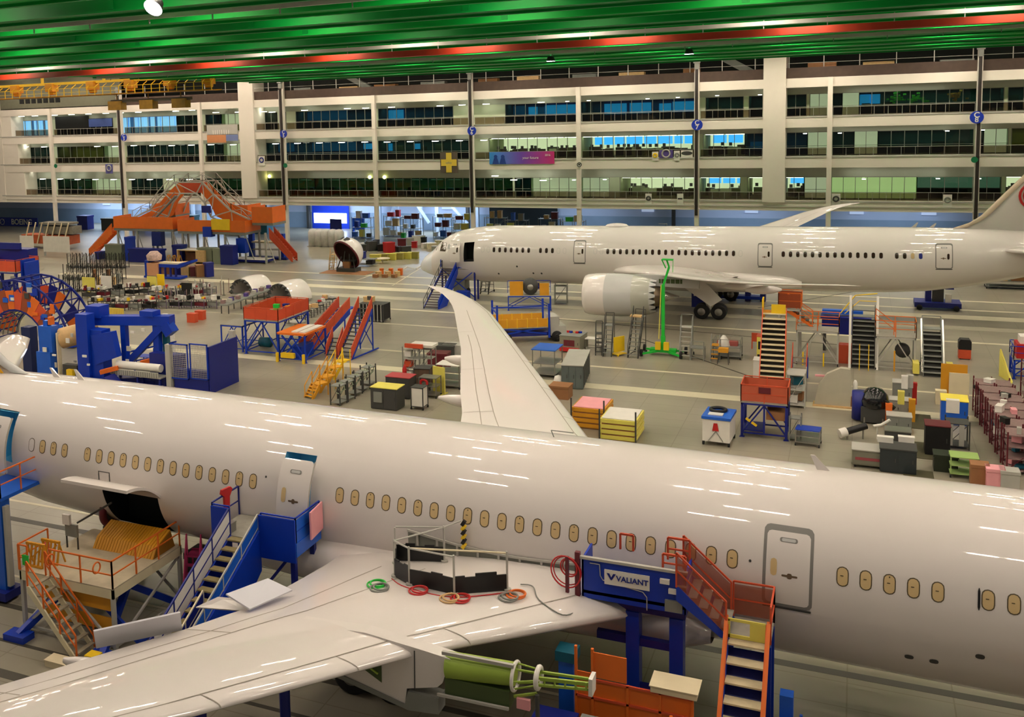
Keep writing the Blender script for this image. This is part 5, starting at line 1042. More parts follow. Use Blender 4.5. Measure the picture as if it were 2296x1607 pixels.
# ================================================================ closest airliner: stairs, docks and tools around it
t=thing('passenger_stair','blue passenger stair with white side panels, leading up to the closest airliner','stairs',(-19.55,21.3,0))
add_stairs(t,1.1,8.4,4.5,22,m_blue,mat('worn olive tread',(150,136,92),.7,var=.3,scale=5),None,th=.75,td=.3,back=m_dblue)
add_rail(t,(-.6,.3,.1),(-.6,8.4,4.5),1.0,m_dblue,panel=m_white,name='handrail',t=.06)
add_rail(t,(.6,.3,.1),(.6,8.4,4.5),.95,m_lgrey,panel=m_lblue,name='handrail',t=.05)
add_rail(t,(.12,.3,.1),(.12,5.6,3.0),.8,m_cream,panel=m_dblue,name='middle_handrail')
MB().prism([(.62,.2,0),(.62,3.6,0),(.62,8.4,3.4),(.62,8.4,4.9),(.62,0.2,.5)],(.07,0,0)).build('side_skirt',m_blue,t)
MB().bar((.7,4.7,2.3),(.7,5.2,2.75),.01,.35).bar((.7,4.3,2.0),(.7,4.6,2.2),.01,.2).build('faded_marking',m_white,t)
MB().b0(-1.35,2.1,8.4,10.25,4.38,4.5).build('landing',m_deck,t)
add_rail(t,(-1.35,8.45,4.5),(-.62,8.45,4.5),1.05,m_blue,panel=m_blue); add_rail(t,(.7,8.45,4.5),(2.1,8.45,4.5),1.0,m_blue,panel=m_blue); add_rail(t,(2.1,8.45,4.5),(2.1,10.2,4.5),1.0,m_blue,panel=m_lblue); add_rail(t,(-1.35,8.45,4.5),(-1.35,10.2,4.5),1.1,m_dblue)
MB().b0(.65,2.12,8.35,8.42,3.9,5.45).b0(2.08,2.15,8.4,10.2,4.1,4.6,1).b0(-1.36,-.62,8.36,8.44,4.0,5.5).b0(-1.3,2.0,8.5,10.1,4.2,4.38).build('apron_plate',[m_blue,m_lblue],t)
for x,y in ((-1.2,8.6),(-1.2,10.0),(1.9,8.6),(1.9,10.0)): MB().b0(x-.09,x+.09,y-.09,y+.09,0,4.3).build('leg',m_dblue,t)
MB().bar((-1.2,8.6,.4),(1.9,8.6,4.2),.1).bar((1.9,8.6,.4),(-1.2,8.6,4.2),.1).bar((-1.2,10,.3),(1.9,10,.3),.12).build('leg_brace',m_dblue,t)
simple('foam_board','pink board standing on the blue stair landing beside the aircraft door','board',MB().b0(-.03,.03,-.55,.55,0,1.0),m_pink,(-17.25,30.9,4.52),R(6))
simple('red_coverall','red cloth hanging on the landing rail, left of the door','cloth',MB().prism([(-.12,0,0),(.1,0,0),(.14,0,.6),(.3,0,.85),(.2,0,.95),(-.25,0,.95),(-.3,0,.8),(-.14,0,.65)],(0,.1,0)),m_red,(-20.8,30.6,4.9),R(80))
smallbox('small metal drum on the blue stair landing',(-20.4,30.0,4.5),0,.4,.4,.35,m_steel,name='drum',cat='drum')
# cargo loading dock
t=thing('cargo_dock','cream edged loading dock with orange railings under the open cargo door','platform',(-26.45,30.1,0))
add_platform(t,4.5,4.2,2.5,m_lgrey,mat('scuffed dock deck',(188,176,150),.6,var=.35,scale=1.6),m_org,rail=1.05,sides='',lt=.14,dt=.4,skirt=mat('pale cream edge',(222,212,178),.5))
add_rail(t,(-.7,-2.1,2.5),(2.25,-2.1,2.5),1.05,m_org); add_rail(t,(2.25,-2.1,2.5),(2.25,2.0,2.5),1.05,m_org); add_rail(t,(-2.2,-2.1,2.5),(-1.8,-2.1,2.5),1.0,m_org); add_rail(t,(-2.25,-2.1,2.5),(-2.25,-.5,2.5),1.0,m_org)
MB().torus((-.65,-2.1,3.15),(1,0,0),.2,.03,n=16).torus((1.55,-2.1,3.2),(1,0,0),.2,.03,n=16).build('rail_hoop',m_org,t)
MB().b0(-1.2,1.9,-1.9,-1.75,1.5,2.0).b0(-1.4,2.0,-1.85,-1.8,.7,1.2).build('amber_beam',m_amb,t)
for sx in (-1,1): MB().bar((sx*2.0,-2.6,.15),(sx*1.2,.0,1.6),.25).bar((sx*2.0,1.9,.15),(sx*1.2,0,1.6),.25).b0(sx*2.0-.5,sx*2.0+.5,-2.9,-2.3,0,.25).build('jack_leg',m_blue,t)
MB().bar((2.6,-1.2,.1),(1.4,-1.6,1.5),.16).bar((2.6,-1.2,.1),(3.0,-.4,.5),.16).build('outrigger',m_blue,t)
add_stairs(t,.95,2.25,2.5,8,mat('pale cream edge',(222,212,178)),mat('stair grating',(150,140,118),.6,var=.3,scale=6),m_org,rail=.95,th=.25,td=.2,xf=T(1.35,-2.6,0,R(90)))
for (dx,dy,l) in ((-1.5,-1.3,'rear'),(-1.85,-1.75,'front')):
    o=MB(); 
    for k in range(5): o.bar((-.4+.2*k,0,0),(-.3+.2*k,.1,.95),.06)
    o.bar((-.45,0,.05),(.45,0,.05),.08).bar((-.4,.1,.9),(.5,.1,.9),.09).bar((-.4,0,.1),(.4,.05,.8),.05).bar((-.4,.4,0),(-.4,.1,.9),.05).bar((.45,.4,0),(.45,.1,.9),.05)
    simple('folded_step_stand','folded amber step stand on the cargo dock, %s of the pair'%l,'step stand',o,m_amb,(-26.45+dx,30.1+dy,2.5))
simple('extinguisher','red fire extinguisher on the left corner of the cargo dock','extinguisher',MB().lathe([(0,0),(0,.09),(.42,.09),(.5,.03),(.58,.04),(.58,0)],(0,0,0),(0,0,1),n=14),m_red,(-28.5,29.2,2.5)); smallbox('green sign panel on the cargo dock railing',(-28.3,27.95,2.75),0,.3,.04,.4,m_grn,name='notice_sign',cat='sign')
# ribbed amber cover between cargo sill and dock
o=MB(); 
for k in range(22): x=-1.45+.135*k; o.prism([(x,1.2,.0),(x,.95,.75),(x,.05,.4),(x,-.25,0)],(.11,0,0),0).prism([(x+.11,1.18,0),(x+.11,.93,.7),(x+.11,.05,.36),(x+.11,-.2,0)],(.025,0,0),1)
simple('cargo_apron','ribbed amber apron bridging the dock and the open cargo bay','cover',o,[m_amb,mat('amber dark',(150,100,20),.6)],(-25.9,30.85,2.5))
for k in range(1): pass
o=simple('tyre_reel','upright maroon rimmed reel at the back of the cargo dock','reel',MB().torus((0,0,.75),(1,0,.0),.55,.16,n=24).lathe([(-.05,.0),(-.05,.5),(.05,.5),(.05,0)],(0,0,.75),(1,0,0),n=20,mi=1).b0(-.25,.25,-.3,.3,0,.12,1),[m_maroon,m_dgrey],(-28.0,32.6,2.5)); 
t=thing('control_panel','white and grey control box on legs, left side of the cargo dock','control box',(-28.1,30.3,2.5)); MB().b0(-.3,.3,-.05,.05,.5,1.0).build('screen',m_grey,t); MB().b0(-.35,.0,-.12,.0,1.0,1.4).build('white_box',m_white,t); MB().bar((-.28,0,0),(-.28,0,.5),.05).bar((.28,0,0),(.28,0,.5),.05).build('leg',m_dgrey,t); MB().bar((.3,0,1.1),(1.6,.6,1.9),.07).build('arm',m_dgrey,t)
ladder('magenta folding ladder right of the cargo dock',(-23.2,31.2,0),R(15),2.3,mat('magenta paint',(176,40,96),.5),mat('magenta tread',(150,36,84),.5),None,w=.6,run=.8,top=0,name='folding_ladder')
smallbox('dark grey bin under the fuselage, left of the magenta ladder',(-24.0,33.4,0),0,1.2,1.0,1.8,m_dgrey,name='bin',cat='bin')
smallbox('small yellow case at the foot of the dock stair',(-24.4,27.0,0),0,.45,.4,.5,m_yel,cat='case',name='case')
smallbox('white step box behind the small yellow case',(-25.6,26.6,0),0,1.0,.5,.25,m_cream,cat='step',name='step_box')
# left mast with basket at the rearmost door
t=thing('lift_platform','blue mast lift with an orange railed basket at the left edge','lift platform',(-32.2,30.6,0)); MB().b0(.45,.95,-.9,-.4,.4,4.3).build('mast',m_lblue,t); MB().b0(1.0,1.15,-.85,-.6,.6,4.0).build('hydraulic_pipe',m_lgrey,t)
MB().b0(-.9,1.1,-1.0,1.3,4.25,4.4).build('basket_floor',m_lblue,t)
for a,b in (((-.9,-1,4.4),(1.1,-1,4.4)),((1.1,-1,4.4),(1.1,1.3,4.4)),((-.9,-1,4.4),(-.9,1.3,4.4))): add_rail(t,a,b,1.1,m_org,panel=None)
MB().b0(.2,1.0,1.2,1.24,4.5,5.4).build('amber_sheet',m_amb,t); MB().b0(.2,1.2,-1.2,-.2,0.1,.45).build('base',m_dblue,t)
for dy in (-1.15,-.3): MB().lathe([(-.08,0),(-.08,.2),(.08,.2),(.08,0)],(.7,dy,.2),(0,1,0),n=14).build('wheel',m_rub,t)
for k in range(3): smallbox('dark equipment bundle beneath the rear fuselage by the blue mast',(-30.2+.9*k,33.2+.6*k,0),.3*k,.8,.9,1.3-.2*k,[m_dblue,m_dgrey,m_dblue][k],group='dark bundles beneath the rear fuselage',cat='bundle',name='equipment_bundle')
# wing top screened work area
pts=[(-14.0,30.6),(-13.3,28.9),(-12.5,28.25),(-10.9,28.0),(-9.55,29.05)]; back=(-12.3,30.75)
def wz(x,y):
    s=8.35-x; d=34.4-y; LE_=[(2.2,12.9),(4.4,14.7),(10,19.0),(15.5,22.3)]; TE_=[(2.2,24.9),(9.2,24.9),(11.5,25.6),(14.2,26.7)]
    u=max(.02,min(.98,(s-interp(LE_,d))/(interp(TE_,d)-interp(LE_,d)))); return 4.673+nwr(d,u,True)[2]+.0135*s
t=thing('screened_work_area','black screens and pale posts standing round a hole cover on the near wing','screen',(-12.0,29.4,wz(-12,29.4)))
O=Vector(t.location)
def Lp(p,z): return Vector((p[0],p[1],wz(p[0],p[1])+z))-O
seq=[back]+pts
for a,b in zip(seq[:-1],seq[1:]):
    A=Vector(a);B=Vector(b); n=max(2,int((B-A).length/.33)); o=MB(); rr=random.Random(int(a[0]*10))
    for k in range(n):
        p=A+(B-A)*k/n; q=A+(B-A)*(k+1)/n; hh=.52+rr.choice((0,0,.05,.1)); nn=Vector((-(q-p).y,(q-p).x,0)).normalized()*.02
        P0=Lp(p,0);P1=Lp(q,0); o.add([P0-nn,P1-nn,P1+nn,P0+nn]+[v+Vector((0,0,hh)) for v in (P0-nn,P1-nn,P1+nn,P0+nn)],[(0,3,2,1),(4,5,6,7),(0,1,5,4),(1,2,6,5),(2,3,7,6),(3,0,4,7)])
    o.build('screen_panel',m_black,t)
for p in pts[1:]+[back]+[(-13.9,30.3)]: MB().tube(Lp(p,0),Lp(p,1.25),.035).tube(Lp(p,0),Lp(p,.06),.12).build('post',m_lgrey,t)
o=MB()
for a,b in ((pts[1],pts[2]),(pts[2],pts[3]),(back,pts[1]),(back,pts[0])): o.tube(Lp(a,1.2),Lp(b,1.2),.03)
o.tube(Lp(back,1.2),Lp((-11.9,31.3),1.3),.03); o.build('top_rail',m_lgrey,t); MB().tube(Lp(pts[2],1.2),Lp(pts[4],1.2),.03).build('front_rail',m_cream,t)
o=MB(); 
for k in range(6): o.bar(Lp((-11.85,31.3),.35+.16*k),Lp((-11.75,31.3),.51+.16*k),.12,mi=k%2)
o.build('striped_pole',[m_yel,m_black],t)
for k,(x,y,m) in enumerate(((-13.5,27.9,m_grn),(-13.25,27.6,m_grey),(-12.0,27.75,m_red),(-10.9,27.55,m_wood),(-10.6,27.7,m_red),(-9.2,28.8,m_org),(-9.35,28.5,m_grey))): simple('air_hose_coil',['green hose coil left of the black screens','grey hose coil below the green one','red hose coil at the front of the black screens','tan hose coil under the middle post','red hose coil beside the tan one','orange hose coil at the right end of the black screens','grey hose coil touching the orange one'][k],'hose',MB().torus((0,0,0),(0,0,1),.28,.03,n=20).torus((.05,.03,.04),(0,0,1),.24,.03,n=20),m,(x,y,wz(x,y)+.04))
def cable(lab,pts,m,r=.02): 
    o=MB(); P=[Vector(p) for p in pts]; L=[]
    for i in range(len(P)-1):
        for k in range(5):
            s=k/5; a=P[max(0,i-1)];b=P[i];c=P[i+1];d=P[min(len(P)-1,i+2)]; L.append(.5*((2*b)+(c-a)*s+(2*a-5*b+4*c-d)*s*s+(-a+3*b-3*c+d)*s**3))
    L.append(P[-1]); o.path(L,r,n=6); b=o.build('cable',m); tag(b,lab,'cable'); return b
cable('thin grey cable looping over the wing root towards the blue gantry',[(-9.3,29.6,wz(-9.3,29.6)+.03),(-8.9,29.6,wz(-8.9,29.6)+.05),(-8.5,28.9,wz(-8.5,28.9)+.03),(-7.7,28.6,wz(-7.7,28.6)+.05),(-7.4,29.3,4.25)],m_grey)
cable('red hose lying along the front of the black screens',[(x,y-.25,wz(x,y)+.03) for x,y in pts[1:]],m_red,.018)
# raised spoilers and flap piece on the near wing
def raised(lab,px,zb,zt,m,name='raised_spoiler'):
    a,b,c,d=[G(x,y,z) for (x,y),z in zip(px,(zb[0],zb[1],zt[1],zt[0]))]
    o=MB(); n=(b-a).cross(d-a).normalized()*.05; o.prism([a,b,c,d],n); r=o.build(name,m); return r
inv=None
m_lav=mat('primed spoiler grey',(206,206,214),.5,var=.02)
bpy.context.view_layer.update(); MI=near_pl.matrix_world.inverted()
def child_plane(o): o.parent=near_pl; o.matrix_parent_inverse=MI
child_plane(raised('',[(215,1450),(408,1409),(403,1370),(209,1412)],(4.95,4.75),(5.7,5.5),m_lav)); child_plane(raised('',[(560,1368),(655,1325),(600,1299),(506,1334)],(4.75,4.65),(5.0,4.95),m_lav))
child_plane(raised('',[(440,1363),(560,1372),(552,1345),(490,1340)],(4.35,4.55),(4.6,4.6),m_air,name='inboard_flap'))
# exposed bay along the wing root
h=MB()
N_=16; rows=[]
for i in range(N_+1):
    s=22.3-5.9*i/N_; zt=-.02-.25*math.sin(PI*i/N_*.9)-.1*(i/N_)+.0; zb=-.95+.12*math.sin(PI*i/N_); rows.append([surf(s,zb,1,.1),surf(s,zt,1,.03)])
h.grid(rows,sm=False); bay=h.build('wing_root_bay',mat('bay grey structure',(120,122,112),.6,var=.25,scale=2),near_pl)
h=MB()
for i in range(1,N_,2): a=Vector(rows[i][0]);b=Vector(rows[i][1]); h.bar(a+Vector((0,.03,0)),b+Vector((0,.03,0)),.07)
for i in range(N_): h.bar(Vector(rows[i][1])+Vector((0,.03,0)),Vector(rows[i+1][1])+Vector((0,.03,0)),.07)
h.build('bay_rib',m_lgrey,bay)
# pylon with exposed green structure (engine not fitted)
y=9.9; fp=[(22.6,-.55),(22.2,-1.1),(21.0,-1.35),(19.3,-1.72),(19.25,-1.25),(18.35,-1.0),(18.2,-.85),(17.95,-.12),(18.6,-.05),(20.5,.1),(22.6,-.05)]
py=MB().prism([(s,y+.22,z) for s,z in fp],(0,-.44,0)).build('pylon_fairing',m_air,near_pl)
h=MB().prism([(s,y+.235,z) for s,z in ((21.3,-.6),(20.0,-1.25),(20.0,-.45))],(0,-.01,0)); h.build('pylon_opening',m_dprim,py); h=MB().bar((20.8,y+.25,-.8),(20.8,y+.25,-.5),.08).bar((20.1,y+.25,-1.0),(20.9,y+.25,-.6),.05).build('bracket',m_prim,py)
MB().prism([(s,y+.26,z) for s,z in ((22.7,-1.15),(21.2,-1.45),(19.2,-1.85),(18.3,-1.75),(18.3,-1.3),(19.2,-1.3),(19.3,-1.7),(21.0,-1.35),(22.5,-1.05))],(0,-.5,0)).build('lower_skirt',m_grey,py)
MB().prism([(s,y+.231,z) for s,z in ((19.02,-.1),(18.99,-.1),(18.99,-1.2),(19.02,-1.2))],(0,-.01,0)).build('panel_seam',m_dgrey,py)
g_=MB(); g_.tube((18.1,y,-.42),(16.25,y,-.25),.36,.3,n=20).build('green_beam',m_prim,near_pl)
MB().b0(16.3,18.1,y-.25,y+.28,-1.1,-.62).build('lower_structure',m_dprim,near_pl); MB().bar((18.3,y+.34,-1.12),(16.3,y+.34,-1.05),.07).bar((18.2,y+.2,.02),(16.2,y+.2,.08),.09).build('pylon_rail',m_lgrey,near_pl)
h=MB()
for a in range(6): t_=2*PI*a/6; h.tube((16.2,y+.3*math.cos(t_),-.3+.32*math.sin(t_)),(15.6,y+.17*math.cos(t_),-.2+.2*math.sin(t_)),.025)
h.bar((16.2,y+.2,-.75),(15.6,y+.15,-.55),.06).build('thrust_strut',m_prim,near_pl)
MB().torus((16.22,y,-.3),(1,0,0),.36,.05,n=22).torus((15.6,y,-.2),(1,0,0),.26,.07,n=22).build('mount_ring',m_white,near_pl)
h=MB(); 
for o1,o2 in ((-.15,.08),(.15,.08),(-.15,-.12),(.15,-.12)): h.bar((15.6,y+o1,-.2+o2),(14.25,y+o1*.7,-.05+o2*.8),.06)
for k in range(5): s=15.4-.27*k; h.bar((s,y+.14,-.28+.03*k),(s,y+.14,-.08+.03*k),.04)
h.build('forward_truss',m_prim,near_pl); MB().b0(14.15,14.25,y-.2,y+.2,-.28,.18).build('end_plate',m_white,near_pl)
MB().b0(15.75,16.1,y+.2,y+.3,-1.0,-.72).build('tag_board',m_pink,near_pl); MB().tube((15.55,y+.3,-.5),(15.5,y+.35,-1.7),.06,n=8).build('hanging_hose',m_dgrey,near_pl)
# blue gantry with lettering
t=thing('work_gantry','blue walled work gantry with a white company name board beside the forward wing root','gantry',(-5.9,30.0,0)); MB().b0(-1.55,1.55,0,.06,4.35,5.6).b0(1.5,1.56,0,1.2,4.35,5.6).b0(-1.56,-1.5,0,1.2,4.2,5.6).build('side_wall',m_blue,t); MB().b0(-1.6,1.6,-.06,.06,5.6,5.68).b0(-1.55,1.55,0,1.2,4.5,4.6).build('top_rail',m_lgrey,t)
MB().b0(-1.48,1.48,.35,1.1,4.0,4.36).build('understructure',m_dblue,t)
for x in (-.1,1.2): MB().b0(x-.18,x+.22,.3,.8,0,4.0).build('leg',m_blue,t)
MB().b0(-1.2,1.3,.4,.6,2.9,3.15).b0(.1,1.3,.42,.5,1.5,1.7).build('cross_member',m_dblue,t)
MB().b0(-2.45,-1.55,-.3,.6,4.02,4.18).b0(-2.4,-1.6,-.25,.55,4.18,4.2,1).build('step_plate',[m_lblue,m_deck],t)
bd=MB().b0(-.85,.5,-.05,-.01,4.92,5.38).build('name_board',m_white,t); text_mesh('VALIANT',.235,mat('board lettering blue',(20,40,130),.5),bd,(-.01,-.06,5.15),(PI/2,0,0),.006,bold=True); MB().prism([(-.78,-.06,5.28),(-.7,-.06,5.28),(-.64,-.06,5.16),(-.58,-.06,5.28),(-.5,-.06,5.28),(-.62,-.06,5.08),(-.66,-.06,5.08)],(0,.01,0)).build('emblem',m_dblue,bd)
MB().path([(-1.3,-.03,5.5),(-1.0,-.03,5.5),(-.98,-.03,5.15),(-.9,-.03,5.02),(.3,-.03,4.85),(.42,-.03,4.7),(.42,-.03,4.3)],.015).build('cable',m_lgrey,t)
for x,z in ((.95,5.25),(1.2,4.98)): MB().b0(x-.14,x+.14,-.12,-.02,z,z+.14).build('socket_box',m_white,t)
MB().b0(.95,1.45,-.08,-.0,4.4,4.75).build('grey_panel',m_grey,t)
add_rail(t,(-.6,1.1,5.6),(-.2,1.1,5.6),.5,m_rorg,t=.06,mid=False); add_rail(t,(.85,.2,5.5),(1.5,.2,5.5),.55,m_rorg,t=.06); add_rail(t,(.85,1.1,5.5),(1.5,1.1,5.5),.7,m_rorg,t=.06)
for k,(x,z,r,lab) in enumerate(((-7.85,5.25,.28,'small red hose loop hanging at the left end of the blue gantry'),(-7.95,5.1,.5,'large red hose loop hanging at the left end of the blue gantry'))): simple('hose_loop',lab,'hose',MB().torus((0,0,0),(.2,1,0),r,.025,n=24).torus((.04,.05,.02),(.1,1,0),r*.9,.02,n=24),m_red,(x,29.95,z))
MB().b0(-1.75,-1.6,-.1,.05,4.2,5.8).b0(-2.05,-1.95,-.1,.0,4.2,5.6).build('hose_post',m_maroon,t)
# orange stair leading down from the gantry
t=thing('access_stair','orange railed stair with cream treads turning down from the blue gantry','stairs',(-2.75,28.6,0))
add_stairs(t,1.35,1.5,1.3,5,m_blue,m_deck,m_rorg,rail=1.05,panel=mat('clear orange mesh',(170,84,52),.6,var=0,alpha=.5),xf=T(-.35,1.9,3.95,R(90)),th=.4)
MB().b0(-.5,.75,1.3,2.7,3.85,3.95).build('landing',m_deck,t); add_rail(t,(-.4,2.7,3.95),(.75,2.7,3.95),1.1,m_rorg,panel=mat('clear orange mesh',(170,84,52))); add_rail(t,(.75,1.3,3.95),(.75,2.7,3.95),1.1,m_rorg)
add_stairs(t,1.05,2.9,3.2,8,m_blue,mat('worn cream tread',(206,192,156)),m_org,rail=.55,xf=T(.12,-1.55,.75),th=.35,td=.42,back=m_dblue,mid=False)
for sx in (-.45,.7): MB().bar((sx,-1.5,1.2),(sx,1.35,4.6),.1).build('side_rail',m_org,t)
MB().b0(-.4,.62,1.22,1.26,4.0,4.1).b0(-.4,.62,1.22,1.26,4.5,4.58).b0(-.4,-.34,1.22,1.26,4.0,4.55).b0(.2,.62,1.21,1.25,4.05,4.55).build('yellow_gate',m_lyel,t)
for x,y in ((-.45,1.4),(.7,1.4),(-.45,2.6),(.7,2.6)): MB().b0(x-.07,x+.07,y-.07,y+.07,0,3.85).build('leg',m_blue,t)
MB().b0(-.9,.7,-3.2,-1.55,.62,.75).build('lower_landing',m_cream,t)
simple('lift_mast','blue lift mast right of the orange stair','mast',MB().b0(-.18,.18,-.2,.2,0,2.6).b0(-.3,.4,-.5,-.2,.1,1.9).bar((.4,-.5,0),(.4,-.3,2.2),.08),m_lblue,(-1.55,29.9,0))
# lower orange gantry under the wing
t=thing('lower_gantry','lower orange panelled walkway beneath the blue gantry','gantry',(-5.6,28.3,0))
MB().b0(-1.5,1.75,-.5,.5,1.75,1.9).build('floor_plate',m_org,t)
for x0,x1,z0,z1 in ((-1.5,-1.05,1.9,3.2),(-1.0,-.05,3.1,3.85),(-1.0,-.05,1.9,3.0),(0,.85,1.9,3.0),(.9,1.75,1.9,3.0)): MB().b0(x0,x1,-.52,-.48,z0,z1).build('orange_panel',m_org,t)
for x in (-1.5,-1.02,-.02,.88,1.75): MB().b0(x-.035,x+.035,-.56,-.46,0,3.04 if x>-.5 else 3.95).build('upright',m_org,t)
MB().b0(-1.5,1.75,-.56,-.5,2.45,2.52).b0(-1.5,1.75,-.56,-.5,3.0,3.06).build('mid_rail',m_rorg,t)
smallbox('dusty cream box top on the lower orange walkway',(-4.35,28.1,3.06),0,1.25,.8,.2,m_cream)
t=thing('orange_gate','bright orange gate panel with a rounded frame, left of the cream stair landing','gate',(-3.85,27.0,0)); MB().b0(-.4,.35,-.03,.03,.9,2.1).build('panel',m_org,t); MB().path([(-.45,0,.2),(-.45,0,2.9),(-.3,0,2.3),(.3,0,2.2),(.42,0,2.0),(.42,0,.2)],.045).build('frame',m_org,t); MB().b0(-.42,-.28,-.05,-.03,2.2,2.6).build('green_tag',m_grn,t)
simple('control_pillar','grey control pillar with a red plate below the pylon tip','cabinet',MB().b0(-.3,.3,-.25,.25,0,2.5).b0(-.1,.12,-.27,-.25,1.7,1.9,1).b0(-.06,.06,-.27,-.25,2.1,2.18,1),[m_grey,m_pink],(-6.4,26.6,0)); simple('control_pillar','shorter grey control pillar right of the one with the red plate','cabinet',MB().b0(-.25,.25,-.25,.25,0,2.1).b0(-.06,.1,-.27,-.25,1.4,1.55,1),[m_grey,m_lgrey],(-5.65,26.7,0))
simple('lift_column','tall blue column at the left end of the lower orange walkway','column',MB().b0(-.22,.22,-.22,.22,0,3.3).b0(-.3,.3,-.3,.3,3.3,3.6,1),[m_lblue,m_teal],(-7.45,28.2,0)); simple('blue_cabinet','dark blue cabinet hidden behind the end of the green pylon truss','cabinet',MB().b0(-.6,.6,-.4,.4,0,2.2).b0(-.1,.1,-.42,-.4,1.0,1.5,1),[m_dblue,m_lgrey],(-7.5,26.9,0))
# under the wing and foreground floor
for k,(x,y) in enumerate(((-16.6,22.6),(-14.9,24.4))):
    t=thing('wing_jack','dark blue tripod jack beneath the near wing, %s one'%['outer','inner'][k],'jack',(x,y,0)); MB().tube((0,0,.5),(0,0,2.9),.16).build('ram',m_dblue,t)
    for a in range(3): MB().bar((0,0,1.7),(1.1*math.cos(a*2.09+.3),1.1*math.sin(a*2.09+.3),.05),.12).build('leg',m_blue,t)
smallbox('yellow tool case on the floor below the pylon',(-13.2,24.9,0),.3,.6,.5,.4,m_lyel,cat='case',name='case'); t=cart('grey floor trolley beneath the pylon fairing',(-12.2,26.2,0),0,1.6,.8,.7,m_grey,shelves=1)
g=G(1958,1607); simple('notice_board','white notice board with dark printed rows standing on the floor, bottom right','board',MB().b0(-.28,.28,-.02,.02,0,1.1).b0(-.18,.18,-.03,-.02,.85,.92,1).b0(-.18,.18,-.03,-.02,.62,.69,1).b0(-.18,.18,-.03,-.02,.38,.45,2),[m_lgrey,m_dgrey,m_pink],(1.1,28.7,0)); 
t=thing('nose_dock','dark green hose unit beside amber machinery at the right edge below the nose','machine',(5.4,29.4,0)); MB().lathe([(0,.55),(1.0,.6),(1.9,.3),(2.3,.1)],(.2,0,0.9),(0,0,1),n=18).build('green_hose_cover',mat('dark green sheet',(20,60,52),.5),t); MB().b0(-.9,.6,-.6,.6,0,.9).build('amber_body',m_amb,t); MB().bar((-1.2,-.3,0),(-1.0,-.2,2.0),.08).bar((-.9,-.7,.7),(-.2,-.7,1.1),.12).build('frame',m_dgrey,t); MB().lathe([(-.4,0),(-.4,.25),(.4,.25),(.4,0)],(-1.0,.2,1.0),(1,0,0),n=14).build('drum',m_brown,t)
# ================================================================ left: jigs and docks between the airliners
def arch(name,lab,loc,rz,r_out,r_in,dep,m,pm,panels,n=14,a0=8,a1=172,skip=()):
    t=thing(name,lab,'jig',loc,rz); fr=[]
    for k,yy in enumerate((-dep/2,dep/2)):
        o=MB(); rs=[r_out,(r_out+r_in)/2,r_in]
        for r in rs:
            L=[(r*math.cos(R(a0+(a1-a0)*i/n)),yy,r*math.sin(R(a0+(a1-a0)*i/n))) for i in range(n+1)]
            for i in range(n): o.bar(L[i],L[i+1],.16)
        for i in range(n+1):
            a=R(a0+(a1-a0)*i/n); o.bar((r_in*math.cos(a),yy,r_in*math.sin(a)),(r_out*math.cos(a),yy,r_out*math.sin(a)),.12)
            if i<n: b=R(a0+(a1-a0)*(i+1)/n); o.bar((rs[1]*math.cos(a),yy,rs[1]*math.sin(a)),(r_out*math.cos(b),yy,r_out*math.sin(b)),.07)
        o.build('arch_frame',m,t)
    o=MB()
    for i in range(0,n+1):
        a=R(a0+(a1-a0)*i/n)
        for r in (r_out,r_in): o.bar((r*math.cos(a),-dep/2,r*math.sin(a)),(r*math.cos(a),dep/2,r*math.sin(a)),.1)
    o.build('cross_tie',m,t)
    for i in range(n):
        if i in skip: continue
        a=R(a0+(a1-a0)*(i+.02)/n); b=R(a0+(a1-a0)*(i+.98)/n); r0=r_in+.1; r1=(r_out*.62+r_in*.38)+.12*(i%3); yy=-dep/2-.1
        MB().prism([(r0*math.cos(a),yy,r0*math.sin(a)),(r1*math.cos(a),yy,r1*math.sin(a)),(r1*math.cos(b),yy,r1*math.sin(b)),(r0*math.cos(b),yy,r0*math.sin(b))],(0,.05,0)).build('infill_panel',panels[i%len(panels)],t)
    return t
t=arch('arched_jig','blue arched jig with red orange infill panels behind the airliner tail, left edge',(-67.9,69.6,-.3),0,6.1,3.4,3.4,m_dblue,None,[m_rorg,m_org,mat('brown orange panel',(150,70,36),.5)],skip=(12,13))
rr=random.Random(11); 
for k in range(26):
    a=R(rr.uniform(15,140)); r=rr.uniform(3.8,6.0); MB().box(r*math.cos(a),-1.75-rr.random()*.1,r*math.sin(a),rr.uniform(.25,.8),.12,rr.uniform(.25,.7)).build('attached_part',rr.choice((m_blue,m_lblue,m_white,m_org,m_dgrey,m_lgrey)),t)
for k in range(5):
    r=3.1; MB().torus((0,-1.0+.5*k,0.2),(0,1,0),r-.1*k,.07,n=20,k=6,a0=R(95),a1=R(170)).build('curved_rib',m_grey,t)
for i in range(14):
    a=R(8+164*(i+.02)/14); b=R(8+164*(i+.98)/14); r0=3.5; r1=5.2+.2*(i%2)
    if i%4!=3: MB().prism([(r0*math.cos(a),1.5,r0*math.sin(a)),(r1*math.cos(a),1.5,r1*math.sin(a)),(r1*math.cos(b),1.5,r1*math.sin(b)),(r0*math.cos(b),1.5,r0*math.sin(b))],(0,.05,0)).build('rear_panel',[m_rorg,m_org,m_dblue][i%3],t)
for x in (-5.9,5.9): MB().b0(x-.5,x+.5,-1.7,1.7,.4,1.6).build('foot',m_blue,t)
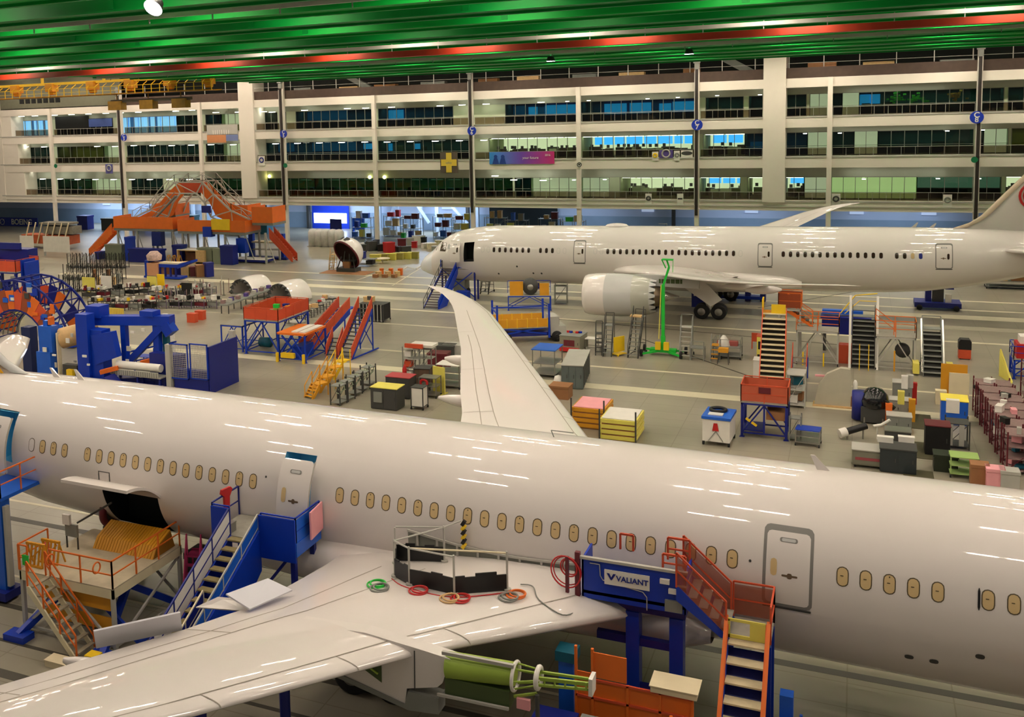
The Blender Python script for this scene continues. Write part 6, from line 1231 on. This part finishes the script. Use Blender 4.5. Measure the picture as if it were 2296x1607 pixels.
# big tail dock far left
D=G(400,585); t=thing('tail_dock','large grey trussed dock with orange railings and an arched opening, far left below the offices','dock',(D.x,D.y,0))
def deckpart(x0,x1,y0,y1,z,hp,pm=m_org):
    MB().b0(x0,x1,y0,y1,z-.35,z).build('deck',m_grey,t); MB().b0(x0,x1,y0-.06,y0,z,z+hp).b0(x0,x0+.06,y0,y1,z,z+hp).b0(x1-.06,x1,y0,y1,z,z+hp).build('orange_barrier',pm,t)
deckpart(-11.5,-1.0,.5,4.5,4.4,1.7); deckpart(-.2,11.0,.5,4.5,4.2,1.6); deckpart(-7.5,-3.4,4.5,8,6.0,1.6); deckpart(4.5,9.0,4.5,8,6.2,1.4); deckpart(11.2,14.5,2,5.5,5.4,2.2); MB().b0(5.6,8.6,.3,.42,4.5,6.0).build('amber_board',m_yel,t)
out=[(-10,5.6),(-6.8,6.9),(-4.2,9.4),(-2.2,10.9),(2.6,10.9),(4.4,9.2),(7.2,6.9),(10.5,5.6)]; inn=[(-7.2,4.6),(-3.6,6.0),(-2.6,8.0),(-1.3,9.3),(1.5,9.3),(2.8,8.0),(3.8,6.0),(7.4,4.6)]
for yy in (3.0,6.5):
    o=MB()
    for L in (out,inn):
        for a,b in zip(L[:-1],L[1:]): o.bar((a[0],yy,a[1]),(b[0],yy,b[1]),.2)
    for k in range(8):
        o.bar((out[k][0],yy,out[k][1]),(inn[k][0],yy,inn[k][1]),.14)
        if k<7: o.bar((out[k][0],yy,out[k][1]),(inn[k+1][0],yy,inn[k+1][1]),.1); m_=((out[k][0]+out[k+1][0])/2,(out[k][1]+out[k+1][1])/2+.9); o.bar((out[k][0],yy,out[k][1]),(m_[0],yy,m_[1]),.08).bar((out[k+1][0],yy,out[k+1][1]),(m_[0],yy,m_[1]),.08)
    for k in range(7):
        a,b=out[k],out[k+1]; o.bar((a[0],yy,a[1]+1.1),(b[0],yy,b[1]+1.1),.08)
        for s in (0,.5,1): x=a[0]+(b[0]-a[0])*s; z=a[1]+(b[1]-a[1])*s; o.bar((x,yy,z),(x,yy,z+1.1),.07)
    o.build('truss',m_lgrey,t)
for k in range(7):
    MB().prism([(out[k][0],4.2,out[k][1]),(out[k+1][0],4.2,out[k+1][1]),(inn[k+1][0],4.2,inn[k+1][1]),(inn[k][0],4.2,inn[k][1])],(0,.08,0)).build('orange_backing',m_org if k not in(3,) else m_rorg,t)
MB().bar((-6.4,2.4,5.0),(-1.6,2.4,9.0),.5,.2).bar((-6.4,2.2,5.4),(-1.6,2.2,9.6),.08).build('inclined_ladder',m_grey,t)
for x in (-11,-7.5,-4,-1.2,.4,4,7.5,10.8,14): MB().b0(x-.12,x+.12,.6,.84,0,4.2).build('leg',m_lgrey,t); MB().b0(x-.12,x+.12,4.2,4.44,0,4.2).build('leg',m_lgrey,t); MB().bar((x,.7,4),(x+1.4,.7,.2),.1).build('brace',m_lgrey,t)
for x0,w,z,h,m in ((-4.6,1.6,3.0,2.0,mat('deep blue unit',(14,34,110),.5)),(4.2,1.4,4.5,1.4,m_blue),(9.6,1.4,2.4,2.0,m_blue)): MB().b0(x0,x0+w,.2,1.2,z-1,z-1+h).build('blue_unit',m,t)  # leftmost unit in a darker blue
MB().b0(2.5,4.0,2.6,2.8,6.6,7.6).build('blue_sign',m_dblue,t)
add_stairs(t,1.3,4.6,3.9,13,m_org,m_org,m_org,panel=m_org,rail=1.0,xf=T(-16.2,.8,.2,R(-90)),th=.5); add_stairs(t,1.3,3.6,3.6,11,m_rorg,m_rorg,m_rorg,panel=m_rorg,rail=1.0,xf=T(17.6,2.4,.2,R(90)),th=.5)
for k,(x,y,w,h,m,l) in enumerate(((-10.4,-.6,3.0,2.2,mat('grey green cabinet',(120,126,108),.6),'wide grey green cabinet below the left deck of the tail dock'),(-7.6,-.9,.9,3.4,m_blue,'tall blue post cabinet right of the wide grey green one'),(-4.0,-1.8,5.4,1.9,m_dblue,'long deep blue tank in front of the tail dock'),(5.2,-.4,2.4,2.1,mat('grey green cabinet',(120,126,108)),'grey green cabinet below the right deck of the tail dock'),(7.3,-.6,1.2,2.1,mat('pale green cabinet',(140,148,126),.6),'narrow pale green cabinet next to it, below the right deck'),(9.2,-1.0,2.0,2.6,m_dblue,'dark blue cabinet at the right end of the tail dock'),(0.6,-.4,1.6,2.4,m_dblue,'small dark blue cabinet under the centre of the tail dock'),(-13.2,-.8,.9,1.1,m_dblue,'small dark blue box by the orange slide stair'))): smallbox(l,(D.x+x,D.y+y,0),0,w,1.3,h,m,cat='cabinet',name='floor_cabinet')
smallbox('pile of brown and red parts under the centre of the tail dock',(D.x+3.0,D.y-.2,0),0,2.0,1.2,1.4,mat('mixed brown load',(110,70,50),.8,var=.6,scale=3),cat='pile',name='parts_pile')
# two post lift and white platform right of the dock
g=G(600,580); t=thing('post_lift','blue two post lift holding a cream rack, right of the tail dock','lift',(g.x,g.y,0))
for x in (-2.5,2.5): MB().b0(x-.35,x+.35,-.3,.3,0,3.6).build('blue_post',m_blue,t)
MB().b0(-3.0,3.4,-.6,.6,.05,.35).build('base',m_dblue,t); MB().b0(-2.1,2.1,-.7,.7,2.3,2.5).build('cream_shelf',m_cream,t); MB().b0(-2.1,2.1,-.6,.6,1.3,1.4).bar((-1,-.6,1.4),(-1,-.6,.7),.08).bar((1,-.6,1.4),(1,-.6,.7),.08).build('lower_shelf',m_lgrey,t)
g=G(563,588); simple('flat_platform','low blue flat trolley with a white top right of the tail dock','trolley',MB().b0(-2.7,2.7,-1.2,1.2,.15,.45).b0(-2.7,2.7,-1.2,1.2,.45,.5,1),[m_dblue,m_white],(g.x,g.y+.5,0))
# plywood box and blue work stand
g=G(428,590); t=thing('plywood_crate','open plywood crate in front of the tail dock','crate',(g.x,g.y,0)); MB().b0(-2.3,2.3,-.1,0,0,.2).b0(-2.3,2.3,0,2.6,1.7,1.8).b0(.9,2.3,-.1,2.6,0,1.75).b0(-2.3,-2.1,0,2.6,0,1.7).build('plywood_body',m_wood,t); MB().b0(-2.1,.9,1.2,2.6,.1,1.6).build('dark_inside',m_brown,t); MB().b0(-2.3,1.0,0,2.0,1.8,1.86).build('white_lid',m_white,t)
for k in range(3): simple('trestle','amber trestle standing in front of the plywood crate','trestle',MB().bar((-.35,0,0),(0,0,1.1),.06).bar((.35,0,0),(0,0,1.1),.06).bar((-.35,.5,0),(0,.5,1.1),.06).bar((.35,.5,0),(0,.5,1.1),.06).bar((0,0,1.1),(0,.5,1.1),.08),m_amb,(g.x-3.2+.9*k,g.y-.9,0),0,'amber trestles')
g=G(365,626); t=thing('work_stand','blue work stand with a sloping end, loaded with white and red covered parts','stand',(g.x,g.y,0)); MB().b0(-2.9,2.6,0,1.6,0.1,.35).b0(-2.7,-2.1,0,1.4,.3,2.3).prism([(2.2,0,1.4),(4.3,0,2.2),(4.3,0,2.5),(2.2,0,1.9)],(0,1.5,0)).b0(-1.0,2.6,.1,1.5,1.5,1.9).build('blue_frame',m_blue,t); MB().b0(-2.3,-.6,-.1,1.4,.4,2.0).build('peach_board',mat('peach board',(204,148,110),.7),t); MB().lathe([(0,.9),(.6,1.0),(1.1,.5),(1.15,0)],(-1.6,.6,2.3),(0,0,1),n=12).build('white_red_cover',mat('mottled cover',(200,170,160),.8,var=.6,scale=4),t)
for x in (-.5,.3,1.1,1.9): MB().b0(x-.1,x+.1,.1,.3,.3,1.5).build('upright',m_dblue,t)
MB().b0(-.6,2.4,.2,1.3,1.9,2.1).build('cream_top',m_cream,t)
for k in range(6): smallbox('mixed brown and blue load behind the blue work stand',(g.x-1.0+1.1*k,g.y+3.2+.3*(k%2),0),.2*k,1.0,1.0,1.2+.3*(k%3),[m_brown,m_dblue,m_wood,m_maroon][k%4],group='load behind the blue work stand',cat='box',name='stacked_box')
# black post racks
ord3=['front','middle','back']
for r in range(3):
    for c in range(6):
        p=G(150+22*c+8*r,652-26*r); t=rack('black post rack without boards, %s row, %s from the left'%(ord3[r],['first','second','third','fourth','fifth','sixth'][c]),p,R(-3),1.3,1.0,2.0,m_black,m_dgrey,1,group='black post racks',nb=2)
for k in range(8): smallbox('tan or grey upright board stored between the black post racks',G(190+11*k,641-(k%3)*9),0,.25,.5,1.1,[m_wood,m_grey,m_brown][k%3],group='boards between the black racks',cat='board',name='stored_board')
# banners and frames at far left
for k,(a,b,w) in enumerate(((128,574,3.4),(62,572,1.8))): p=G(a,b); t=thing('display_screen','%s white cloth screen standing at the far left'%['wide','narrow'][k],'screen',p); MB().b0(-w/2*1.5,w/2*1.5,-.04,.04,.6,3.0).build('cloth',m_white,t); MB().b0(-w*.7,-w*.66,-.2,.2,0,.6).b0(w*.66,w*.7,-.2,.2,0,.6).build('foot',m_lgrey,t)
g=G(118,556); t=thing('spiked_frame','orange and brown cradle with pale slanted posts behind the white screens','frame',(g.x,g.y,0)); MB().b0(-5.5,4.5,-1,1.4,.8,2.2).build('orange_cradle',mat('brown orange cradle',(170,80,40),.6,var=.4),t)
for k in range(7): MB().bar((-4.8+1.35*k,-1.1,.8),(-3.6+1.35*k,-1.0,4.2),.16).build('slanted_post',m_cream,t)
MB().b0(-1.5,4.5,-1,1.3,3.9,4.2).b0(-1.0,5.0,-.8,1.4,2.4,3.6).build('grey_top',mat('grey tangled parts',(120,116,104),.7,var=.5,scale=3),t)
g=G(25,690); t=thing('side_dock','blue dock with an orange middle deck at the left edge','dock',(g.x,g.y,0)); add_platform(t,5.4,3.4,4.2,m_dblue,m_grey,m_rorg,rail=1.3,panel=m_rorg,lt=.25); MB().b0(-2.9,1.4,1.5,3.0,4.6,6.2).b0(-2.6,.6,1.2,1.5,6.2,6.9).build('blue_housing',m_dblue,t)
for k in range(6): MB().b0(-2.4+.9*k,-1.9+.9*k,-1.9,-1.5,0.0,2.6+(k%3)*.6).build('stored_panel',[m_dblue,m_grey,m_maroon,m_blue][k%4],t)
MB().b0(2.7,2.9,-1.0,1.0,2.2,5.4).b0(3.2,3.4,-1.0,1.0,2.4,5.2).build('blue_upright',m_blue,t)
smallbox('amber green barrier box at the left edge, in front of the blue dock',G(20,700),0,3.5,.8,1.2,m_lyel,cat='barrier',name='barrier_box')
# benches crowded with parts
rr=random.Random(21); bn=0
rowlab=['front','second','third','fourth','fifth']
for r,(x0,y0,n,dx) in enumerate(((215,694,5,30),(200,668,5,32),(340,690,6,28),(350,668,5,30))):
    for c in range(n):
        p=G(x0+dx*c,y0-2*c*(r%2)); t=trestle('dark work bench in the crowded assembly area, %s bench row, %s from its left end'%(rowlab[r],['first','second','third','fourth','fifth','sixth'][c]),p,R(-4),1.45,.9,.95,m_dgrey if r<2 else mat('purple grey paint',(92,74,104),.6),m_black if r<2 else m_grey,group='crowded work benches',name='work_bench')
        MB().b0(-.68,.68,-.38,.4,.25,.62).build('lower_bins',[m_black,m_dgrey,m_maroon,m_grey][(c+r)%4],t)
        for j in range(7): smallbox('small part lying on a work bench in the crowded assembly area',(p.x+rr.uniform(-.6,.6),p.y+rr.uniform(-.35,.35),.95),rr.random()*3,rr.uniform(.2,.6),rr.uniform(.15,.4),rr.uniform(.1,.5),rr.choice((m_white,m_white,m_lgrey,m_black,m_red,m_maroon,m_steel,m_yel)),group='parts on the crowded benches',cat='part',name='bench_part')
for k in range(34):
    px=rr.uniform(345,520); p=G(px,700-(px-345)*.2-rr.uniform(0,25)); simple('marker_post','thin upright post rising from the crowded assembly area','post',MB().b0(-.03,.03,-.03,.03,0,1.6).b0(-.15,.15,-.15,.15,0,.04),[m_mauve,m_dgrey,m_lgrey][k%3],p,0,'thin upright posts')
t=thing('barrier_fence','pale yellow slatted barrier in front of the crowded benches','barrier',G(248,716)); MB().b0(-1.7,1.7,-.03,.03,.15,1.2).b0(-1.6,-1.5,-.3,.3,0,.15).b0(1.5,1.6,-.3,.3,0,.15).build('panel',m_lyel,t); o=MB(); [o.b0(-1.6+.2*k,-1.55+.2*k,-.05,-.03,.2,1.15) for k in range(17)]; o.build('slat',m_amb,t)
for k,(a,b,w,h,m,l) in enumerate(((342,650,1.3,1.2,m_lyel,'yellow upright board on the crowded benches, left'),(362,647,1.0,1.3,m_yel,'yellow upright board on the crowded benches, right'),(240,655,1.5,1.5,m_white,'white upright board behind the crowded benches'),(200,652,1.8,1.2,m_lyel,'pale yellow board left of the white upright board'),(420,660,1.4,.9,m_black,'black monitor panel on the crowded benches'))): simple('upright_board',l,'board',MB().b0(-w/2,w/2,-.04,.04,.8,.8+h).b0(-.05,.05,-.2,.2,0,.8).b0(-.4,.4,-.25,.25,0,.05),m,G(a,b+8))
for k,(a,b) in enumerate(((432,722),(450,716))): smallbox('red printed board box at the end of the purple benches, %s'%['left','right'][k],G(a,b),0,.9,.6,.9,m_rorg,name='red_box')
g=G(330,690)
t=thing('conveyor','long grey conveyor bench running towards the twin white cowls','conveyor',G(505,702)+Vector((0,2,0)),R(4)); MB().b0(-.5,.5,-2.5,8.5,.85,1.0).build('belt_bed',m_grey,t); 
for k in range(5): MB().b0(-.45,-.38,-2.3+2.6*k,-2.2+2.6*k,0,.85).b0(.38,.45,-2.3+2.6*k,-2.2+2.6*k,0,.85).build('leg',m_dgrey,t)
for k in range(12): smallbox('small violet or grey bin on the conveyor bench',(t.location.x-.2+.3*(k%2)-.05*k,t.location.y-2+.85*k,1.0),0,.4,.4,.35,[m_mauve,m_lgrey,mat('violet bin',(80,60,130),.6)][k%3],group='bins on the conveyor',cat='bin',name='small_bin')
# twin cowls
for k,(a,b) in enumerate(((540,668),(625,680))):
    p=G(a,b); t=thing('engine_cowl_half','white half barrel cowl with a dark jagged rim, %s of the pair'%['left','right'][k],'cowl',(p.x,p.y+.3,0),R(-14)); rows=[]
    for i in range(9): yy=3.0*i/8; r=1.75+.18*math.sin(PI*i/8*.8); rows.append([(r*math.cos(PI*j/20),yy,.25+r*1.05*math.sin(PI*j/20)) for j in range(21)])
    o=MB().grid(rows); o.grid([[(x*.95,y,z*.95+.01) for x,y,z in r][::-1] for r in rows]); o.build('outer_shell',m_air,t)
    MB().add([(0,3.0,.25)]+[rows[-1][j] for j in range(21)],[(0,j+1,j+2) for j in range(20)]).build('rear_bulkhead',m_airg,t)
    o=MB()
    for j in range(10):
        a0=PI*j/10;a1=PI*(j+1)/10;am=(a0+a1)/2; o.add([(1.78*math.cos(a0),0,.25+1.85*math.sin(a0)),(1.78*math.cos(a1),0,.25+1.85*math.sin(a1)),(1.7*math.cos(am),-.45,.25+1.78*math.sin(am)),(1.3*math.cos(am),-.05,.25+1.35*math.sin(am))],[(0,1,2),(0,2,3),(1,3,2)])
    o.build('jagged_rim',m_dgrey,t); MB().b0(-1.8,1.8,-.1,3.1,.06,.25).build('cradle',m_lgrey,t)
# nose section
p=G(770,612); t=thing('nose_section','white aircraft nose section with a dark open end standing on a work stand','nose section',(p.x,p.y+1.8,0)); rows=[]; ax=Matrix.Translation((.2,-.4,2.5))@Matrix.Rotation(R(-22),4,'Z')@Matrix.Rotation(R(30),4,'X')
for i in range(10): u=i/9; r=2.05*math.sqrt(max(0,1-(u*.98)**2)); yy=-.6+2.3*u; rows.append([(r*math.cos(2*PI*j/28),yy,r*math.sin(2*PI*j/28)) for j in range(28)])
MB().grid(rows,close=True).build('white_shell',m_air,t,ax); MB().grid([[(x*.985,y+.01,z*.985) for x,y,z in r][::-1] for r in rows],close=True).build('inner_shell',mat('dark brown interior',(60,32,24),.7),t,ax); MB().torus((0,-.55,0),(0,1,0),1.95,.13,n=32).build('rim_frame',m_maroon,t,ax)
for a in (70,105,35): MB().prism([(1.72*math.cos(R(a-9)),-.2,1.98*math.sin(R(a-9))),(1.72*math.cos(R(a+9)),-.2,2.06*math.sin(R(a+9))),(1.6*math.cos(R(a+9)),.5,2.0*math.sin(R(a+9))),(1.6*math.cos(R(a-9)),.5,1.95*math.sin(R(a-9)))],(0,0,.05)).build('window_opening',m_black,t,ax)
MB().b0(-1.3,1.3,-1.2,.6,0,.5).bar((-1.2,-1,.5),(-.8,-.6,1.9),.12).bar((1.2,-1,.5),(.8,-.6,1.9),.12).bar((-.4,-1,.5),(-.3,-.6,2.6),.1).bar((.5,-.9,.5),(.3,-.6,2.3),.1).b0(-.9,.9,-.3,.3,1.2,1.4).b0(-.5,.5,-1.0,-.6,.5,1.3,1).build('work_stand',[m_dgrey,m_brown],t)
ladder('wooden step ladder left of the nose section',G(742,606),R(10),1.9,m_wood,m_wood,None,w=.6,top=.2,name='step_ladder'); add=thing('equipment_rack','low rack with black and white boxes right of the nose section','rack',G(822,596)); MB().b0(-1.3,1.3,-.6,.6,.9,1.0).b0(-1.3,1.3,-.6,.6,.2,.3).b0(-1.0,-.2,-.5,.4,1.0,1.9,1).b0(.2,1.1,-.6,.4,.3,.8,2).build('shelving',[m_grey,m_dblue,m_black],add)
for k in range(9): smallbox('brown parts heap on the floor right of the nose section',G(842+7*k,622-3*(k%3)),k,.6,.5,.4+.2*(k%3),[m_brown,m_wood,m_org][k%3],group='brown parts right of the nose',cat='part',name='floor_part')
simple('lid_stand','flat white lid on a thin stand right of the nose section','lid',MB().lathe([(0,0),(0,1.0),(.08,1.0),(.15,0)],(0,0,.6),(0,0,1),n=20).tube((0,0,0),(0,0,.6),.08).tube((0,0,0),(0,0,.04),.4),m_cream,G(858,590))
simple('floor_board','brown board under the nose section','board',MB().b0(-3.2,3.2,-1.6,1.4,.006,.05),m_brown,(p.x+.3,p.y+.6,0))
for a,b,l in ((912,604,'left'),(942,602,'right')): simple('floor_stop','white angled floor bar by the far nose, %s one'%l,'bar',MB().bar((-.3,-.6,.05),(0,.2,.3),.14).bar((0,.2,.3),(1.0,.2,.06),.08),m_white,G(a,b))
# shrink wrapped units and storage beneath the offices
for k in range(5): p=G(716+16*k,548); simple('wrapped_unit','plastic wrapped round unit beneath the offices, %s from the left'%['first','second','third','fourth','fifth'][k],'wrapped unit',MB().lathe([(0,0),(0,.75),(2.1,.78),(2.5,.5),(2.6,0)],(0,0,0.1),(0,0,1),n=14).b0(-.8,.8,-.6,.6,0,.1),m_plastic,(p.x,136.5,0),0,'plastic wrapped units')
cols=[m_lyel,m_white,m_lblue,m_red,m_grey,m_blue,m_wood,m_grn,m_dgrey,m_maroon,m_cream]; rr=random.Random(9)
for k in range(9):
    x=-72+4.3*k; t=rack('storage rack full of mixed boxes beneath the offices, %s counted from the bright yard door'%['first','second','third','fourth','fifth','sixth','seventh','eighth','ninth'][k],(x,148+(k%2)*3,0),0,3.4,1.2,3.4,m_grey,m_lgrey,3,group='storage racks beneath the offices',nb=2)
    for j in range(7): smallbox('coloured box on the storage racks beneath the offices',(x-1.3+.42*j,147.6+(k%2)*3,(.2,1.75,3.25)[j%3]),0,rr.uniform(.5,1.1),.7,rr.uniform(.5,1.2),rr.choice(cols),group='boxes beneath the offices')
for k in range(20):
    p=G(806+9.5*k,566-rr.uniform(0,18)); 
    if p.y<120: pass
    smallbox('mixed dark, red or white case standing left of the far airliner nose',p,rr.random(),rr.uniform(.7,1.7),rr.uniform(.6,1.2),rr.uniform(.7,1.5),rr.choice((m_dgrey,m_black,m_red,m_maroon,m_white,m_lgrey,m_cream,m_black)),group='cases left of the far nose',cat='case',name='floor_case')
for k in range(6): smallbox('low yellow green barrier block left of the far airliner nose',G(842+17*k,585-1.2*k),0,1.5,.5,.9,[m_lyel,mat('olive yellow',(170,160,84),.6)][k%2],group='yellow barrier blocks',cat='barrier',name='barrier_block')
for k,(x,w,h,m,l) in enumerate(((-92,2.5,2.6,m_teal,'teal'),(-98,3,2.8,m_grey,'grey'),(-118,3,2.4,m_blue,'blue'),(-125,3,2.2,m_dgrey,'dark grey'),(-131,2.4,2.6,m_dblue,'dark blue'),(-107,2.4,3.0,mat('dusk teal',(50,90,100),.6),'dusty teal'))): smallbox('%s machine housing in the shade beneath the offices, left part'%l,(x,150,0),0,w,1.8,h,m,cat='machine',name='machine_housing')
for k,(px_,m) in enumerate(((648,m_dblue),(667,m_lblue))): p=G(px_,505); simple('sign_trailer','blue banner stand by the bright yard door, %s'%['left','right'][k],'banner stand',MB().b0(-1.2,1.2,-.05,.05,.6,2.6).b0(-1.1,-1.0,-.3,.3,0,.6).b0(1.0,1.1,-.3,.3,0,.6),m,(-78.5+3.2*k,151+2*k,0),R(-10))
# blue jig with towers
g=G(115,846); t=thing('assembly_jig','massive bright blue assembly jig with two towers joined by a long beam','jig',(g.x,g.y,0))
MB().b0(-.9,.5,-.5,.5,0,2.1).b0(-.65,.65,-.4,.4,2.1,4.1).b0(-.3,.1,-.2,.2,4.1,4.5).build('left_tower',m_lblue,t); MB().b0(3.0,4.1,-.3,.6,0,5.2).b0(3.4,5.2,0,1.0,.3,4.0).prism([(4.6,-.1,1.4),(6.6,-.1,2.1),(6.2,-.1,4.0),(4.2,-.1,3.6)],(0,.6,0)).build('right_tower',m_blue,t)
MB().bar((2.2,1.4,4.4),(9.8,2.6,4.6),.9,.7).bar((9.4,2.4,4.3),(9.9,2.4,3.6),.8,.8).bar((6.2,2,1.4),(9.2,2.3,4.2),.5).bar((8.6,2.3,.2),(8.6,2.3,4.2),.5).bar((5.9,1.8,1.2),(5.9,1.8,4.2),.45).b0(2.9,4.2,1.0,2.2,4.7,5.6).b0(7.4,8.6,1.8,2.8,4.9,5.3).build('cross_beam',m_blue,t)
MB().tube((.7,.6,3.0),(3.1,1.8,3.6),.8,n=18).build('tan_roll',m_wood,t); MB().b0(.9,1.0,-.2,.2,0,3.6).b0(1.4,2.8,-.2,.3,0,1.2,1).b0(2.0,2.6,-.5,-.2,.1,.9,2).build('side_items',[m_cream,m_dgrey,m_yel],t)
MB().b0(-2.8,-1.9,0,.8,0,3.8).build('dark_blue_post',mat('very dark blue',(10,30,80),.5),t); MB().bar((5.4,-.6,1.0),(6.6,.0,1.3),.4,.3).bar((7.8,1.2,1.5),(9.4,1.8,1.9),.4,.3).b0(.2,.5,-.2,.2,4.2,4.8).build('orange_part',m_org,t)
rr=random.Random(4)
for k in range(16): MB().box(rr.uniform(-.6,9),-.55 if k%2 else .9,rr.uniform(.8,4.6),rr.uniform(.12,.4),.08,rr.uniform(.12,.4)).build('white_label',m_white if k%3 else m_lgrey,t)
MB().prism([(5.0,-1.4,0),(7.4,-1.4,0),(6.4,-1.4,.9)],(0,1.2,0)).bar((3.0,-1.0,.15),(9.0,1.5,.3),.3).b0(-1.5,9.2,.8,1.4,0,.3).build('base_frame',m_dblue,t)
# fenced blue platform with white roll
g=G(372,868); t=thing('fenced_station','blue fenced work station with mesh panels on a deep blue base','work station',(g.x,g.y,0))
MB().b0(1.2,4.2,-.5,.0,0,1.6).b0(4.15,4.3,-.5,3.2,0,3.4).b0(-1.6,1.2,.3,1.0,0,2.4).build('base_box',m_dblue,t)
def mesh_panel(x0,x1,y,z0,z1):
    o=MB().b0(x0,x1,y-.04,y+.04,z1-.08,z1).b0(x0,x1,y-.04,y+.04,z0,z0+.08).b0(x0,x0+.08,y-.04,y+.04,z0,z1).b0(x1-.08,x1,y-.04,y+.04,z0,z1); f=o.build('fence_panel',m_blue,t); o=MB()
    n=int((x1-x0)/.14)
    for k in range(1,n): o.b0(x0+.14*k-.008,x0+.14*k+.008,y-.01,y+.01,z0,z1)
    for k in range(1,int((z1-z0)/.14)): o.b0(x0,x1,y-.01,y+.01,z0+.14*k-.008,z0+.14*k+.008)
    o.build('wire_mesh',m_lgrey,f)
mesh_panel(.9,2.5,-.55,.9,3.5); mesh_panel(2.65,4.2,-.55,1.0,3.6); 
for x,y,hh in ((-1.4,2.2,3.6),(4.0,3.0,3.9),(.8,-.5,3.4)): MB().b0(x-.2,x+.2,y-.2,y+.2,0,hh).build('corner_post',m_teal if x<3 and y>0 else m_lgrey,t)
MB().bar((-5.6,3.0,1.6),(-1.4,3.4,2.6),.12).bar((-5.6,3.0,.8),(-1.4,3.4,1.7),.1).bar((-5.2,3,0),(-5.2,3,1.6),.1).bar((-3.4,3.2,0),(-3.4,3.2,2.0),.1).build('back_railing',m_blue,t)
g2=G(298,868); t=thing('roll_table','long table with a white fabric roll and grey ribbed front','table',(g2.x+.2,g2.y+.6,0)); MB().tube((-2.0,0,1.45),(2.0,.0,1.45),.3,n=18).build('white_roll',m_white,t); MB().b0(-2.4,2.0,-.45,-.35,.8,1.2).b0(-2.3,2.2,-.4,.5,.75,.85).build('ribbed_front',m_lgrey,t); o=MB(); [o.b0(-2.35+.2*k,-2.3+.2*k,-.48,-.44,.82,1.18) for k in range(22)]; o.build('rib',m_grey,t)
for x in (-2.1,0,2.0):
    for y_ in (-.22,.37): MB().b0(x-.08,x+.08,y_-.08,y_+.08,0,.75).build('leg',m_dblue,t)
g=G(388,800); t=thing('robot_arm','white robot arm on a slim column behind the blue fence','robot arm',(g.x,g.y,0)); MB().tube((0,0,0),(0,0,1.6),.22,n=14).tube((0,0,1.6),(-.1,0,3.3),.24,.2,n=14).tube((-.6,-.1,3.5),(.4,0,3.35),.17,n=12).b0(-.85,-.45,-.2,.2,3.2,3.6).build('arm_body',m_white,t); MB().b0(-.35,.35,-.35,.35,0,.3).build('base',m_grey,t)
t=cart('blue tray on legs left of the teal post, near the blue fence',G(330,822),0,1.4,1.0,.9,m_blue,shelves=1)
smallbox('grey bundled hoses and drum behind the white fabric roll',G(368,838),0,1.1,1.0,1.4,mat('mottled dark load',(70,66,72),.7,var=.6,scale=5),cat='bundle',name='hose_bundle')
# clutter right of the conveyor towards the black bin trolley
for k in range(7):
    p=G(655+14*k,728-7*k); t=trestle('low bench loaded with white bags, %s in the line towards the black trolley'%['first','second','third','fourth','fifth','sixth','seventh'][k],p,R(5),1.2,1.0,.8,m_dgrey,m_grey if k%2 else m_black,group='loaded low benches',name='low_bench')
    for j in range(4): smallbox('white, red or grey item on the loaded low benches',(p.x+rr.uniform(-.5,.5),p.y+rr.uniform(-.4,.4),.8),rr.random()*3,rr.uniform(.2,.6),rr.uniform(.2,.5),rr.uniform(.1,.4),rr.choice((m_white,m_plastic,m_red,m_black,m_lgrey,m_wood)),group='items on the low benches',cat='part',name='bench_item')
simple('round_table','round white topped drum table right of the small blue trestle platform','table',MB().lathe([(0,.3),(.8,.35),(.85,.75),(.95,.75),(.96,0)],(0,0,0),(0,0,1),n=20),m_lgrey,G(668,742))
# ================================================================ yellow overhead crane at upper left
YC=112.0
a=Yp(-40,172,YC); b=Yp(485,180,YC); z1=25.5; z0=Yp(240,213,YC).z
t=thing('overhead_crane','yellow overhead crane walkway with hoists hanging below the girders, upper left','crane',(a.x,YC,0)); L=b.x-a.x
MB().b0(0,L,-.2,.2,z1-.4,z1-.05).build('crane_beam',m_yel,t); MB().b0(0,L,-1.2,-.9,z0,z0+.14).b0(0,L,.9,1.2,z0,z0+.14).b0(0,L,-1.2,1.2,z0,z0+.05).build('walkway',m_amb,t)
o=MB()
for k in range(31): x=L*k/30; o.bar((x,-1.2,z0),(x,-1.2,z0+1.1),.08).bar((x,-1.2,z0+1.1),(x,-.3,z1-.5),.07)
o.bar((0,-1.2,z0+1.1),(L,-1.2,z0+1.1),.07).bar((0,-1.2,z0+.55),(L,-1.2,z0+.55),.05); o.build('railing',m_yel,t)
for k,x in enumerate((.16,.32,.5,.66,.82,.97)): 
    MB().b0(L*x-.6,L*x+.7,-.7,.6,z1-1.3,z1-.2).tube((L*x-.4,0,z1-1.4),(L*x+.5,0,z1-1.4),.35,n=14).build('hoist_unit',m_amb,t)
for k,x in enumerate((.6,.73,.86)): MB().b0(L*x-1.1,L*x+1.1,-.6,.6,z0-2.1,z0-.9).tube((L*x-.9,0,z0-1.5),(L*x+.9,0,z0-1.5),.5,n=14).tube((L*x,0,z0-1.2),(L*x,0,z0),.08).build('hook_block',mat('worn crane yellow',(150,112,20),.5,var=.5),t)
MB().b0(L*.58,L*.9,-.3,.3,z0-1.1,z0-.7).build('spreader_beam',mat('crane dark beam',(70,62,44),.5),t)
for k in range(7): MB().b0(L*.2+1.1*k,L*.2+1.1*k+.75,-1.3,-1.2,z0-.75,z0-.1).build('dark_panel',m_black,t)
for x in (.03,.28,.55,.8,.99): MB().bar((L*x,0,z1-.2),(L*x,0,28.2),.3).build('hanger',m_yel,t)
